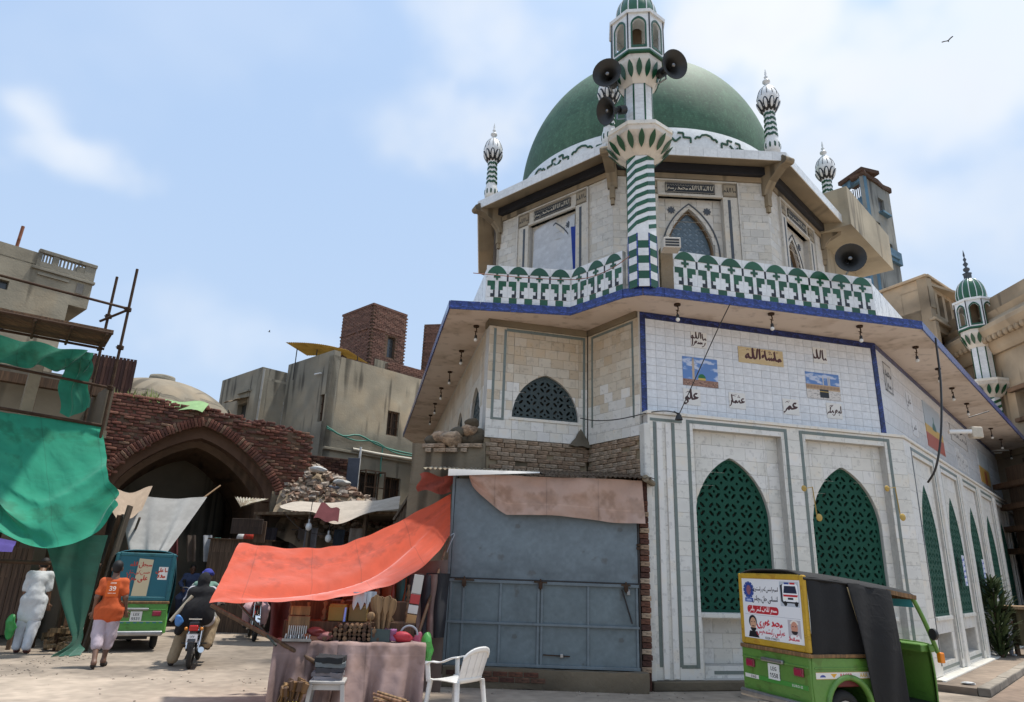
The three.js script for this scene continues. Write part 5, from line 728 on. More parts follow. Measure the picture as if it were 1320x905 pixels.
// ---------------------------------------------------------------- old brick gateway
{
  const gl = [-12.66, -15.75], gr = [-5.70, -19.69], mg = wallM(gl, gr), LG = len2(gl, gr);
  const g = thing('old_gateway', 'ruined red brick gateway with wide pointed arch', 'gateway', [gl[0], 0, gl[1]], -Math.atan2(gr[1] - gl[1], gr[0] - gl[0]));
  const arch = { c: 5.10, w: 4.25, y0: 0, ys: 3.20, ya: 5.05 }, arch2 = { c: 5.10, w: 3.6, y0: 0, ys: 3.05, ya: 4.62 };
  const topY = u => 5.62 - .05 * Math.max(0, u - 3) - .09 * Math.max(0, u - 5.4) + .16 * (fbm(u * 1.6, 3, 4) - .5) + .07 * (hash(Math.floor(u * 5), 2) - .5);
  const s = new THREE.Shape(); s.moveTo(0, 0); s.lineTo(LG, 0); s.lineTo(LG, topY(LG) - .1); for (let i = 60; i >= 0; i--) s.lineTo(i / 60 * LG, topY(i / 60 * LG) - .1); s.lineTo(0, 0);
  s.holes.push(new THREE.Path(archPts(arch).map(p => new THREE.Vector2(...p))));
  part('wall', ext(s, 1.1).translate(0, 0, -1.1), M.gateMortar, g);
  part('inner_wall', holed(1, LG, 0, 5.3, [arch2], .5).translate(0, 0, -1.7), M.gateMortar, g);
  const vs = new THREE.Shape(archPts({ ...arch2, w: 3.9, ya: 4.8 }).map(p => new THREE.Vector2(...p))); vs.holes.push(new THREE.Path(archPts(arch2).map(p => new THREE.Vector2(...p)))); part('vault', ext(vs, 11).translate(0, 0, -12.6), M.gateMortar, g);
  part('vault_end', bx(2.8, 7.4, 0, 5, -12.75, -12.62), M.gateMortar, g);
  // bricks: the ones that show largest singly, the rest joined
  const f = archFn(arch), bl = [.235, .12].map(L => rough(new RoundedBoxGeometry(L, .064, .1, 1, .01), .009, 12, L * 70)); bl.forEach(q => { uvMetres(q); q.userData.done = true; }); const list = [];
  for (let r = 0; r < 70; r++) { const y = .05 + r * .0815; for (let u = (r % 2) * .125 + .05; u < LG - .1; u += .25) { if (y > topY(u) - .02 || f(u) > y - .12 || y < 2.4) continue; if (rnd() < .035) continue; const k = rnd() < .12 ? 1 : 0; list.push({ k, m: T(u + .12, y, .0 + rr(-.04, .028) + (y > 4.9 && u > 5 ? rr(-.08, .06) : 0), rr(-.07, .07), 0, rr(-.03, .03)), d: (u > 2.3 ? 0 : 5) + Math.abs(y - 4.4) * .3 + Math.abs(u - 6) * .2 + (y < 3 ? 4 : 0) }); } }
  list.sort((a, b) => a.d - b.d);
  const rest = list.slice(210).map(b => bl[b.k].clone().applyMatrix4(b.m)); for (const b of list.slice(0, 210)) part('brick', bl[b.k], pick(M.gateBrick), g, b.m);
  [0, 1, 2].forEach(i => { const part3 = rest.filter((_, j) => j % 3 === i); if (part3.length) { const o = part('brickwork', part3, M.gateBrick[i], g); o.userData.kind = 'stuff'; } });
  // arch ring of bricks on edge, two orders
  const voussoirs = (a, z, n, nm) => { const P = archPts(a, 30).slice(1, -1), c = new THREE.CatmullRomCurve3(P.map(p => V(p[0], p[1], 0)), false, 'centripetal'); for (let i = 0; i < n; i++) { const t = (i + .5) / n, p = c.getPointAt(t), d = c.getTangentAt(t), an = Math.atan2(d.y, d.x); part(nm, bl[0], pick(M.gateBrick), g, MM(T(p.x, p.y, z + rr(-.02, .02), 0, 0, an + Math.PI / 2), T(.10 + rr(-.012, .012), 0, 0))); } };
  voussoirs(arch, .03, 72, 'arch_brick');
  part('arch_plaster', (() => { const q = new THREE.Shape(archPts({ ...arch, w: arch.w + .02, ya: arch.ya + .01 }).slice(1, -1).map(p => new THREE.Vector2(...p))); const hl = archPts({ ...arch, w: arch.w - .5, ya: arch.ya - .30 }).slice(1, -1).reverse(); const sh2 = shp([...archPts(arch).slice(1, -1), ...hl]); return ext(sh2, .5).translate(0, 0, -.75); })(), bmat([.26, .16, .12], 'plaster', .95), g);
  part('plaster_patch', rough(new THREE.BoxGeometry(.9, 1.0, .14, 14, 14, 3), .05, 4).translate(7.55, 2.95, .0), M.plinth, g);
  part('pier', bx(7.2, LG, 0, 2.5, -.05, .03), M.gateMortar, g);
  // rubble and weeds on the ruined top
  const stones = []; for (let i = 0; i < 150; i++) { const u = rr(2.2, LG), q = bl[i % 2].clone(); q.rotateY(rr(0, 3)); q.rotateZ(rr(-.5, .5)); stones.push(q.translate(u, topY(u) + rr(-.08, .05), rr(-.9, -.02))); } part('top_rubble', stones, M.gateBrick[3], g).userData.kind = 'stuff';
  // shallow dome behind
  const dc = atD(203, 520, 27); const dm = thing('plastered_dome', 'low grey plastered dome behind the brick gateway', 'dome', [dc.x, 0, dc.z]);
  const dpts = []; for (let i = 0; i <= 20; i++) { const t = i / 20 * Math.PI / 2; dpts.push([2.8 * Math.cos(t), 5.7 + 1.95 * Math.sin(t)]); } part('shell', lathe(dpts, 48), bmat([.34, .315, .28], 'plaster', .95, .02, { bumpMap: TX.lumps }), dm); part('cap', lathe([[.42, 7.58], [.45, 7.66], [.42, 7.82], [.2, 7.88], [0, 7.89]], 20), M.plaster, dm); part('drum', cyl([0, 0, 0], [0, 5.72, 0], 2.8, 2.8, 32), M.plaster, dm);
  for (let i = 0; i < 7; i++) { const t = 1.2 + i * .7, e = .25 + (i % 3) * .22; const r = 2.8 * Math.cos(e), y = 5.7 + 1.95 * Math.sin(e); part('bare_patch', rough(new THREE.SphereGeometry(.6, 14, 8).scale(1, .05, .6), .02, 3, i), mat([.50, .42, .33], 'plaster', .95), dm, MM(T(0, 0, 0, t), T(0, y + .0, r, 0, Math.PI / 2 - e * 1.05))); }
  const gp = atD(228, 524, 20.3); solo('green_sheet', sheet((u, v) => V(gp.x + lerp(-.75, .85, u), gp.y + .08 + .10 * Math.sin(u * 3.1) - .3 * v + .05 * Math.sin(u * 9), gp.z + .3 * v), 12, 6, 0), cloth([.35, .55, .25]), 'pale green sheet lying on top of the brick gateway', 'sheet');
  const wd = []; for (let i = 0; i < 130; i++) { const p = atD(rr(135, 205), rr(506, 516), rr(20, 20.6)), h = rr(.1, .32); wd.push(new THREE.ConeGeometry(.02, h, 3).rotateZ(rr(-.5, .5)).translate(p.x, p.y + h / 2 - .1, p.z)); } const wo = part('weeds', wd, mat([.12, .15, .04], null, .9)); wo.userData = { kind: 'stuff', label: 'dry green weeds growing along the gateway top', category: 'weeds' };
}
// ---------------------------------------------------------------- grey plastered house
{
  const c2 = [-6.83, -25.09], a = -46.5 * Math.PI / 180, F = [Math.cos(a), Math.sin(a)], G = [-Math.sin(a), Math.cos(a)]; // F to the right and back, G to the right and forward
  const h = thing('grey_house', 'grey cement plastered house with barred windows behind the market', 'house', [c2[0], 0, c2[1]]), S = T(-c2[0], 0, -c2[1]);
  const mF = MM(S, wallM(c2, [c2[0] + F[0], c2[1] + F[1]])), g0 = [c2[0] - G[0] * 3.4, c2[1] - G[1] * 3.4], mGl = MM(S, wallM(g0, c2));
  const wF = [{ c: 3.07, w: .6, y0: 6.6, y1: 7.6 }, { c: 2.15, w: .9, y0: 3.9, y1: 5.0 }, { c: 3.3, w: .8, y0: 3.6, y1: 4.95 }], wG = [{ c: 3.0, w: .42, y0: 6.7, y1: 7.75 }];
  part('wall', holed(0, 9, 0, 9.25, wF, .3).translate(0, 0, -.3), M.plasterB, h, mF); part('wall', holed(0, 3.4, 0, 9.45, wG, .3).translate(0, 0, -.3), M.plaster, h, mGl);
  part('roof', bx(.3, 9, 8.5, 8.6, -6, -.3), M.plaster, h, mF); part('ledge', rb(.0, 9, 5.62, 5.72, -.02, .1, .02), M.plasterB, h, mF);
  const barred = (m4, o, open) => { const w = part('window', [bx(o.c - o.w / 2, o.c + o.w / 2, o.y0, o.y1, -.24, -.2)], mat([.07, .055, .045], 'wood', .8), h, m4); part('frame', [bx(o.c - o.w / 2, o.c - o.w / 2 + .05, o.y0, o.y1, -.2, -.1), bx(o.c + o.w / 2 - .05, o.c + o.w / 2, o.y0, o.y1, -.2, -.1), bx(o.c - o.w / 2 + .051, o.c + o.w / 2 - .051, o.y1 - .06, o.y1, -.2, -.1), bx(o.c - o.w / 2 + .051, o.c + o.w / 2 - .051, o.y0, o.y0 + .05, -.2, -.1), bx(o.c - .025, o.c + .025, o.y0 + .051, o.y1 - .061, -.2, -.12)], M.wood, w); const n = Math.round(o.w / .11); for (let i = 1; i < n; i++) part('bar', cyl([o.c - o.w / 2 + i * o.w / n, o.y0, -.09], [o.c - o.w / 2 + i * o.w / n, o.y1, -.09], .012, .012, 6), M.rust, w); for (const y of [.33, .66]) part('cross_bar', bx(o.c - o.w / 2, o.c + o.w / 2, lerp(o.y0, o.y1, y) - .012, lerp(o.y0, o.y1, y) + .012, -.085, -.07), M.rust, w); };
  wF.forEach(o => barred(mF, o)); wG.forEach(o => barred(mGl, o));
  part('window_cage', [[1.68, 1.72], [2.58, 2.62]].flatMap(([x0, x1]) => [bx(x0, x1, 3.8, 5.05, .0, .04), bx(x0, x1, 3.8, 5.05, .4, .44), bx(x0, x1, 5.01, 5.05, .04, .4)]).concat([bx(1.72, 2.58, 5.01, 5.05, .4, .44), bx(1.72, 2.58, 4.4, 4.44, .4, .44), bx(2.13, 2.17, 3.8, 5.01, .4, .44)]), M.rust, h, mF);
  // block set forward on the left
  const b1 = [g0[0] + F[0] * -1.1, g0[1] + F[1] * -1.1], b0 = [b1[0] - G[0] * 3.6, b1[1] - G[1] * 3.6], mb = MM(S, wallM(b0, b1)), mb2 = MM(S, wallM(b1, g0));
  part('wall', holed(0, 3.6, 0, 9.1, [{ c: 2.3, w: .8, y0: 7.0, y1: 7.75 }], .3).translate(0, 0, -.3), M.plaster, h, mb); part('wall', bx(0, 1.1, 0, 9.1, -.3, -.002), M.plaster, h, mb2); part('roof', bx(0, 3.6, 8.6, 8.7, -2, -.3), M.plaster, h, mb);
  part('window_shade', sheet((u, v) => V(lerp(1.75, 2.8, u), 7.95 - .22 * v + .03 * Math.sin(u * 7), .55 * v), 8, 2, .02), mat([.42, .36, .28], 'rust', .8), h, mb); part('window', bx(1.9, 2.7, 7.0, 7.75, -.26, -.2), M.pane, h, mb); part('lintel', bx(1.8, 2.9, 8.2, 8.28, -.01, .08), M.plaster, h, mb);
  // pipes and cables
  part('drain_pipe', cyl([.05, 5.6, .06], [.05, 9.0, .06], .045, .045, 8), mat([.4, .39, .36], 'grime', .6), h, mb2); part('drain_pipe', cyl([1.55, 3.3, .14], [1.55, 5.9, .14], .05, .05, 8), mat([.66, .67, .66], 'grime', .5), h, mF); part('drain_pipe', cyl([4.9, 2.5, .1], [4.9, 7.0, .1], .05, .05, 8), mat([.2, .2, .2], 'grime', .5), h, mF);
  part('conduit', tube([[1.2, 5.78, .12], [2.5, 5.76, .12], [3.9, 5.78, .12], [6, 5.8, .12]], .06, 6), mat([.56, .53, .45], 'grime', .6), h, mF);
  part('cable', tube([[0, 6.45, .08], [.7, 6.2, .12], [1.4, 6.35, .1], [2.4, 6.1, .1], [3.6, 6.0, .1], [5.4, 6.05, .1], [7, 6.3, .1]], .035, 5), mat([.05, .22, .16], 'cloth', .6), h, mF); part('cable', tube([[0, 6.38, .1], [1.2, 6.12, .12], [2.2, 6.22, .1], [3.2, 5.92, .12], [5.2, 6.0, .12]], .025, 5), mat([.06, .26, .19], 'cloth', .6), h, mF); part('cable', tube([[2.6, 6.05, .1], [2.58, 5.4, .1], [2.62, 4.9, .1]], .03, 5), mat([.06, .22, .16], null, .6), h, mF);
  part('tube_lamp', cyl([2.35, 8.62, .1], [2.8, 8.6, .1], .03, .03, 8), mat([.75, .75, .74], null, .4), h, mGl);
  // yellow canopy on the roof
  const cy = thing('roof_canopy', 'yellow corrugated canopy on a thin frame above the grey house', 'canopy', [c2[0], 0, c2[1]]); const A = (x, y) => atD(x, y, 27.4).sub(V(c2[0], 0, c2[1]));
  const cl = A(381, 452), cr = A(462, 466); part('sheet', sheet((u, v) => mix3(cl, cr, u).add(V(F[0] * (.5 - v), .26 * Math.sin(.3 + u * 2.0) - .16 + .3 * v + .012 * Math.cos(u * 190), F[1] * (.5 - v))), 96, 8, 0), mat([.62, .40, .08], 'grime', .6), cy); for (const u of [.02, .33, .66, .98]) part('post', cyl(mix3(cl, cr, u).add(V(0, .2, 0)).toArray(), mix3(cl, cr, u).add(V(0, -1.2, 0)).toArray(), .02, .02, 6), M.iron, cy);
  // brick stair tower on the roof
  const tw = thing('brick_tower', 'square red brick stair tower rising above the grey house', 'tower', [-6.32, 0, -28.9]); const k0 = [-6.32, -28.9], kl = [k0[0] - G[0] * 2.45, k0[1] - G[1] * 2.45], kr = [k0[0] + F[0] * 1.9, k0[1] + F[1] * 1.9], ST = T(6.32, 0, 28.9), mL = MM(ST, wallM(kl, k0)), mR = MM(ST, wallM(k0, kr));
  part('wall', bx(0, 2.45, 0, 12.85, -.25, 0), M.gateMortar, tw, mL); part('wall', holed(0, 1.9, 0, 12.85, [{ c: 1.15, w: .42, y0: 10.6, y1: 11.6 }], .25).translate(0, 0, -.25), M.gateMortar, tw, mR); part('wall', bx(.3, 2.4, 9, 12.8, -1.9, -1.7), M.gateMortar, tw, mL);
  const b = uvMetres(new RoundedBoxGeometry(.23, .07, .05, 1, .006)); b.userData.done = true; const all = []; for (let r = 0; r < 44; r++) { const y = 9.4 + r * .0785; for (let u = .12 + (r % 2) * .12; u < 2.4; u += .245) all.push([mL, u, y, r, 0]); for (let u = .12 + (r % 2) * .12; u < 1.85; u += .245) if (!(Math.abs(u - 1.15) < .3 && y > 10.55 && y < 11.65)) all.push([mR, u, y, r, 1]); }
  const tb = [[.30, .175, .135], [.25, .14, .11], [.34, .215, .17]].map(c => bmat(c, 'brickskin', .95)), rest = [[], []]; all.forEach(([m4, u, y, r, s], i) => { if (i % 4 === 0 && y > 10) part('brick', b, pick(tb), tw, MM(m4, T(u, y, .005 + rr(0, .012)))); else rest[i % 2].push(b.clone().applyMatrix4(MM(m4, T(u, y, rr(-.004, .008) + (r === 30 ? .05 : 0))))); }); rest.forEach((q, i) => { part('brickwork', q, tb[i], tw).userData.kind = 'stuff'; });
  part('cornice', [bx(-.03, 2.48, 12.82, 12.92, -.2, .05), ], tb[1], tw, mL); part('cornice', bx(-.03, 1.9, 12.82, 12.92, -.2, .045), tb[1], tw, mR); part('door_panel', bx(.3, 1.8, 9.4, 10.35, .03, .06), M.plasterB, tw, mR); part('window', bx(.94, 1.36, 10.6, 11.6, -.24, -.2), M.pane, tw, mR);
  // low brick walls on the roof
  [[[-5.2, -27.6], [-2.2, -30.4], 9.0, 9.75, 'low brick parapet beside the stair tower'], [[-8.35, -28.0], [-6.9, -26.6], 9.2, 10.0, 'short brick parapet beside the yellow canopy']].forEach(([p, q, y0, y1, lab]) => { const o = thing('roof_wall', lab, 'wall', [p[0], 0, p[1]]); const m4 = MM(T(-p[0], 0, -p[1]), wallM(p, q)), L = len2(p, q); part('wall', bx(0, L, 0, y1, -.22, 0), M.gateMortar, o, m4); const bs = []; for (let r = 0; r < (y1 - y0) / .08; r++) for (let u = .1 + (r % 2) * .12; u < L; u += .245) bs.push(b.clone().translate(u, y0 + .05 + r * .08, rr(0, .012)).applyMatrix4(m4)); part('brickwork', bs, tb[1], o).userData.kind = 'stuff'; });
  const ft = thing('brick_block', 'narrow brick stair head beyond the grey house', 'tower', [-3.4, 0, -31.5]); { const p = atD(549, 440, 32), m4 = MM(T(3.4, 0, 31.5), T(p.x, 0, p.z, -.2)); part('wall', bx(-.15, 1.6, 0, 13.0, -1.2, -.02), M.gateMortar, ft, m4); const bs = []; for (let r = 0; r < 36; r++) for (let u = -.03 + (r % 2) * .12; u < 1.5; u += .245) bs.push(b.clone().translate(u, 10.2 + r * .0785, rr(0, .012)).applyMatrix4(m4)); part('brickwork', bs, tb[0], ft).userData.kind = 'stuff'; }
}
// ---------------------------------------------------------------- concrete house beyond the scaffolding
{
  const c = [-14.38, -21.66], a = -47 * Math.PI / 180, p0 = [c[0] - Math.cos(a) * 10, c[1] - Math.sin(a) * 10], m = wallM(p0, c);
  const h = thing('concrete_house', 'unfinished concrete house with pierced roof balustrade', 'house', [p0[0], 0, p0[1]], -Math.atan2(c[1] - p0[1], c[0] - p0[0]));
  const wn = [{ c: 7.45, w: .6, y0: 9.45, y1: 9.75 }, { c: 7.6, w: .7, y0: 8.1, y1: 8.85 }];
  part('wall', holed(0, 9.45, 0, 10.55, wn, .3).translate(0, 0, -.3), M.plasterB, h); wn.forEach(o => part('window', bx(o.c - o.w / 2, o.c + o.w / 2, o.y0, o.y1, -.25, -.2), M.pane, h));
  part('side_wall', bx(9.15, 9.45, 0, 10.5, -6, -.3), M.plaster, h); part('balcony', [bx(9.45, 10.0, 9.5, 10.9, -5, 0)], M.plasterB, h);
  part('balustrade_rail', [rb(8.3, 10.02, 10.98, 11.1, -.16, .05, .015)], M.plaster, h); part('balustrade_base', bx(8.3, 10.0, 10.5, 10.68, -.15, .03), M.plaster, h); part('parapet', bx(0, 8.3, 10.5, 10.95, -.15, .0), M.plasterB, h); part('ledge', rb(8.2, 10.05, 10.38, 10.48, -.1, .08, .02), M.plaster, h);
  for (const [x0, x1] of [[8.3, 8.42], [8.72, 8.9], [9.68, 10.0]]) part('balustrade_pier', bx(x0, x1, 10.68, 10.98, -.13, .02), M.plaster, h);
  for (let i = 0; i < 10; i++) { const x = i < 3 ? 8.47 + i * .09 : 8.96 + (i - 3) * .105; part('baluster', bx(x - .022, x + .022, 10.68, 10.98, -.09, -.03), mat([.5, .48, .44], 'plaster', .9), h); }
  part('hung_cloth', bx(9.55, 9.75, 9.95, 10.3, .01, .03), mat([.25, .23, .2], 'cloth', .9), h); part('water_pipe', cyl([7.70, 10.9, -.1], [7.72, 11.7, -.1], .05, .05, 8), mat([.42, .17, .1], 'rust', .8), h);
  part('bracket_course', [bx(8.4, 9.3, 10.22, 10.3, 0, .06)], M.plaster, h);
  // red boarded block between this house and the gateway
  const q = thing('boarded_block', 'dark red boarded roof block behind the scaffolding poles', 'building', [-12.9, 0, -21.5]); const pA = atD(108, 470, 24), pB = atD(176, 470, 24), mq = MM(T(12.9, 0, 21.5), wallM([pA.x, pA.z], [pB.x, pB.z])), Lq = len2([pA.x, pA.z], [pB.x, pB.z]); part('wall', bx(0, Lq, 0, 7.5, -2.5, -.02), mat([.12, .07, .06], 'plaster', .9), q, mq); for (let i = 0; i < 14; i++) part('board', bx(i * Lq / 14 + .005, (i + 1) * Lq / 14 - .008, 6.0, 7.55, 0, .02 + (i % 3) * .006), mat([[.15, .07, .06], [.11, .055, .05], [.18, .09, .07]][i % 3], 'wood', .9), q, mq);
}
// ---------------------------------------------------------------- scaffolding and green tarpaulins on the left
{
  const D = 15.3, q = (x, y, d = D) => atD(x, y, d), A = (x, y, d) => q(x, y, d).toArray();
  const pole = (x, y, d, label, r = .028) => { const t = q(x, y, d); solo('scaffold_pole', cyl([t.x, 0, t.z], [t.x, t.y, t.z], r, r, 10), M.rust, label, 'pole', 'steel scaffold poles'); return t; };
  pole(177, 347, D, 'tallest upright steel scaffold pole'); pole(151, 357, 15.9, 'upright steel scaffold pole just behind the tallest one'); pole(60, 452, 17, 'upright scaffold pole under the boarded platform');
  const rail = (a, b, label, r = .026, m = M.rust) => solo('scaffold_rail', cyl(a, b, r, r, 10), m, label, 'rail', 'steel scaffold rails');
  rail(A(-30, 347), A(165, 398), 'long steel rail crossing in front of the concrete house'); rail(A(129, 414, 15.9), A(166, 399), 'short rail linking the two tall scaffold poles'); rail(A(-30, 465), A(142, 500), 'rusty rail under the boarded platform'); rail(A(-30, 722, 14.9), A(130, 729, 14.9), 'dark rail at waist height across the stall opening', .035);
  for (const [x, y, d] of [[165, 399, D], [140, 408, 15.9], [142, 500, D], [155, 448, D]]) { const p = q(x, y, d); const o = solo('scaffold_clamp', [rb(-.05, .05, -.045, .045, -.05, .05, .012), cyl([-.07, 0, .03], [.07, 0, .03], .012)], M.rust, 'rusty clamp joining scaffold tubes', 'clamp', 'scaffold clamps'); o.position.copy(p); }
  // platform of boards seen from below
  const pl = thing('scaffold_platform', 'boarded scaffold platform with rusty edge tubes', 'platform', q(135, 447).toArray()); const pb = q(135, 447), e1 = q(-40, 415), dv = e1.clone().sub(pb).setY(0), nrm = V(-dv.z, 0, dv.x).normalize().multiplyScalar(-1); const Lp = dv.length(); dv.normalize(); const back = V(dv.z, 0, -dv.x);
  for (let i = 0; i < 6; i++) { const o = back.clone().multiplyScalar(.11 + i * .2 * 1.02); part('board', bar([o.x, .0 + (i % 2) * .004, o.z], [o.x + dv.x * Lp, 0, o.z + dv.z * Lp], .19, .04), mat([[.20, .12, .07], [.15, .09, .06], [.24, .15, .09]][i % 3], 'wood', .85), pl); }
  for (const k of [.0, 1.24]) part('edge_tube', cyl([back.x * k, -.05, back.z * k], [back.x * k + dv.x * Lp, -.05, back.z * k + dv.z * Lp], .027, .027, 8), M.rust, pl); for (let i = 0; i < 5; i++) { const s = dv.clone().multiplyScalar(.1 + i * .55); part('cross_tube', cyl([s.x, -.09, s.z], [s.x + back.x * 1.3, -.09, s.z + back.z * 1.3], .025, .025, 8), M.rust, pl); }
  // upper green sheeting under the platform
  const green = tarp([.02, .36, .22], .4), green2 = tarp([.02, .28, .17], .45), net = tarp([.025, .18, .12], .5);
  { const a = [[-20, 432], [30, 438], [70, 447], [110, 452], [118, 454]], b = [[-20, 468], [30, 472], [60, 474], [88, 480], [116, 478]]; const ca = new THREE.CatmullRomCurve3(a.map(p => q(...p, 15.4))), cb = new THREE.CatmullRomCurve3(b.map(p => q(...p, 15.3))); solo('green_sheeting', sheet((u, v) => mix3(ca.getPoint(u), cb.getPoint(u), v).add(V(0, .03 * Math.sin(u * 19), .06 * Math.sin(u * 23 + v * 4))), 50, 8, 0), green2, 'green sheeting bunched under the scaffold platform', 'sheeting'); }
  solo('green_sheeting', sheet((u, v) => { const p = q(lerp(84, 116, u) - 8 * v * (1 - u), lerp(463, 532, v) + 6 * Math.sin(u * 5) * v, 15.35); p.z += .06 * Math.sin(u * 11 + v * 3); p.x += .04 * Math.sin(v * 9); return p; }, 16, 20, 0), green2, 'hanging strip of green sheeting at the scaffold corner', 'sheeting');
  // big awning: from the bar down and outwards over the stall
  { const top = [[-40, 522], [0, 530], [40, 536], [80, 542], [131, 550]], bot = [[-40, 672], [0, 684], [30, 700], [60, 706], [95, 700], [125, 684], [154, 652]], ct = new THREE.CatmullRomCurve3(top.map(p => q(...p, 15.4))), cb = new THREE.CatmullRomCurve3(bot.map((p, i) => q(...p, 14.2 + .03 * i)));
    const P = (u, v) => { const a = ct.getPoint(u), b = cb.getPoint(u), w = Math.pow(v, .85), p = mix3(a, b, v); const sag = Math.sin(Math.PI * Math.min(1, v * 1.0)); p.y -= .10 * sag; const f1 = Math.exp(-Math.pow(v - (.62 + .22 * Math.sin(u * 3.1 + .4)), 2) / .02), f2 = Math.exp(-Math.pow(v - (.80 + .12 * Math.sin(u * 4.0)), 2) / .012); p.z += .16 * f1 - .10 * f2 + .04 * Math.sin(u * 15 + v * 5) * v + .02 * Math.sin(u * 33 - v * 11) * v; p.y += .07 * f1 - .05 * f2; const d = u - (.28 + .25 * v); p.z -= .10 * Math.exp(-d * d / .003) * (1 - v) ; p.z += .05 * (fbm(u * 9, v * 7, 4) - .5); const kf = sstep(.5, .68, v) * sstep(1.02, .93, v), sw = v * 24 + 5.5 * Math.pow(u - .55, 2) * 4 + .8 * Math.sin(u * 9); p.z += .11 * kf * Math.sin(sw) * (.65 + .35 * Math.sin(u * 6 + 1)); p.y -= .03 * kf * Math.cos(sw); return p; };
    solo('green_tarpaulin', sheet(P, 90, 90, 0), tarp([.02, .40, .24], .38), 'large green tarpaulin awning sagging over the corner stall', 'tarpaulin'); }
  // darker netting falling from the awning to the ground
  { const lft = [[55, 690], [66, 730], [78, 770], [90, 810], [92, 826], [66, 845]], rgt = [[140, 690], [124, 740], [114, 780], [108, 810], [107, 832], [104, 845]]; const cl = new THREE.CatmullRomCurve3(lft.map(p => q(...p, 14.75))), cr = new THREE.CatmullRomCurve3(rgt.map(p => q(...p, 14.85))); cl.points[5] = atY(66, 846, .01); cr.points[5] = atY(104, 845, .01); solo('green_netting', sheet((u, v) => { const p = mix3(cl.getPoint(v), cr.getPoint(v), u); const k = sstep(.6, 1, v); p.z += (.03 + .05 * k) * Math.sin(u * (10 + 10 * k)) ; p.x += .02 * Math.sin(v * 9 + u * 5); return p; }, 36, 40, 0), net, 'dark green netting gathered down to the ground beside the stall', 'netting'); }
  rail(A(-30, 521, 15.4), A(133, 549, 15.4), 'brown bar holding the top of the green tarpaulin', .032);
  // leaning boards at the corner of the stall
  [[168, 652, 108, 838, 'weathered plank leaning at the stall corner', .16], [154, 664, 104, 832, 'narrow brown post beside the leaning plank', .07], [180, 668, 140, 770, 'thin dark pole beyond the leaning plank', .04]].forEach(([x0, y0, x1, y1, lab, w], i) => { const b0 = atY(x1, y1 + 2, 0), t = atD(x0, y0, 15.2); solo('leaning_plank', bar([b0.x, .0, b0.z], t.toArray(), w, .035), i ? M.wood : M.woodGrey, lab, 'plank'); });
  // the dark stall behind
  const s = thing('corner_stall', 'dark open corner stall under the green tarpaulin', 'stall', [-10, 0, -13.5]); const f0 = [-11.2, -11.0], f1 = [-8.1, -13.75], ms = MM(T(10, 0, 13.5), wallM(f0, f1)), Ls = len2(f0, f1);
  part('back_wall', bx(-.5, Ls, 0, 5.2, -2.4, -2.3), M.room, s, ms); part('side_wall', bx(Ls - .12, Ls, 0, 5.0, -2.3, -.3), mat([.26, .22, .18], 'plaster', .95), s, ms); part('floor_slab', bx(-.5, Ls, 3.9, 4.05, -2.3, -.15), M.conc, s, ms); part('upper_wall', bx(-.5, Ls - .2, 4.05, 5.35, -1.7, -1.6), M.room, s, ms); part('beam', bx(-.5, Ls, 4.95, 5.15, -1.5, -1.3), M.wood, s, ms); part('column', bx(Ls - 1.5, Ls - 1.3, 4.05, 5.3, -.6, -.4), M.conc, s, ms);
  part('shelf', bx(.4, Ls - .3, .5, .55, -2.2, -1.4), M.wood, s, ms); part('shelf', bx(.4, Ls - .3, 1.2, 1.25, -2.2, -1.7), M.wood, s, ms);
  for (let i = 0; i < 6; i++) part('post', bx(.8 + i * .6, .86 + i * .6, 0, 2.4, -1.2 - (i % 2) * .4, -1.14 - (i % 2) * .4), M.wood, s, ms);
  // board screen at the left edge and a purple cloth
  const bs = thing('board_screen', 'brown board screen beside the corner stall', 'screen', [-8.9, 0, -12.0]); { const a = atY(-40, 838), b = atY(14, 838), m4 = MM(T(8.9, 0, 12), wallM([a.x, a.z], [b.x, b.z])), L = len2([a.x, a.z], [b.x, b.z]); for (let i = 0; i < 7; i++) part('board', bx(i * L / 7 + .003, (i + 1) * L / 7 - .004, .25, 1.72, 0, .02 + (i % 2) * .008), mat([[.20, .13, .10], [.17, .11, .085]][i % 2], 'wood', .85), bs, m4); part('rail', bx(0, L, .5, .58, -.06, -.002), M.wood, bs, m4); for (const x of [.06, L - .06]) part('post', bx(x - .03, x + .03, 0, 1.7, -.06, -.003), M.wood, bs, m4); }
  solo('purple_cloth', sheet((u, v) => { const p = q(lerp(-30, 21, u), lerp(694, 711, v) + 10 * (u - .6) * (v < .5 ? 1 : .2), 13.6); p.z += .1 * v; return p; }, 14, 6, 0), cloth([.12, .09, .34]), 'purple cloth draped on top of the board screen', 'cloth');
  // heap of straw-coloured scrap on the stall floor
  const hp = []; for (let i = 0; i < 90; i++) { const p = atY(rr(34, 66), rr(828, 848)), y = rr(.02, .55) * (1 - Math.abs(p.x + 7.9) * .6); hp.push(rough(new THREE.BoxGeometry(rr(.05, .16), rr(.03, .09), rr(.05, .14), 2, 2, 2), .02, 9, i).rotateY(rr(0, 3)).translate(p.x, Math.max(.03, y * .7), p.z - .5)); } const ho = part('scrap_heap', hp, mat([.34, .25, .15], 'wood', .9)); ho.userData = { kind: 'stuff', label: 'heap of straw coloured scrap beside the stooping person', category: 'scrap' };
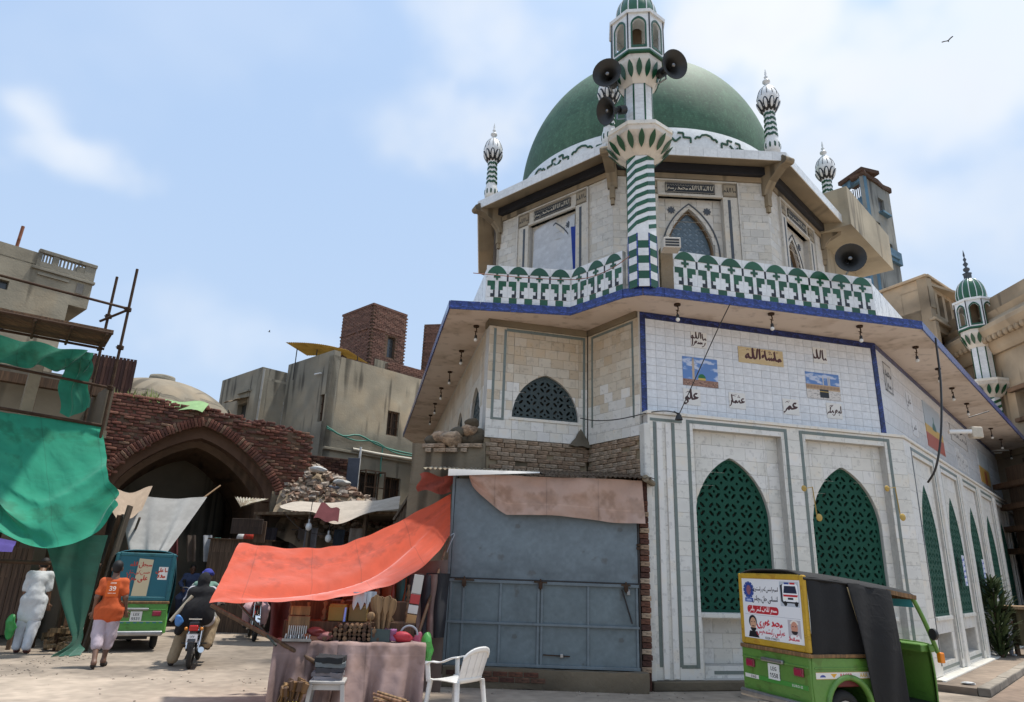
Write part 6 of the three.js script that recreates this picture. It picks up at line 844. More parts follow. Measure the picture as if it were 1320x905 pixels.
  // pale sheets hung between stall and gateway
  const pale = cloth([.48, .47, .45]); solo('grey_sheet', sheet((u, v) => { const tl = q(152, 632, 16.5), tr = q(266, 640, 17.2), bl = q(172, 724, 16.2), br2 = q(207, 726, 16.2); const p = quadP([tl, tr, br2, bl], u, v); p.z += .10 * Math.sin(u * 6 + v * 2) * v + .05 * Math.sin(u * 17); p.y -= .10 * Math.sin(u * Math.PI) * (1 - v); return p; }, 36, 26, 0), pale, 'big pale grey sheet hanging in front of the brick arch', 'sheet');
  solo('beige_sheet', sheet((u, v) => { const p = quadP([q(128, 634, 15.8), q(196, 630, 16.6), q(182, 662, 16.2), q(150, 668, 15.6)], u, v); p.y += .06 * Math.sin(u * 8); return p; }, 16, 8, 0), cloth([.50, .38, .28]), 'beige sheet sloping from the green tarpaulin to the grey sheet', 'sheet');
  rail(A(258, 645, 17.2), A(284, 626, 17.6), 'pale stick jutting from the grey sheet', .02, M.woodPale);
}
// ---------------------------------------------------------------- stalls between gateway and shrine
{
  const q = (x, y, d) => atD(x, y, d);
  const awn = (() => { const t = [[358, 653, 16.8], [395, 646, 16.8], [440, 648, 16.8], [480, 644, 16.6], [516, 641, 16.3]], b = [[362, 655, 16.0], [400, 660, 15.8], [428, 674, 15.7], [470, 664, 15.8], [514, 654, 15.9]]; const ca = new THREE.CatmullRomCurve3(t.map(p => q(...p))), cb = new THREE.CatmullRomCurve3(b.map(p => q(...p))); return sheet((u, v) => mix3(ca.getPoint(u), cb.getPoint(u), v).add(V(0, .03 * Math.sin(u * 14 + v * 3), 0)), 44, 8, 0); })();
  solo('beige_awning', awn, cloth([.52, .45, .37]), 'sagging beige cloth awning in front of the rubble heap', 'awning');
  solo('pink_cloth', sheet((u, v) => quadP([q(414, 648, 15.6), q(438, 657, 15.6), q(436, 674, 15.6), q(404, 668, 15.6)], u, v).add(V(0, .03 * Math.sin(u * 9), 0)), 10, 8, 0), cloth([.60, .20, .19]), 'faded pink cloth hanging from the beige awning', 'cloth');
  // dark shop row
  const s = thing('shop_row', 'dark open shop shed below the beige awning', 'shop', [-4.5, 0, -18]); const f0 = [-6.1, -18.5], f1 = [-1.55, -16.2], m4 = MM(T(4.5, 0, 18), wallM(f0, f1)), L = len2(f0, f1);
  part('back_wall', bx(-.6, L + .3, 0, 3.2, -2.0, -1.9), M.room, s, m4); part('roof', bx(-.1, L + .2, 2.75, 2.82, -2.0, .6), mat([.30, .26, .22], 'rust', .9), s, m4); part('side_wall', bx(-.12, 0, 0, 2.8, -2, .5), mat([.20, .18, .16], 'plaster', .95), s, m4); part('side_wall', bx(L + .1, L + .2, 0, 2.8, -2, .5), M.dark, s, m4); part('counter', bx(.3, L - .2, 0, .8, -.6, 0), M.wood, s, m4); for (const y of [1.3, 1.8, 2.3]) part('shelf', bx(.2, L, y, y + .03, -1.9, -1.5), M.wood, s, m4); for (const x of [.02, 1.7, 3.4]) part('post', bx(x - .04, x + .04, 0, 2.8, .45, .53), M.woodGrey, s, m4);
  const mw = wallM(f0, f1), P = (x, y, z) => V(x, y, z).applyMatrix4(mw), cols = [[[.05, .045, .05], 'black'], [[.16, .14, .13], 'taupe'], [[.09, .05, .05], 'plum'], [[.20, .20, .22], 'grey'], [[.05, .07, .10], 'navy'], [[.13, .09, .06], 'brown'], [[.30, .28, .26], 'pale'], [[.07, .09, .07], 'olive'], [[.16, .05, .06], 'wine'], [[.03, .03, .04], 'ink black']];
  cols.forEach(([c, n], i) => solo('hanging_shawl', sheet((u, v) => P(.2 + i * .46 + (u - .5) * .42, 2.45 - v * (1.2 + .3 * (i % 3)), .25 - (i % 3) * .5 + .05 * Math.sin(u * 10 + i) + .02 * Math.sin(v * 6)), 12, 6, 0), cloth(c), n + ' shawl hanging in the dark shop row', 'shawl'));
  const bulb = (x, y, lab) => { const p = q(x, y, 15.9), g = thing('lamp_bulb', lab, 'lamp', p.toArray()); part('glass', new THREE.SphereGeometry(.07, 14, 10).scale(1, 1.25, 1), mat([.55, .58, .58], null, .2), g); part('cap', cyl([0, .07, 0], [0, .16, 0], .035, .03, 10), M.steel, g); part('cord', cyl([0, .16, 0], [.02, .6, 0], .008), M.blackPaint, g); }; bulb(398, 679, 'large unlit bulb hanging below the beige awning'); bulb(423, 694, 'small unlit bulb hanging lower in the shop row');
  solo('overhead_wire', tube([q(365, 660, 16).toArray(), q(385, 680, 16).toArray(), q(405, 688, 16).toArray(), q(424, 689, 16).toArray()], .008, 5), M.blackPaint, 'black wire sagging below the beige awning', 'wire');
  // corrugated strip and sign boards in front of the arch
  solo('corrugated_strip', sheet((u, v) => { const p = quadP([q(302, 641, 17.8), q(346, 644, 17.8), q(322, 650, 17.2), q(310, 654, 17.2)], u, v); p.y += .02 * Math.cos(u * 70); return p; }, 48, 2, .006), M.sheetMetal, 'short corrugated sheet jutting from the arch', 'sheet');
  [[300, 668, 342, 690, 'brown board fixed under the arch', [.10, .07, .06]], [330, 672, 342, 700, 'narrow tan board beside the arch pier', [.22, .15, .11]]].forEach(([x0, y0, x1, y1, lab, c]) => { const a = q(x0, y0, 18.2), b = q(x1, y1, 18.2); solo('sign_board', rb(a.x, b.x, b.y, a.y, a.z - .03, a.z + .03, .008), mat(c, 'wood', .8), lab, 'board'); });
  // goods in the gateway: hanging cloths by the passage wall
  [[268, 690, 'white', [.5, .52, .55], 12], [281, 693, 'sea green', [.10, .30, .24], 9], [292, 694, 'striped grey', [.3, .3, .32], 12], [312, 692, 'dusty white', [.45, .42, .40], 14], [225, 688, 'faded red', [.20, .06, .06], 10], [247, 690, 'sooty brown', [.12, .09, .07], 12], [208, 678, 'dull blue', [.07, .09, .14], 9]].forEach(([x, y, n, c, w]) => solo('hanging_scarf', sheet((u, v) => { const p = q(x + (u - .5) * w, y + v * 34, 19.4); p.z += .06 * Math.sin(u * 9); return p; }, 8, 6, 0), cloth(c), n + ' scarf hanging inside the gateway passage', 'scarf'));
  const rh = solo('red_helmet', new THREE.SphereGeometry(.16, 18, 12, 0, Math.PI * 2, 0, 1.9), mat([.5, .05, .03], 'fine', .3), 'red and white round cap on a rack in the gateway', 'cap'); rh.position.copy(q(322, 693, 18.6)); const wh = solo('round_white_cap', new THREE.SphereGeometry(.15, 18, 12, 0, Math.PI * 2, 0, 1.9), mat([.7, .7, .68], 'fine', .5), 'white round cap on a rack in the gateway', 'cap'); wh.position.copy(q(313, 694, 18.7));
  const rk = thing('display_rack', 'brown display rack carrying caps in the gateway', 'rack', [q(318, 700, 18.7).x, 0, q(318, 700, 18.7).z]); part('panel', bx(-.8, .7, 0, q(318, 697, 18.7).y, -.5, .25), mat([.20, .15, .12], 'wood', .9), rk); part('top_board', bx(-.85, .75, q(318, 697, 18.7).y, q(318, 697, 18.7).y + .03, -.5, .3), M.wood, rk);
  // rubble heap beside the gateway
  const r = thing('rubble_heap', 'heap of broken brick and rubbish beside the gateway', 'rubble', [-4.6, 0, -20.2]);
  const P0 = q(402, 588, 20.6), P1 = q(486, 640, 19.4), W0 = T(4.6, 0, 20.2); part('mound', rough(sheet((u, v) => V(lerp(P0.x - .6, P1.x + .4, u), Math.max(1.5, lerp(P0.y - .1, P1.y - .15, sstep(0, 1, u)) - Math.pow(v, 1.4) * 2.2 + .3 * (fbm(u * 6, v * 6, 4) - .5)), lerp(P0.z, P1.z, u) - .6 + v * 2.0), 34, 20, 0).toNonIndexed(), .05, 3), bmat([.44, .36, .28], 'plaster', .95, .03, { bumpMap: TX.lumps }), r, W0);
  const pc = [[[.54, .46, .38], []], [[.40, .27, .20], []], [[.62, .58, .52], []], [[.46, .38, .31], []]]; for (let i = 0; i < 420; i++) { const u = rnd(), v = rnd() * .8, y = lerp(P0.y - .1, P1.y - .15, sstep(0, 1, u)) - Math.pow(v, 1.4) * 2.2 + .3 * (fbm(u * 6, v * 6, 4) - .5), s2 = rr(.05, .16); pc[i % 4][1].push(rough(new THREE.BoxGeometry(s2 * 1.6, s2 * .6, s2, 2, 2, 2), .04, 8, i).rotateX(rr(-1, 1)).rotateY(rr(0, 3)).translate(lerp(P0.x - .5, P1.x + .3, u), y + .02, lerp(P0.z, P1.z, u) - .6 + v * 2)); } pc.forEach(([c, l]) => { part('rubble', l, bmat(c, 'brickskin', .95), r, W0).userData.kind = 'stuff'; });
  [[411, 596, .26, [.62, .62, .60], 'white plastic sack lying on top of the rubble heap'], [441, 613, .27, [.50, .49, .46], 'grey plastic sack half way down the rubble heap'], [431, 620, .2, [.14, .15, .18], 'dark sack half buried in the rubble heap']].forEach(([x, y, s3, c, lab], i) => { const o = solo('plastic_sack', rough(new THREE.SphereGeometry(s3, 20, 16).scale(1.2, .6, .7), .07, 5, i * 9), cloth(c, { roughness: .6 }), lab, 'sack'); o.position.copy(q(x, y + 9, 20.2)); o.scale.set(.8, .55, .8); });
  const bw = thing('ruined_wall', 'broken red brick wall between rubble heap and grey house', 'wall', [-4.2, 0, -22]); { const a = q(400, 580, 22), b = q(452, 590, 22.4), m5 = MM(T(4.2, 0, 22), wallM([a.x, a.z], [b.x, b.z])), Lw = len2([a.x, a.z], [b.x, b.z]); part('wall', bx(0, Lw, 0, a.y - .15, -.3, -.01), M.gateMortar, bw, m5); const gb = uvMetres(new RoundedBoxGeometry(.23, .068, .06, 1, .008)); gb.userData.done = true; const rb2 = []; let n = 0; for (let r2 = 0; r2 < 16; r2++) for (let u = .1 + (r2 % 2) * .12; u < Lw; u += .245) { if (rnd() < .04) continue; const m6 = MM(m5, T(u, a.y - .2 - r2 * .08, .01 + rr(-.01, .02), rr(-.05, .05))); part('brick', gb, pick(M.brick), bw, m6); } }
  solo('grey_door_leaf', (() => { const a = q(449, 590, 21.8), b = q(461, 628, 21.8); return rb(a.x, b.x, b.y - .4, a.y, a.z - .04, a.z, .01); })(), mat([.09, .10, .13], 'metal', .6), 'dark steel door leaf leaning behind the rubble heap', 'door');
  // weathered board screen that runs down from the shrine corner
  const bsn = thing('plank_screen', 'weathered grey plank screen beside the shrine corner', 'screen', [-1.8, 0, -13]); const A1p = q(510, 672, 13.4), A2p = q(552, 606, 13.0); for (let i = 0; i < 10; i++) { const u = i / 10, a = mix3(A1p, A2p, u), b = mix3(A1p, A2p, u + .098); const g = new THREE.BoxGeometry(a.distanceTo(b) * .72 + .05, 1.6, .03); part('plank', g, M.woodGrey, bsn, T((a.x + b.x) / 2 + 1.8, (a.y + b.y) / 2 - .85, (a.z + b.z) / 2 + 13, .2)); } part('top_rail', bar(A1p.clone().add(V(1.8, .02, 13.03)).toArray(), A2p.clone().add(V(1.8, .02, 13.03)).toArray(), .14, .04), M.woodGrey, bsn); part('support', bx(-.3, -.22, 0, 1.5, -.1, 0), M.wood, bsn);
}

// ---------------------------------------------------------------- bodies: tapered capsules joined smoothly and meshed
function sdfMesh(prims, cell = .018, k = .03, ell = []) {
  const lo = V(1e9, 1e9, 1e9), hi = V(-1e9, -1e9, -1e9), pad = cell * 3 + k;
  for (const p of prims) for (const [q, r] of [[p[0], p[2]], [p[1], p[3]]]) { lo.min(V(q[0] - r - pad, q[1] - r - pad, q[2] - r - pad)); hi.max(V(q[0] + r + pad, q[1] + r + pad, q[2] + r + pad)); }
  for (const e of ell) { const r = Math.max(...e[1]); lo.min(V(e[0][0] - r - pad, e[0][1] - r - pad, e[0][2] - r - pad)); hi.max(V(e[0][0] + r + pad, e[0][1] + r + pad, e[0][2] + r + pad)); }
  const c = lo.clone().add(hi).multiplyScalar(.5), half = Math.max(hi.x - lo.x, hi.y - lo.y, hi.z - lo.z) / 2, res = Math.max(12, Math.ceil(2 * half / cell)), mc = new MarchingCubes(res, undefined, false, false, 90000);
  mc.isolation = 0; const f = mc.field; f.fill(-1); const hs = res / 2, pos = i => (i - hs) / hs * half, idx = v => v / half * hs + hs;
  const put = (x0, y0, z0, x1, y1, z1, dist) => { const a = [x0, y0, z0].map((v, i) => Math.max(1, Math.floor(idx(v - [c.x, c.y, c.z][i])))), b = [x1, y1, z1].map((v, i) => Math.min(res - 2, Math.ceil(idx(v - [c.x, c.y, c.z][i])))); for (let z = a[2]; z <= b[2]; z++) for (let y = a[1]; y <= b[1]; y++) for (let x = a[0]; x <= b[0]; x++) { const d = dist(pos(x) + c.x, pos(y) + c.y, pos(z) + c.z), o = z * res * res + y * res + x, e = -f[o]; const h = clamp(.5 + .5 * (e - d) / k); f[o] = -(lerp(e, d, h) - k * h * (1 - h)); } };
  for (const [p, q, r0, r1] of prims) { const dx = q[0] - p[0], dy = q[1] - p[1], dz = q[2] - p[2], l2 = dx * dx + dy * dy + dz * dz + 1e-9, R = Math.max(r0, r1) + pad; put(Math.min(p[0], q[0]) - R, Math.min(p[1], q[1]) - R, Math.min(p[2], q[2]) - R, Math.max(p[0], q[0]) + R, Math.max(p[1], q[1]) + R, Math.max(p[2], q[2]) + R, (x, y, z) => { const t = clamp(((x - p[0]) * dx + (y - p[1]) * dy + (z - p[2]) * dz) / l2); return Math.hypot(x - p[0] - t * dx, y - p[1] - t * dy, z - p[2] - t * dz) - lerp(r0, r1, t); }); }
  for (const [o, r] of ell) { const m = Math.min(...r), R = Math.max(...r) + pad; put(o[0] - R, o[1] - R, o[2] - R, o[0] + R, o[1] + R, o[2] + R, (x, y, z) => (Math.hypot((x - o[0]) / r[0], (y - o[1]) / r[1], (z - o[2]) / r[2]) - 1) * m); }
  mc.update(); const n = mc.count, P = new Float32Array(n * 3); for (let i = 0; i < n; i++) { P[3 * i] = mc.positionArray[3 * i] * half + c.x; P[3 * i + 1] = mc.positionArray[3 * i + 1] * half + c.y; P[3 * i + 2] = mc.positionArray[3 * i + 2] * half + c.z; }
  let g = new THREE.BufferGeometry(); g.setAttribute('position', new THREE.BufferAttribute(P, 3)); g = mergeVertices(g, cell * .02); g.computeVertexNormals(); return g;
}
const headGeo = sdfMesh([[[0, -.13, -.015], [0, -.04, -.01], .052, .055], [[0, -.085, .045], [0, -.02, .03], .042, .05], [[0, .012, .095], [0, -.022, .112], .011, .015], [[-.03, -.055, .085], [.03, -.055, .085], .012, .012], [[-.035, .03, .085], [.035, .03, .085], .012, .012], [[.078, .01, -.012], [.08, -.035, -.006], .016, .011], [[-.078, .01, -.012], [-.08, -.035, -.006], .016, .011]], .006, .018, [[[0, .03, -.005], [.076, .098, .096]]]);
const handGeo = (() => { const f = (x, l, c, r) => [[[x, -.085, .0], [x * 1.1, -.085 - l * .45, .012 * c], r, r * .95], [[x * 1.1, -.085 - l * .45, .012 * c], [x * 1.08, -.085 - l * .9, .05 * c], r * .95, r * .75]]; return sdfMesh([[[0, .01, 0], [0, -.04, 0], .026, .03], [[-.018, -.045, 0], [-.02, -.082, .002], .018, .016], [[.018, -.045, 0], [.02, -.082, .002], .018, .016], [[0, -.045, 0], [0, -.085, .002], .019, .016], ...f(-.032, .065, 1, .0085), ...f(-.011, .078, .9, .009), ...f(.011, .082, .9, .009), ...f(.031, .075, .8, .009), [[.03, -.03, .008], [.052, -.062, .025], .012, .0105], [[.052, -.062, .025], [.056, -.09, .036], .0105, .008]], .0045, .006); })();
function figure(name, label, pos, turn, J, o = {}) {
  const g = thing(name, label, 'person', pos, turn); if (o.scale) g.scale.setScalar(o.scale);
  const j = { head: [0, 1.58, .02], neck: [0, 1.43, 0], chest: [0, 1.27, 0], waist: [0, 1.06, 0], pelvis: [0, .94, 0], shL: [.155, 1.375, 0], elL: [.225, 1.12, -.02], wrL: [.25, .88, .06], shR: [-.155, 1.375, 0], elR: [-.225, 1.12, -.02], wrR: [-.25, .88, .06], hipL: [.09, .92, 0], knL: [.10, .50, .02], anL: [.10, .09, -.02], toL: [.115, .035, .13], hipR: [-.09, .92, 0], knR: [-.10, .50, .02], anR: [-.10, .09, -.02], toR: [-.115, .035, .13], ...J };
  const skin = mat(o.skin || [.22, .115, .07], 'fine', .55), body = [[j.neck, j.head, .055, .055], [j.chest, j.neck, .11, .06], [j.shL, j.shR, .062, .062], [[j.chest[0] - .06, j.chest[1], j.chest[2]], [j.chest[0] + .06, j.chest[1], j.chest[2]], .115, .115], [j.chest, j.waist, .12, .105], [j.waist, j.pelvis, .11, .12], [j.hipL, j.hipR, .105, .105]];
  const limb = s => [[j['sh' + s], j['el' + s], .052, .040], [j['el' + s], j['wr' + s], .041, .027], [j['hip' + s], j['kn' + s], .085, .055], [j['kn' + s], j['an' + s], .056, .036], [j['an' + s], j['to' + s], .042, .030]];
  body.push(...limb('L'), ...limb('R'));
  const q = new THREE.Quaternion(), hd = headGeo.clone(); hd.applyMatrix4(T(0, 0, 0, o.headTurn || 0, o.headTilt || 0)); hd.translate(j.head[0], j.head[1] + .0, j.head[2]);
  const hands = ['L', 'R'].map(s => { const h = handGeo.clone(); if (s === 'R') { h.scale(-1, 1, 1); const ix = h.index.array; for (let i = 0; i < ix.length; i += 3) { const t = ix[i]; ix[i] = ix[i + 1]; ix[i + 1] = t; } h.computeVertexNormals(); } const d = V(...j['wr' + s]).sub(V(...j['el' + s])).normalize(); h.applyQuaternion(q.setFromUnitVectors(V(0, -1, 0), d)); return h.translate(...j['wr' + s]); });
  part('body', [sdfMesh(body, .016, .035), hd, ...hands], skin, g);
  const X = (list, e) => list.map(p => [p[0], p[1], p[2] + e, p[3] + (p[4] !== undefined ? p[4] : e)]);
  for (const c of (o.wear || [])) {
    let pr = []; const L = (a, b, t) => a.map((v, i) => lerp(v, b[i], t));
    if (c.type === 'shirt') { pr = X(body.slice(2, 7).concat([[j.chest, L(j.chest, j.neck, .55), .11, .075]]), c.e || .018); pr.push([j.chest, j.waist, .13, .132], [j.waist, j.pelvis, .132, .15]); for (const s of ['L', 'R']) { const t = c.sleeve ?? .7; pr.push([j['sh' + s], t > 1 ? j['el' + s] : L(j['sh' + s], j['el' + s], t), .066, t > 1 ? .056 : .064]); if (t > 1) pr.push([j['el' + s], L(j['el' + s], j['wr' + s], t - 1), .062, .05]); } if (c.hem) { const k = c.hem, hr = k > .4 ? .120 : .138; for (const s of ['L', 'R']) pr.push([j['hip' + s], L(j['hip' + s], j['kn' + s], k), hr + .01, hr]); pr.push([j.pelvis, L(L(j.hipL, j.hipR, .5), L(j.knL, j.knR, .5), k), .14, hr]); } }
    if (c.type === 'trousers') { const t = c.len ?? 1; pr = [[j.hipL, j.hipR, .112, .112], [j.pelvis, j.waist, .118, .105]]; for (const s of ['L', 'R']) { pr.push([j['hip' + s], j['kn' + s], .112, .09 + (c.loose || 0)]); pr.push([j['kn' + s], L(j['kn' + s], j['an' + s], t * .93), .088 + (c.loose || 0), .068 + (c.loose || 0)]); } }
    if (c.type === 'shoes') { for (const s of ['L', 'R']) pr.push([L(j['an' + s], [j['an' + s][0], j['an' + s][1] - .06, j['an' + s][2]], .7), j['to' + s], .042, .040], [[j['to' + s][0], j['to' + s][1] - .004, j['to' + s][2]], L(j['to' + s], j['an' + s], -.25), .036, .026]); }
    if (c.type === 'prims') pr = c.prims;
    let geo = sdfMesh(pr, c.cell || .016, c.k ?? .035, c.ell || []); if (c.type !== 'shoes') { const p = geo.attributes.position, n = geo.attributes.normal; for (let i = 0; i < p.count; i++) { const x = p.getX(i), y = p.getY(i), z = p.getZ(i), w = (fbm(x * 10 + y * 4, y * 6 - z * 6 + 3, 3) - .5) * .022 + (fbm(x * 30 + 9 + y * 14, y * 9 + z * 26, 2) - .5) * .012; p.setXYZ(i, x + n.getX(i) * w, y + n.getY(i) * w * .4, z + n.getZ(i) * w); } geo.computeVertexNormals(); }
    if (c.print) { /* the print is its own thin part */ }
    part(c.name, geo, c.mat || cloth(c.color), g);
  }
  if (o.hair) { const h = sdfMesh([], .008, .02, [[[0, .052, -.02], [.086, .092, .098]], [[0, .0, -.055], [.074, .075, .05]]]); h.applyMatrix4(T(0, 0, 0, o.headTurn || 0, o.headTilt || 0)); part('hair', h.translate(...j.head), mat(o.hair, 'fine', .7), g); }
  if (o.turban) { const pr = []; for (let i = 0; i < 9; i++) { const a = i / 9 * 6.28, b = (i + 1) / 9 * 6.28; pr.push([[Math.sin(a) * .078, .06 + .018 * Math.sin(a * 2), Math.cos(a) * .085 - .01], [Math.sin(b) * .078, .06 + .018 * Math.sin(b * 2), Math.cos(b) * .085 - .01], .036, .036]); } const h = sdfMesh(pr, .009, .015, [[[0, .09, -.01], [.085, .065, .09]]]); part('turban', h.translate(...j.head), cloth(o.turban), g); }
  for (const s of [-1, 1]) part('eye', new THREE.SphereGeometry(.011, 8, 6).applyMatrix4(MM(T(...j.head, o.headTurn || 0, o.headTilt || 0), T(s * .032, .012, .083))), mat([.03, .025, .02], null, .3), g);
  return { g, j };
}
{
  // man walking away in an orange shirt
  const P = atY(126, 860), f = figure('person', 'person in orange shirt numbered 39 and pale trousers walking away', [P.x, 0, P.z], Math.PI + .42, { head: [.0, 1.60, .03], anL: [.05, .10, -.30], toL: [.06, .05, -.18], knL: [.09, .52, -.04], anR: [-.06, .09, .02], toR: [-.08, .035, .15], knR: [-.08, .50, .05], elL: [.215, 1.13, -.06], wrL: [.235, .89, .02], elR: [-.215, 1.13, -.04], wrR: [-.255, .90, .05] }, { scale: .90, skin: [.16, .085, .055], hair: [.006, .005, .005], wear: [{ type: 'shirt', name: 'shirt', color: [.62, .115, .03], sleeve: .72, hem: .22, e: .012 }, { type: 'trousers', name: 'trousers', color: [.56, .48, .54], len: .42, loose: .02 }, { type: 'shoes', name: 'sandal', color: [.03, .025, .02] }] });
  // printed number on the back of the shirt: lettering sheet that follows the back
  const pm = canvasMat(256, 320, (g, w, h) => { g.fillStyle = '#cf5f25'; g.fillRect(0, 0, w, h); g.fillStyle = '#f3eadf'; g.textAlign = 'center'; g.font = 'bold 44px sans-serif'; g.fillText('CREW', w / 2, 60); g.font = 'bold 128px sans-serif'; g.fillText('39', w / 2, 200); g.font = 'bold 26px sans-serif'; g.fillText('SAFETY FIRST', w / 2, 262); }, .9);
  const sg = sheet((u, v) => V(lerp(.10, -.10, u), lerp(1.40, 1.14, v), -.155 - .012 * Math.cos((u - .5) * 3) - .004 * Math.sin(v * 3)), 8, 8, 0); { const uv = sg.attributes.uv; for (let j = 0; j <= 8; j++) for (let i = 0; i <= 8; i++) uv.setXY(j * 9 + i, i / 8, 1 - j / 8); } const pr = part('shirt_print', sg, pm, f.g); pr.userData.label = 'white number 39 and lettering on the shirt back';
  // man in white bending into the corner stall
  const Q = atY(28, 842); figure('person', 'person in white tunic and trousers stooping at the corner stall', [Q.x, 0, Q.z], Math.PI + .35, { chest: [0, 1.27, .05], neck: [0, 1.41, .10], head: [0, 1.53, .20], shL: [.155, 1.36, .06], shR: [-.155, 1.36, .06], elL: [.19, 1.10, .06], elR: [-.195, 1.10, .04], wrL: [.19, .87, .16], wrR: [-.215, .86, .10], knL: [.10, .50, .06], anL: [.11, .09, .02], toL: [.12, .035, .17], knR: [-.09, .49, -.03], anR: [-.08, .10, -.16], toR: [-.09, .045, -.02] }, { scale: .93, headTilt: .5, hair: [.006, .005, .005], wear: [{ type: 'shirt', name: 'tunic', color: [.70, .72, .74], sleeve: .95, hem: .7, e: .012 }, { type: 'trousers', name: 'trousers', color: [.66, .68, .72], len: 1, loose: .012 }, { type: 'shoes', name: 'sandal', color: [.10, .03, .025] }] });
  const gb = atD(14, 808, 15.0), bag = solo('green_bag', rough(new THREE.SphereGeometry(.12, 16, 14).scale(.7, 1.7, .5), .035, 9), mat([.04, .30, .07], 'fine', .4), 'green plastic bag held beside the stooping person', 'bag'); bag.position.copy(gb);
}

// ---------------------------------------------------------------- motorcycles
function makeMotorcycle(label, pos, turn, o = {}) {
  const g = thing('motorcycle', label, 'motorcycle', pos, turn); g.scale.setScalar(.87); const paint = mat(o.paint || [.02, .02, .022], null, .25), B = M.blackPaint;
  const wheel = (x, nm) => { const w = part('wheel', new THREE.TorusGeometry(.255, .045, 12, 28).rotateY(0).translate(x, .30, 0), M.rubber, g); part('rim', new THREE.TorusGeometry(.205, .014, 6, 28).translate(x, .30, 0), M.chrome, w); for (let i = 0; i < 12; i++) { const t = i / 12 * 6.283; part('spoke', cyl([x, .30, (i % 2 - .5) * .05], [x + Math.cos(t) * .205, .30 + Math.sin(t) * .205, 0], .004), M.chrome, w); } part('hub', cyl([x, .30, -.05], [x, .30, .05], .06, .06, 14), M.steel, w); };
  wheel(-.62); wheel(.64);
  part('frame', [tube([[-.45, .72, 0], [.0, .70, 0], [.32, .82, 0], [.42, .78, 0]], .022), tube([[.40, .78, 0], [.28, .45, 0], [.05, .32, 0], [-.15, .36, 0]], .02), bar([-.62, .30, .09], [-.1, .38, .08], .03), bar([-.62, .30, -.09], [-.1, .38, -.08], .03)], B, g);
  for (const z of [-.1, .1]) { part('shock', [cyl([-.58, .32, z], [-.42, .68, z], .022, .022, 8), cyl([-.55, .38, z], [-.46, .6, z], .034, .034, 10)], M.chrome, g); part('fork', cyl([.64, .30, z * .9], [.42, .92, z * .7], .02, .02, 8), M.chrome, g); }
  part('engine', [rb(-.12, .2, .24, .46, -.11, .11, .03, 2), ...[0, 1, 2, 3].map(i => rb(.08 + i * .012, .28 + i * .012, .44 + i * .03, .455 + i * .03, -.075, .075, .004))], M.steel, g);
  part('tank', sdfMesh([[[.02, .80, 0], [.30, .84, 0], .10, .115]], .02, .02).scale(1, 1, 1), paint, g); part('seat', sdfMesh([[[-.58, .80, 0], [-.25, .77, 0], .075, .085], [[-.25, .77, 0], [.0, .78, 0], .085, .07]], .02, .03), mat([.02, .02, .02], 'fine', .6), g);
  part('rear_mudguard', sheet((u, v) => { const t = lerp(.4, 2.6, u); return V(-.62 + Math.cos(t) * .34 * 1, .30 + Math.sin(t) * .34, (v - .5) * .13); }, 12, 2, .006), paint, g); part('front_mudguard', sheet((u, v) => { const t = lerp(.5, 2.4, u); return V(.64 + Math.cos(t) * .33, .30 + Math.sin(t) * .33, (v - .5) * .11); }, 12, 2, .006), M.chrome, g);
  part('tail_panel', rb(-.80, -.55, .70, .80, -.09, .09, .03, 2), paint, g); part('tail_light', rb(-.86, -.80, .64, .74, -.075, .075, .02, 2), mat([.45, .012, .01], null, .25), g);
  const pl = canvasMat(160, 120, (c, w, h) => { c.fillStyle = '#e4e6e8'; c.fillRect(0, 0, w, h); c.strokeStyle = '#333'; c.lineWidth = 4; c.strokeRect(4, 4, w - 8, h - 8); c.fillStyle = '#24262c'; c.textAlign = 'center'; c.font = 'bold 40px sans-serif'; c.fillText('LEV', w / 2, 52); c.font = 'bold 48px sans-serif'; c.fillText('1976', w / 2, 102); }, .5);
  part('number_plate', face(.19, .14, .008), pl, g, T(-.875, .53, 0, -Math.PI / 2)); part('plate_bracket', [bx(-.87, -.80, .60, .64, -.05, .05), bar([-.85, .62, 0], [-.86, .48, 0], .06, .008), rb(-.90, -.84, .34, .46, -.06, .06, .02, 2)], B, g);
  for (const z of [-.13, .13]) part('indicator', new THREE.SphereGeometry(.03, 10, 8).translate(-.80, .68, z), mat([.55, .2, .02], null, .3), g);
  part('exhaust', [tube([[.2, .34, .12], [.0, .24, .14], [-.3, .27, .15]], .02, 8), cyl([-.25, .27, .15], [-.78, .33, .17], .042, .05, 14)], M.chrome, g); part('carrier', [bar([-.78, .84, -.1], [-.5, .86, -.1], .018), bar([-.78, .84, .1], [-.5, .86, .1], .018), bar([-.78, .84, -.1], [-.78, .84, .1], .018)], M.chrome, g);
  part('handlebar', tube([[.26, 1.04, -.34], [.36, 1.04, -.2], [.42, .94, 0], [.36, 1.04, .2], [.26, 1.04, .34]], .013, 6), M.chrome, g); for (const z of [-1, 1]) { part('grip', cyl([.28, 1.04, z * .3], [.25, 1.04, z * .38], .02, .02, 8), M.rubber, g); part('mirror', [cyl([.32, 1.05, z * .24], [.30, 1.22, z * .30], .006), rb(.29, .31, 1.18, 1.27, z * .30 - .05, z * .30 + .05, .008)], B, g); }
  part('headlight', [new THREE.SphereGeometry(.09, 16, 12).translate(.52, .90, 0), cyl([.55, .90, 0], [.60, .90, 0], .085, .08, 16)], o.front || M.chrome, g); part('foot_peg', [bar([-.02, .30, -.26], [-.02, .30, .26], .025), bar([-.4, .40, -.22], [-.4, .40, .22], .02)], B, g); part('side_stand', bar([-.05, .26, -.1], [-.15, .10, -.14], .018), B, g);
  return g;
}
const onBike = (M4, p) => V(...p).applyMatrix4(M4).toArray();
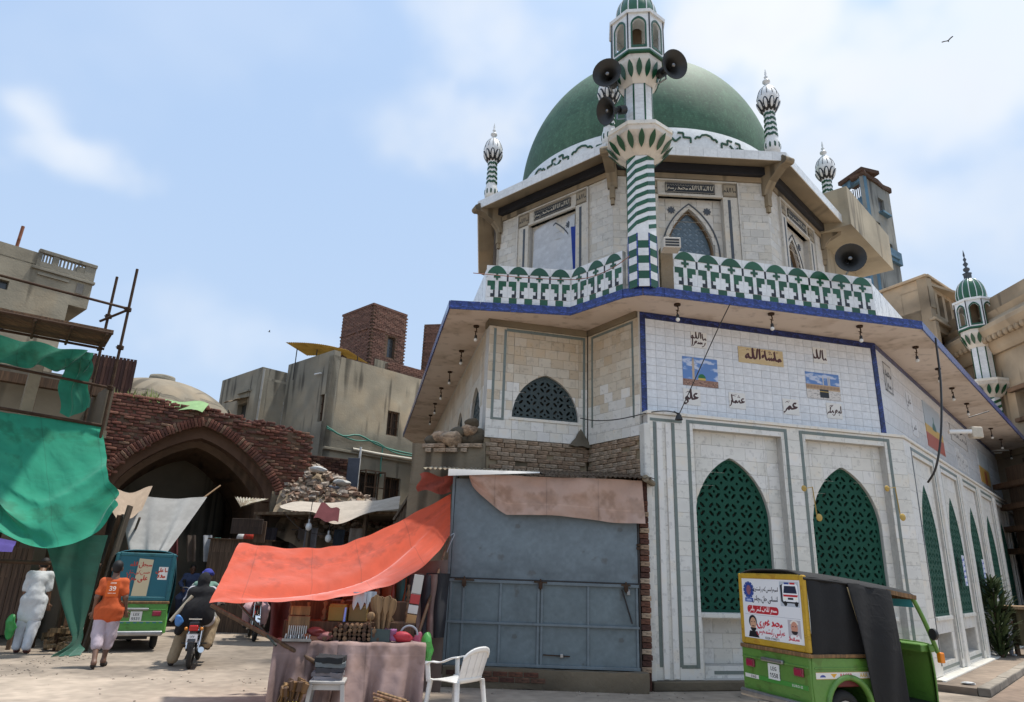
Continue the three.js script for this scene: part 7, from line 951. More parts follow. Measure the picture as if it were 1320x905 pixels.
{
  // motorcycle ridden away from the camera by two people; the figures face local +z, the bike runs along +x
  const W = atY(243, 862), H = 1.86, bx0 = W.x + Math.cos(H) * .54, bz0 = W.z - Math.sin(H) * .54;
  makeMotorcycle('black motorcycle with red tail light ridden away towards the gateway', [bx0, 0, bz0], H, { paint: [.015, .015, .017] });
  const seat = d => [bx0 + Math.cos(H) * d * .87, 0, bz0 - Math.sin(H) * d * .87], ride = { pelvis: [0, .90, 0], waist: [0, 1.03, .0], chest: [0, 1.24, .05], neck: [0, 1.40, .07], head: [0, 1.55, .10], shL: [.17, 1.35, .06], shR: [-.17, 1.35, .06], elL: [.27, 1.14, .18], elR: [-.27, 1.14, .18], wrL: [.30, 1.06, .38], wrR: [-.30, 1.06, .38], hipL: [.10, .88, 0], hipR: [-.10, .88, 0], knL: [.21, .72, .34], knR: [-.21, .72, .34], anL: [.20, .36, .18], anR: [-.20, .36, .18], toL: [.22, .30, .32], toR: [-.22, .30, .32] };
  figure('person', 'person with blue turban and green scarf driving the black motorcycle', seat(-.02), H + Math.PI / 2, ride, { scale: .87, turban: [.04, .05, .30], skin: [.18, .095, .06], wear: [{ type: 'shirt', name: 'tunic', color: [.42, .44, .42], sleeve: 1.8, hem: .5, e: .03 }, { type: 'trousers', name: 'trousers', color: [.40, .31, .20], len: 1, loose: .02 }, { type: 'shoes', name: 'shoe', color: [.03, .025, .02] }, { type: 'prims', name: 'scarf', color: [.20, .34, .27], prims: [[[-.15, 1.40, -.02], [.15, 1.40, -.02], .07, .07], [[-.1, 1.36, -.09], [.1, 1.3, -.1], .05, .05]] }] });
  const pg = { ...ride, knL: [.24, .60, .26], anL: [.33, .10, .08], toL: [.37, .045, .22], elL: [.26, 1.12, .10], wrL: [.20, 1.0, .25], elR: [-.26, 1.12, .10], wrR: [-.2, 1.0, .25], head: [0, 1.50, .10], neck: [0, 1.36, .05], chest: [0, 1.20, .03], shL: [.17, 1.31, .03], shR: [-.17, 1.31, .03] };
  figure('person', 'person wrapped in a black shawl seated behind the driver', seat(-.42), H + Math.PI / 2, pg, { scale: .87, headTurn: -.35, skin: [.20, .11, .07], wear: [{ type: 'trousers', name: 'trousers', color: [.38, .29, .18], len: 1, loose: .03 }, { type: 'shoes', name: 'shoe', color: [.04, .03, .025] }, { type: 'shirt', name: 'tunic', color: [.58, .56, .60], sleeve: 1.5, hem: .6, e: .02 }, { type: 'prims', name: 'shawl', color: [.012, .012, .014], k: .06, prims: [[[-.14, 1.27, -.01], [.14, 1.27, -.01], .115, .115], [[-.13, 1.1, -.01], [.15, 1.05, -.01], .17, .17], [[-.1, .98, -.04], [.14, .95, -.04], .175, .175], [[-.12, .86, -.06], [.2, .78, -.02], .15, .15], [[.18, .9, .0], [.30, .60, .04], .14, .07], [[0, 1.34, .02], [0, 1.45, .04], .09, .10]], ell: [[[0, 1.52, .07], [.105, .125, .115]]] }] });
  const st = atD(233, 780, 12.7); const pole = solo('rolled_stick', cyl([st.x - .12, st.y - .24, st.z], [st.x + .12, st.y + .14, st.z - .1], .03, .03, 8), mat([.55, .48, .36], 'cloth', .9), 'cream coloured roll carried under the arm of the shawled person', 'roll');
  const bl = atD(231, 800, 12.6); const bb = solo('blue_bag', rough(new THREE.SphereGeometry(.08, 14, 12).scale(.8, 1.1, .6), .025, 11), mat([.06, .22, .55], 'fine', .5), 'small bright blue bag at the side of the shawled person', 'bag'); bb.position.copy(bl);
  // second motorcycle coming out of the gateway
  const W2 = atY(327, 827), H2 = -1.15, b2 = [W2.x - Math.cos(H2) * .56, W2.z + Math.sin(H2) * .56]; makeMotorcycle('motorcycle with round headlight coming out of the gateway', [b2[0], 0, b2[1]], H2, { paint: [.25, .02, .02] });
  figure('person', 'person in pink clothes riding the motorcycle out of the gateway', [b2[0] - Math.cos(H2) * .12, 0, b2[1] + Math.sin(H2) * .12], H2 + Math.PI / 2, ride, { scale: .87, hair: [.02, .015, .012], wear: [{ type: 'shirt', name: 'tunic', color: [.60, .40, .42], sleeve: 1.8, hem: .6, e: .03 }, { type: 'trousers', name: 'trousers', color: [.58, .38, .40], len: 1, loose: .03 }, { type: 'shoes', name: 'shoe', color: [.03, .025, .02] }] });
  const W3 = atY(240, 804); const H3 = -1.0; makeMotorcycle('dark motorcycle parked in the shade of the gateway', [W3.x, 0, W3.z], H3, { paint: [.02, .02, .03], front: M.chrome });
  figure('person', 'person in blue tunic sitting on the parked motorcycle in the gateway', [W3.x - Math.cos(H3) * .25, 0, W3.z + Math.sin(H3) * .25], H3 + Math.PI / 2 - .3, { ...ride, wrL: [.16, .98, .30], wrR: [-.16, .98, .30] }, { scale: .87, headTurn: .3, hair: [.015, .012, .01], skin: [.19, .10, .065], wear: [{ type: 'shirt', name: 'tunic', color: [.085, .12, .24], sleeve: 1.8, hem: .7, e: .03 }, { type: 'trousers', name: 'trousers', color: [.085, .12, .23], len: 1, loose: .03 }, { type: 'shoes', name: 'shoe', color: [.03, .025, .02] }] });
  const W4 = atY(216, 812); figure('person', 'person in white standing beyond the teal rickshaw', [W4.x - .35, 0, W4.z], .5, { elL: [.26, 1.12, .02], wrL: [.27, .87, .04] }, { scale: .93, hair: [.015, .012, .01], wear: [{ type: 'shirt', name: 'tunic', color: [.70, .70, .70], sleeve: 1.75, hem: .8, e: .03 }, { type: 'trousers', name: 'trousers', color: [.12, .11, .11], len: 1, loose: .02 }, { type: 'shoes', name: 'shoe', color: [.03, .025, .02] }] });
  const W5 = atY(296, 806); figure('person', 'person in grey-green trousers standing under the orange tarpaulin edge', [W5.x, 0, W5.z], -.3, {}, { scale: .93, hair: [.015, .012, .01], wear: [{ type: 'shirt', name: 'tunic', color: [.25, .24, .22], sleeve: 1.7, hem: .5, e: .03 }, { type: 'trousers', name: 'trousers', color: [.22, .24, .21], len: 1, loose: .03 }, { type: 'shoes', name: 'shoe', color: [.10, .05, .04] }] });
  const W6 = atY(1306, 852); figure('person', 'small person in white shirt and grey trousers by the long wall', [W6.x, .115, W6.z], .9, { head: [0, 1.50, .20], neck: [0, 1.38, .12], chest: [0, 1.24, .06] }, { scale: .50, hair: [.5, .5, .48], wear: [{ type: 'shirt', name: 'shirt', color: [.66, .66, .64], sleeve: 1.7, hem: .3, e: .03 }, { type: 'trousers', name: 'trousers', color: [.20, .20, .22], len: 1, loose: .02 }, { type: 'shoes', name: 'shoe', color: [.6, .6, .6] }] });
}

// ---------------------------------------------------------------- three-wheeled rickshaws (x forward, z to the right)
function makeRickshaw(label, pos, turn, o) {
  const g = thing('auto_rickshaw', label, 'rickshaw', pos, turn), hw = o.w / 2, L = 2.08, body = mat(o.body, 'paint', .38, { bumpMap: TX.lumps, bumpScale: .006 }), dark = mat([.02, .02, .022], 'fine', .6), black = mat(o.canvas || [.009, .009, .010], 'cloth', .85, { bumpMap: TX.crease, bumpScale: .012 }), frame = mat(o.frame || [.55, .33, .02], 'paint', .6, { bumpMap: TX.crease, bumpScale: .012 }), wood = mat([.40, .24, .11], 'wood', .7);
  const wheel = (x, z) => { const w = part('wheel', new THREE.TorusGeometry(.175, .06, 12, 28).translate(x, .235, z), M.rubber, g); part('rim', [cyl([x, .235, z - .05], [x, .235, z + .05], .13, .13, 20), cyl([x, .235, z - .065], [x, .235, z + .065], .05, .05, 12)], M.steel, w); };
  wheel(.48, hw - .12); wheel(.48, -hw + .12); wheel(1.78, 0);
  // tub with wheel arches
  const sidePanel = () => { const s = new THREE.Shape(); s.moveTo(0, .30); s.lineTo(.16, .30); s.absarc(.48, .30, .31, Math.PI, 0, true); s.lineTo(.86, .30); s.lineTo(.92, .80); s.lineTo(.0, .82); s.lineTo(-.02, .55); return s; };
  for (const s of [-1, 1]) { part('side_panel', ext(sidePanel(), .03, .004).translate(0, 0, s > 0 ? hw - .03 : -hw), body, g); part('wheel_arch', new THREE.TorusGeometry(.315, .035, 8, 20, Math.PI).scale(1, 1, 1.3).translate(.48, .30, s * (hw - .005)), body, g); part('belt_rail', rb(-.03, .95, .815, .855, s > 0 ? hw - .04 : -hw - .015, s > 0 ? hw + .015 : -hw + .04, .01), wood, g); part('pressed_rib', rb(.02, .84, .70, .72, s * hw - .004, s * hw + .012, .006), body, g); }
  part('rear_panel', [rb(-.035, 0, .30, .82, -hw + .005, hw - .005, .012), rb(-.05, -.03, .70, .725, -hw + .02, hw - .02, .008)], body, g); part('belt_rail', rb(-.05, 0, .815, .86, -hw - .01, hw + .01, .012), wood, g); part('floor', bx(0, 1.95, .27, .31, -hw + .03, hw - .03), dark, g); part('chassis', [bx(.1, 1.9, .2, .27, -.25, .25), cyl([.48, .235, -hw + .15], [.48, .235, hw - .15], .03)], dark, g);
  part('bumper', rb(-.12, -.06, .27, .36, -hw + .02, hw - .02, .03, 2), M.steel, g);
  // canvas body: frame, roof, sides
  const top = x => 1.70 - .10 * Math.pow(x / 1.65, 1.4) * 1.7;
  part('rear_frame', [rb(-.03, .03, .86, 1.70, hw - .07, hw, .02), rb(-.03, .03, .86, 1.70, -hw, -hw + .07, .02), rb(-.03, .03, 1.635, 1.705, -hw + .06, hw - .06, .02), rb(-.03, .03, .86, .94, -hw + .06, hw - .06, .02)], frame, g);
  part('rear_banner', face(2 * hw - .13, .70, .016), o.banner, g, T(-.012, 1.288, 0, -Math.PI / 2));
  part('roof', sheet((u, v) => V(lerp(-.02, 1.66, u), top(lerp(0, 1.65, u)) + .035 - .09 * Math.pow(Math.abs(v - .5) * 2, 4), lerp(-hw - .01, hw + .01, v)), 18, 14, .025), black, g);
  part('roof_trim', [bar([1.2, top(1.2) - .045, hw + .012], [1.66, top(1.65) - .045, hw + .012], .02, .05), bar([1.65, top(1.65) - .045, -hw], [1.65, top(1.65) - .045, hw], .03, .05)], wood, g);
  for (const s of [-1, 1]) part('side_curtain', sheet((u, v) => V(lerp(.02, .80, u), lerp(top(lerp(0, .8, u)) - .02, .855, v), s * (hw - .012 + .012 * Math.sin(u * 14) + .02 * Math.sin(v * 3.1))), 20, 10, .008), black, g);
  part('curtain_flap', sheet((u, v) => { const x = lerp(.60, 1.24, u) + .20 * v * v * (1 - u * .75), y = lerp(top(x) - .03, lerp(.36, .30, u), v); return V(x, y, hw + .02 + .05 * Math.sin(v * 3.1) + .02 * Math.sin(u * 9 + v * 4) + .03 * v); }, 22, 26, .008), black, g);
  part('curtain_strap', bar([.58, 1.58, hw + .035], [.78, .86, hw + .04], .012, .008), mat([.35, .28, .16], 'cloth', .8), g);
  // front: pillars, windscreen, nose
  for (const s of [-1, 1]) { part('pillar', tube([[1.63, top(1.65) - .03, s * (hw - .02)], [1.78, 1.25, s * (hw - .03)], [1.92, .98, s * (hw - .05)], [2.0, .86, s * (hw - .08)]], .026, 8, 16), body, g); part('indicator', rb(1.98, 2.05, .74, .86, s * (hw - .06) - .03, s * (hw - .06) + .035, .015, 2), mat([.75, .22, .01], null, .25), g); part('mirror', [tube([[1.88, 1.0, s * (hw - .02)], [1.80, 1.10, s * (hw + .06)], [1.74, 1.08, s * (hw + .12)]], .009, 6), cyl([1.72, 1.08, s * (hw + .12)], [1.75, 1.08, s * (hw + .125)], .065, .065, 18)], s > 0 ? M.blackPaint : M.steel, g); }
  const scr = part('windscreen', sheet((u, v) => { const y = lerp(top(1.65) - .05, .95, v), x = lerp(1.64, 1.93, Math.pow(v, 1.1)); return V(x, y, lerp(-hw + .05, hw - .05, u)); }, 4, 6, 0), M.glass, g); part('sun_strip', sheet((u, v) => V(lerp(1.648, 1.68, v), lerp(top(1.65) - .06, top(1.65) - .16, v), lerp(-hw + .05, hw - .05, u)), 4, 2, .003), mat([.06, .35, .42], null, .4), scr);
  part('nose', (() => { const P = (u, v) => { const a = lerp(-1.25, 1.25, u), y = lerp(.96, .30, v), bul = .06 * Math.sin(v * 3.0); return V(1.72 + Math.cos(a) * (.30 + bul) + .02 * v, y, Math.sin(a) * (hw - .02) / Math.sin(1.25)); }; return sheet(P, 20, 12, .018); })(), body, g); part('dashboard', [rb(1.72, 1.95, .86, .95, -hw + .06, hw - .06, .02)], body, g); part('headlight', [new THREE.SphereGeometry(.09, 16, 12).scale(.6, 1, 1).translate(2.04, .74, 0)], M.chrome, g);
  part('handlebar', [tube([[1.62, .95, -.32], [1.72, .98, -.1], [1.72, .98, .1], [1.62, .95, .32]], .016, 6), cyl([1.72, .97, 0], [1.80, .4, 0], .03), rb(1.60, 1.76, .88, .97, -.12, .12, .03)], M.blackPaint, g); part('fender', sheet((u, v) => { const t = lerp(.2, 2.9, u); return V(1.78 + Math.cos(t) * .27, .235 + Math.sin(t) * .27, (v - .5) * .16); }, 12, 2, .008), body, g);
  const seat = part('driver_seat', rb(1.16, 1.50, .68, .76, -.36, .40, .02, 2), mat([.50, .40, .26], 'cloth', .7), g); part('seat_edge', rb(1.48, 1.51, .62, .70, -.36, .405, .01), M.wood, seat); part('engine_box', [rb(1.14, 1.48, .31, .67, -.34, .38, .015)], body, g); for (let i = 0; i < 6; i++) part('louvre', rb(1.22 + i * .036, 1.24 + i * .036, .38, .6, .375, .388, .004), M.blackPaint, g);
  part('inner_panel', bx(.9, .93, .31, .8, -hw + .04, hw - .04), body, g); part('passenger_seat', [rb(.25, .80, .50, .62, -hw + .06, hw - .06, .03), rb(.15, .27, .60, 1.05, -hw + .06, hw - .06, .03)], mat([.18, .03, .03], 'cloth', .6), g); part('foot_panel', bx(1.86, 1.89, .31, .9, -hw + .1, hw - .1), body, g);
  // lights, plate, stripes
  for (const s of [-1, 1]) { const h = part('lamp_housing', rb(-.062, -.035, .605, .695, s * (hw - .17) - .075, s * (hw - .17) + .075, .012), mat([.22, .03, .05], null, .35), g); part('lens', rb(-.07, -.06, .62, .68, s * (hw - .17) - .055, s * (hw - .17) + .055, .006), mat([.30, .015, .05], null, .2), h); }
  part('plate_light', rb(-.08, -.035, .70, .745, -.19, .19, .015, 2), M.steel, g); part('number_plate', face(.19, .17, .01), o.plate, g, T(-.046, .60, 0, -Math.PI / 2));
  if (o.stripe) { part('stripe_band', face(.80, .075, .004), o.stripe, g, T(.43, .635, hw + .006)); part('rear_stripe', face(2 * hw - .1, .05, .004), o.rearStripe, g, T(-.039, .50, 0, -Math.PI / 2)); }
  return g;
}
const plateMat = (a, b) => canvasMat(128, 112, (g, w, h) => { g.fillStyle = '#d9dbd6'; g.fillRect(0, 0, w, h); g.fillStyle = '#22242a'; g.textAlign = 'center'; g.font = 'bold 40px sans-serif'; g.fillText(a, w / 2, 48); g.font = 'bold 44px sans-serif'; g.fillText(b, w / 2, 98); }, .5);
{
  // poster on the back of the green rickshaw
  const banner = canvasMat(640, 430, (g, w, h) => {
    g.fillStyle = '#e3e4e6'; g.fillRect(0, 0, w, h);
    g.fillStyle = '#26448e'; for (let i = 0; i < 12; i++) { g.save(); g.translate(78, 84); g.rotate(i * Math.PI / 6); g.fillRect(-12, -62, 24, 30); g.restore(); } g.beginPath(); g.ellipse(78, 84, 46, 54, 0, 0, 7); g.fill(); g.fillStyle = '#8d5a6a'; g.beginPath(); g.ellipse(78, 84, 26, 36, 0, 0, 7); g.fill(); g.fillStyle = '#2b56a8'; g.fillRect(30, 142, 96, 30); g.fillStyle = '#dfe6f2'; g.font = 'bold 22px sans-serif'; g.textAlign = 'center'; g.fillText('AWRU', 78, 165);
    arab(g, 'ایمبولینس کو راستہ دے کر', 410, 84, 2.9, '#2a2c30', 1.4); arab(g, 'انسانی جان بچائیں', 400, 156, 3.6, '#2a2c30', 1.4);
    // van
    g.fillStyle = '#b9c0c8'; g.fillRect(428, 12, 196, 172); g.fillStyle = '#23262c'; g.beginPath(); g.moveTo(434, 40); g.lineTo(462, 30); g.lineTo(462, 168); g.lineTo(438, 150); g.fill(); g.fillStyle = '#eef0f3'; g.beginPath(); g.roundRect(456, 26, 158, 132, 22); g.fill(); g.fillStyle = '#27418c'; g.fillRect(478, 18, 50, 13); g.fillStyle = '#c0282f'; g.fillRect(536, 18, 52, 13); g.fillStyle = '#1d2740'; g.beginPath(); g.moveTo(478, 42); g.lineTo(592, 42); g.lineTo(604, 92); g.lineTo(466, 92); g.fill(); g.fillStyle = '#c0282f'; g.beginPath(); g.moveTo(460, 102); g.lineTo(612, 102); g.lineTo(606, 116); g.lineTo(466, 116); g.fill(); g.fillStyle = '#f6f3da'; g.beginPath(); g.ellipse(480, 128, 15, 9, 0, 0, 7); g.ellipse(592, 128, 15, 9, 0, 0, 7); g.fill(); g.fillStyle = '#2b2e34'; g.fillRect(508, 122, 56, 14); g.fillStyle = '#15171a'; g.fillRect(456, 150, 158, 10); g.beginPath(); g.ellipse(480, 164, 17, 17, 0, 0, 7); g.ellipse(592, 164, 17, 17, 0, 0, 7); g.fill();
    g.fillStyle = '#b81f2c'; g.beginPath(); g.roundRect(50, 196, 350, 56, 26); g.fill(); arab(g, 'سیو لائف کیئر پلیز', 380, 232, 3.7, '#f3e9e6', 1.5);
    g.strokeStyle = '#9a9da4'; g.lineWidth = 2; g.beginPath(); g.moveTo(20, 262); g.lineTo(620, 262); g.stroke();
    // portrait on the left: dark hair, beard, dark coat
    g.fillStyle = '#1a1a20'; g.beginPath(); g.ellipse(104, 312, 46, 46, 0, 0, 7); g.fill(); g.fillStyle = '#c99d80'; g.beginPath(); g.ellipse(106, 326, 34, 44, 0, 0, 7); g.fill(); g.fillStyle = '#1c191b'; g.beginPath(); g.ellipse(106, 356, 34, 26, 0, 0, Math.PI); g.fill(); g.fillRect(84, 312, 14, 5); g.fillRect(114, 312, 14, 5); g.fillRect(92, 342, 28, 6); g.fillStyle = '#15161c'; g.beginPath(); g.moveTo(46, 424); g.lineTo(62, 380); g.lineTo(150, 380); g.lineTo(168, 424); g.fill();
    arab(g, 'مجید غوری', 428, 328, 5.6, '#c12636', 1.7); arab(g, 'عوامی رکشہ یونین', 452, 386, 3.7, '#b9384a', 1.5); g.fillStyle = '#26282c'; g.font = 'bold 24px sans-serif'; g.fillText('0324-1106011', 310, 426);
    // portrait on the right: pale cap, dark beard
    g.fillStyle = '#b9b3b8'; g.fillRect(486, 272, 128, 120); g.fillStyle = '#e6dfd4'; g.beginPath(); g.ellipse(550, 300, 42, 28, 0, Math.PI, 0); g.fill(); g.fillStyle = '#c98f78'; g.beginPath(); g.ellipse(550, 322, 34, 40, 0, 0, 7); g.fill(); g.fillStyle = '#2a2226'; g.beginPath(); g.ellipse(550, 346, 32, 24, 0, 0, Math.PI); g.fill(); g.fillRect(530, 312, 12, 5); g.fillRect(558, 312, 12, 5); g.fillStyle = '#eceaea'; g.beginPath(); g.moveTo(490, 420); g.lineTo(512, 372); g.lineTo(590, 372); g.lineTo(616, 420); g.fill(); arab(g, 'شہید', 590, 408, 4.6, '#c24b5a', 1.3);
  }, .45);
  const stripe = canvasMat(512, 48, (g, w, h) => { g.fillStyle = '#d9d6cf'; g.fillRect(0, 0, w, h); g.fillStyle = '#a98f4a'; g.fillRect(0, 0, w, 4); g.fillRect(0, h - 4, w, 4); g.fillStyle = '#3a4a8c'; g.beginPath(); g.ellipse(60, 34, 26, 16, 0, Math.PI, 0); g.fill(); g.fillStyle = '#d39b2c'; g.beginPath(); g.moveTo(130, 12); g.lineTo(190, 12); g.lineTo(160, 40); g.fill(); g.font = 'bold 36px sans-serif'; g.fillStyle = '#bb2a33'; g.fillText('RACER', 215, 37); g.fillStyle = '#c9a23c'; g.fillText('AAA', 400, 37); }, .4);
  const rear = canvasMat(512, 28, (g, w, h) => { g.fillStyle = '#3f8a34'; g.fillRect(0, 0, w, h); g.fillStyle = '#d9d6cf'; g.fillRect(0, 2, 120, 24); g.fillStyle = '#2b2b30'; g.font = 'bold 22px sans-serif'; g.fillText('CNG', 50, 22); g.fillStyle = '#c9c6bf'; g.fillText('EURO-II', 390, 22); }, .4);
  makeRickshaw('green rickshaw with yellow framed poster parked before the lattice windows', [3.27, 0, -8.81], .34, { w: 1.17, body: [.115, .26, .045], banner, plate: plateMat('LEG', '1558'), stripe, rearStripe: rear });
  const b2 = canvasMat(512, 400, (g, w, h) => { g.fillStyle = '#17616f'; g.fillRect(0, 0, w, h); g.strokeStyle = '#0f4a57'; g.lineWidth = 5; for (const x of [8, 170, 336, 504]) { g.beginPath(); g.moveTo(x, 0); g.lineTo(x, h); g.stroke(); } g.fillStyle = '#cdbf9c'; g.beginPath(); g.moveTo(190, 20); g.lineTo(330, 30); g.lineTo(318, 396); g.lineTo(170, 396); g.fill(); arab(g, 'سبحان اللہ', 322, 96, 4.4, '#b3372b', 1.6); arab(g, 'حسین کی شان', 312, 170, 3.4, '#b3372b', 1.4); g.fillStyle = '#b3372b'; g.font = 'bold 30px sans-serif'; arab(g, 'علی مولا', 304, 236, 5, '#b3372b', 1.5); g.fillStyle = '#e8e2da'; g.fillRect(396, 100, 92, 130); arab(g, 'یا علی', 484, 150, 4, '#b93f25', 1.8); arab(g, 'مدد', 470, 206, 5, '#b93f25', 1.8); }, .5);
  const st2 = canvasMat(512, 48, (g, w, h) => { g.fillStyle = '#4f9a3c'; g.fillRect(0, 0, w, h); g.fillStyle = '#d9d6cf'; g.fillRect(0, 6, w, 8); g.fillStyle = '#2d6a8c'; for (let i = 0; i < 9; i++) g.fillRect(i * 60, 24, 34, 16); }, .4);
  const P = atY(194, 836), H = 2.06, hx = .48; makeRickshaw('teal and green rickshaw driving towards the gateway', [P.x - Math.cos(H) * hx - Math.sin(H) * .36, 0, P.z + Math.sin(H) * hx - Math.cos(H) * .36], H, { w: 1.0, body: [.10, .32, .06], frame: [.02, .15, .18], canvas: [.02, .12, .16], banner: b2, plate: plateMat('LEX', '5531'), stripe: st2, rearStripe: st2 });
}

// ---------------------------------------------------------------- buildings beyond the shrine on the right
{
  const stone = bmat([.63, .52, .41], 'plaster', .95), stone2 = bmat([.68, .57, .46], 'plaster', .95);
  // tall sandstone block with open storeys
  const a = atD(1138, 380, 30), c = atD(1197, 380, 29), e = atD(1240, 380, 32.5), g = thing('sandstone_block', 'sandstone block with open window storey behind the shrine roof', 'building', [c.x, 0, c.z]), S = T(-c.x, 0, -c.z), mL = MM(S, wallM([a.x, a.z], [c.x, c.z])), L1 = len2([a.x, a.z], [c.x, c.z]), mR = MM(S, wallM([c.x, c.z], [e.x, e.z])), L2 = len2([c.x, c.z], [e.x, e.z]); const yt = 13.0;
  part('wall', holed(0, L1, 0, yt, [{ c: L1 * .30, w: .4, y0: 11.75, y1: 12.65 }, { c: L1 * .72, w: 1.1, y0: 11.75, y1: 12.6 }], .3).translate(0, 0, -.3), stone2, g, mL);
  const n = 5, ops = [...Array(n).keys()].map(i => ({ c: (i + .5) * L2 / n, w: L2 / n * .66, y0: 11.6, y1: 12.55 })); part('wall', holed(0, L2, 0, yt, [...ops, { c: L2 * .55, w: L2 * .8, y0: 9.2, y1: 10.9 }], .35).translate(0, 0, -.35), stone, g, mR); part('cornice', rb(-.1, L1 + .05, yt, yt + .12, -.3, .1, .03), stone2, g, mL); part('cornice', rb(0, L2, yt, yt + .12, -.3, .1, .03), stone2, g, mR); part('string_course', rb(-.05, L2, 11.2, 11.32, -.1, .12, .03), stone2, g, mR); part('string_course', rb(0, .3, 8, 11.2, -.02, .1, .03), stone2, g, mR);
  part('inner_wall', bx(0, L2, 8.5, 11.2, -1.6, -1.5), stone, g, mR); for (let i = 0; i < 8; i++) part('shutter_board', bx(L2 * .16 + i * L2 * .1, L2 * .16 + i * L2 * .1 + L2 * .085, 9.2, 10.9, -.3, -.26), mat([.14, .07, .05], 'wood', .9), g, mR); part('roof', bx(0, L1, 12.7, 12.8, -4, -.3), stone, g, mL);
  // long sandstone front with rounded cornice
  const p = atD(1216, 430, 31), q = atD(1345, 430, 27), h = thing('sandstone_building', 'sandstone front with a heavy scalloped cornice behind the far minaret', 'building', [p.x, 0, p.z]), S2 = T(-p.x, 0, -p.z), mh = MM(S2, wallM([p.x, p.z], [q.x, q.z])), L = len2([p.x, p.z], [q.x, q.z]);
  const w1 = { c: L * .80, w: L * .30, y0: 7.1, y1: 8.0 }, w2 = { c: L * .82, w: L * .30, y0: 3.6, y1: 5.6 };
  part('wall', holed(-1.5, L + 1, 0, 11.0, [w1, w2], .4).translate(0, 0, -.4), stone2, h, mh); part('parapet', bx(-1.5, L + 1, 11.0, 11.55, -.3, .1), stone, h, mh);
  const prof = [[0, 9.5], [.12, 9.5], [.2, 9.62], [.3, 9.9], [.5, 10.05], [.62, 10.25], [.62, 10.4], [.35, 10.55], [.2, 10.75], [.3, 10.95], [0, 11.0]]; part('cornice', ext(prof.map(v => [-v[0], v[1]]).reverse(), L + 2.5).rotateY(Math.PI / 2).translate(-1.5, 0, 0), stone2, h, mh);
  for (let i = 0; i < 26; i++) part('cornice_leaf', new THREE.SphereGeometry(.13, 10, 8).scale(1, 1.1, .8).translate(-1.2 + i * .27, 9.98, .42), stone, h, mh);
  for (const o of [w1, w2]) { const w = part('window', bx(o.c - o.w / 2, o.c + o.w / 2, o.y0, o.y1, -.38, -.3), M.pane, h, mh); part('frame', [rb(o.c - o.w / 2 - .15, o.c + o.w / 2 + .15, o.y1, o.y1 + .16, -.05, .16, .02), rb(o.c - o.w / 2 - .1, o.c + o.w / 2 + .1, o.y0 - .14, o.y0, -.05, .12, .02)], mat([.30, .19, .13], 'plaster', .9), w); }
  part('string_course', rb(-1, L + 1, 5.9, 6.1, -.02, .12, .03), stone, h, mh);
  // dark workshop at the end of the lane with a lit lamp housing
  const d = thing('lane_shed', 'brown timber shed at the end of the side lane', 'shed', [20, 0, -26]); const s0 = atD(1302, 640, 26.5), s1 = atD(1345, 640, 25), md = MM(T(-20, 0, 26), wallM([s0.x, s0.z], [s1.x, s1.z])), Ld = len2([s0.x, s0.z], [s1.x, s1.z]); part('wall', bx(0, Ld, 0, 5.2, -2, 0), mat([.22, .16, .12], 'wood', .9), d, md); for (let i = 0; i < 4; i++) part('beam', bx(-.3, Ld, 2.6 + i * .65, 2.75 + i * .65, 0, .3), M.wood, d, md);
  // old blue house on top
  const bh = thing('blue_house', 'weathered blue painted roof house above the shrine', 'house', [17.3, 0, -31.5]); const b0 = atD(1086, 245, 36.5), b1 = atD(1115, 245, 35.5), b2 = atD(1148, 262, 38), m1 = MM(T(-17.3, 0, 31.5), wallM([b0.x, b0.z], [b1.x, b1.z])), l1 = len2([b0.x, b0.z], [b1.x, b1.z]), m2 = MM(T(-17.3, 0, 31.5), wallM([b1.x, b1.z], [b2.x, b2.z])), l2 = len2([b1.x, b1.z], [b2.x, b2.z]);
  const blu = bmat([.17, .36, .60], 'plaster', .9), gry = bmat([.38, .42, .46], 'plaster', .95); part('wall', holed(0, l1, 12, 21.9, [{ c: l1 * .5, w: l1 * .6, y0: 20.6, y1: 21.5 }], .2).translate(0, 0, -.2), blu, bh, m1); const o2 = [{ c: l2 * .3, w: .7, y0: 18.4, y1: 19.3 }, { c: l2 * .65, w: .8, y0: 17.6, y1: 18.4 }, { c: l2 * .6, w: .6, y0: 20.0, y1: 20.9 }]; part('wall', holed(0, l2, 12, 21.7, o2, .2).translate(0, 0, -.2), gry, bh, m2); o2.forEach(o => { const w = part('window', bx(o.c - o.w / 2, o.c + o.w / 2, o.y0, o.y1, -.18, -.12), M.pane, bh, m2); part('sill', rb(o.c - o.w / 2 - .15, o.c + o.w / 2 + .15, o.y0 - .12, o.y0, -.02, .25, .02), blu, w); }); part('balcony', [bx(0, l2, 17.3, 17.45, 0, .16), bx(0, l2, 17.45, 18.0, .12, .16)], blu, bh, m2); part('roof', bx(-.1, l1 + .1, 21.9, 22.1, -1.0, .15), mat([.13, .08, .06], 'rust', .9), bh, m1); part('roof', rough(new THREE.BoxGeometry(l2 + .1, .25, .8, 14, 2, 4).translate(l2 / 2, 21.8, -.3), .12, 2), mat([.15, .10, .08], 'rust', .9), bh, m2); for (let i = 0; i < 7; i++) part('rail_bar', cyl([l1 * .22 + i * l1 * .093, 20.6, -.1], [l1 * .22 + i * l1 * .093, 21.3, -.1], .025), M.iron, bh, m1); part('railing', rb(0, l1, 19.6, 19.75, 0, .3, .03), blu, bh, m1);
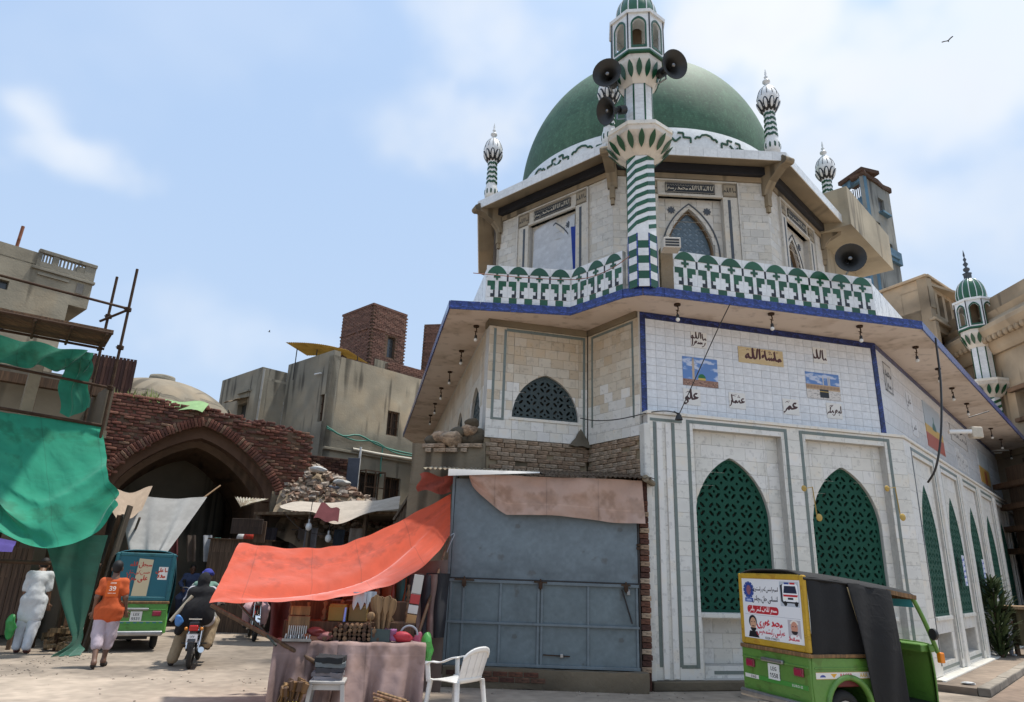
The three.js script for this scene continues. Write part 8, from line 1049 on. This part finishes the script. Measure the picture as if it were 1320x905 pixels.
  // palm-like plant by the wall
  const pp = atY(1292, 848, .1), pl = thing('potted_palm', 'dark bushy plant growing against the long side wall', 'plant', [pp.x, .1, pp.z]); const lv = []; for (let i = 0; i < 520; i++) { const y = rr(.15, 1.75), r = .32 * Math.sin(Math.PI * clamp(y / 1.95, .12, 1)) * Math.sqrt(rnd()) + .08, t = rr(0, 6.28), q2 = new THREE.PlaneGeometry(.05, rr(.22, .42), 1, 3); const ps = q2.attributes.position; for (let k = 0; k < ps.count; k++) { const v = ps.getY(k) + .2; ps.setZ(k, v * v * .6); ps.setX(k, ps.getX(k) * (1 - Math.abs(v - .15) * 1.6)); } q2.computeVertexNormals(); q2.rotateX(rr(.3, 1.3)).rotateY(t).translate(Math.sin(t) * r, y, Math.cos(t) * r); lv.push(q2); } part('foliage', lv, mat([.045, .075, .02], 'fine', .7), pl); part('trunk', cyl([0, 0, 0], [.03, 1.4, 0], .06, .03, 8), M.wood, pl);
  const bt = atY(1313, 846, .1); const ct = thing('hand_cart', 'small brown cart with a tan board on top by the plant', 'cart', [bt.x, .1, bt.z]); part('box', rb(-.1, .9, .25, 1.05, -.4, .3, .02), mat([.12, .11, .05], 'wood', .9), ct); part('board', rb(-.25, 1.0, 1.05, 1.12, -.5, .45, .01), mat([.46, .33, .2], 'wood', .8), ct); for (const x of [0, .8]) part('leg', bx(x - .04, x + .04, 0, .25, -.04, .04), M.wood, ct);
  const lt = atY(1250, 882, .12); const li = solo('litter', rough(new THREE.IcosahedronGeometry(.07, 3), .03, 14).scale(1.6, .35, 1), mat([.7, .7, .68], 'cloth', .8), 'crumpled white paper lying on the pavement', 'litter'); li.position.set(lt.x, .135, lt.z);
  // wall lamp, wires and cables on the shrine
  const lamp = atD(1240, 557, 18.5), wl = thing('tube_light', 'white lamp fitting fixed high on the long side wall', 'lamp', lamp.toArray()); part('tube', cyl([-.3, 0, 0], [.15, 0, .1], .05, .05, 10), mat([.8, .82, .82], null, .3), wl); part('cap', rb(.16, .42, -.14, .12, -.06, .12, .03), mat([.62, .56, .45], 'fine', .5), wl); part('bracket', bar([0, 0, 0], [.3, .05, -.5], .03), M.iron, wl);
  const wire = (pts, r, label, m = M.blackPaint) => solo('cable', tube(pts.map(v => atD(...v)), r, 5, pts.length * 6), m, label, 'cable');
  wire([[941, 392, 10.6], [925, 425, 10.9], [900, 480, 11.3], [876, 533, 11.55]], .009, 'black wire slanting across the picture tiles'); wire([[876, 533, 11.5], [860, 530, 11.45], [842, 531, 11.4], [800, 540, 11.6], [765, 542, 12.1], [748, 539, 12.2]], .009, 'black wire running from the lettered wall to the fan window'); wire([[1206, 436, 14.6], [1213, 500, 14.4], [1212, 570, 14.2], [1205, 607, 14.2], [1196, 622, 14.3]], .02, 'thick black cable hanging from the eave to a side window'); wire([[1249, 538, 17.5], [1262, 534, 17.6], [1275, 530, 17.8]], .012, 'short wire under the long side eave');
  wire([[610, 352, 11.5], [680, 358, 11.4], [745, 360, 11.45], [790, 345, 10.6], [812, 330, 10.5]], .008, 'thin red-brown wire along the chequered parapet', mat([.25, .1, .07], null, .7));
  const sb = atD(875, 538, 11.48), sp = thing('spot_lamp', 'small dark lamp clipped to the corner of the cornice', 'lamp', sb.toArray()); part('shade', lathe([[.02, .06], [.04, .04], [.065, -.04], [.06, -.045], [.03, .03]], 14), M.blackPaint, sp); part('clip', [bar([0, .05, 0], [-.05, .12, -.1], .02)], M.iron, sp);
  // small electrical box by the minaret
  const eb = atD(866, 316, 10.7), ex = thing('vent_box', 'small louvred box on the pier beside the minaret', 'vent', eb.toArray()); part('case', rb(-.16, .13, -.09, .10, -.14, .1, .01), mat([.55, .52, .47], 'grime', .6), ex); for (let i = 0; i < 3; i++) part('slot', bx(-.13, .10, -.065 + i * .05, -.035 + i * .05, .095, .106), M.blackPaint, ex);
  // gold emblems of peeled paint and a blue paper strip on the piers
  [[1040, 640, 12.0, 'A'], [1147, 640, 12.75, 'B']].forEach(([x, y, D], i) => { const p3 = atD(x, y, D), f = thing('paper_garland', i ? 'torn gold paper garland right of the second lattice window' : 'torn gold paper garland left of the second lattice window', 'garland', p3.toArray(), .25); const gold = mat([.55, .36, .08], 'cloth', .6); part('strip', [bar([-.05, .12, .03], [.1, .15, .03], .03, .01), bar([.1, .15, .03], [.14, -.35, .02], .016, .008)], gold, f); part('rosette', [new THREE.SphereGeometry(.06, 8, 6).scale(1, 1, .3).translate(.17, -.32, .03), new THREE.SphereGeometry(.05, 8, 6).scale(1, 1, .3).translate(-.06, .12, .03)], gold, f); });
  // paper notices pasted on the piers of the long wall
  const note = canvasMat(96, 320, (g, w, h) => { g.fillStyle = '#d5d8e2'; g.fillRect(0, 0, w, h); for (let i = 0; i < 5; i++) arab(g, ['علی', 'عمر', 'حسن', 'حمد', 'نور'][i], 84, 54 + i * 60, 5, '#3c52a8', 1.8); }, .8);
  [[4.66, 'blue printed paper strip pasted on the first pier past the corner bay'], [7.21, 'blue printed paper strip pasted on the second pier past the corner bay']].forEach(([u, lab]) => solo('paper_notice', face(.26, .62, .004), note, lab, 'notice', undefined, MM(MB, T(u - .85, 1.95, .05))));
  // birds
  const bird = (x, y, D, s, lab) => { const p4 = atD(x, y, D), b = thing('bird', lab, 'bird', p4.toArray(), .6); b.scale.setScalar(s); part('body', sdfMesh([[[-.16, 0, 0], [.12, .02, 0], .025, .045], [[.12, .02, 0], [.2, .04, 0], .035, .02]], .02, .03), mat([.03, .028, .025], null, .8), b); for (const q3 of [-1, 1]) part('wing', sheet((u, v) => V(-.08 + .16 * v - .06 * u, .02 + .16 * Math.sin(u * 1.6), q3 * u * .5), 6, 3, .008), mat([.03, .028, .025], null, .8), b); }; bird(1222, 53, 60, .9, 'bird gliding high beside the clouds'); bird(347, 428, 70, .6, 'small bird flying above the grey house');
}

renderer.render(scene, camera);
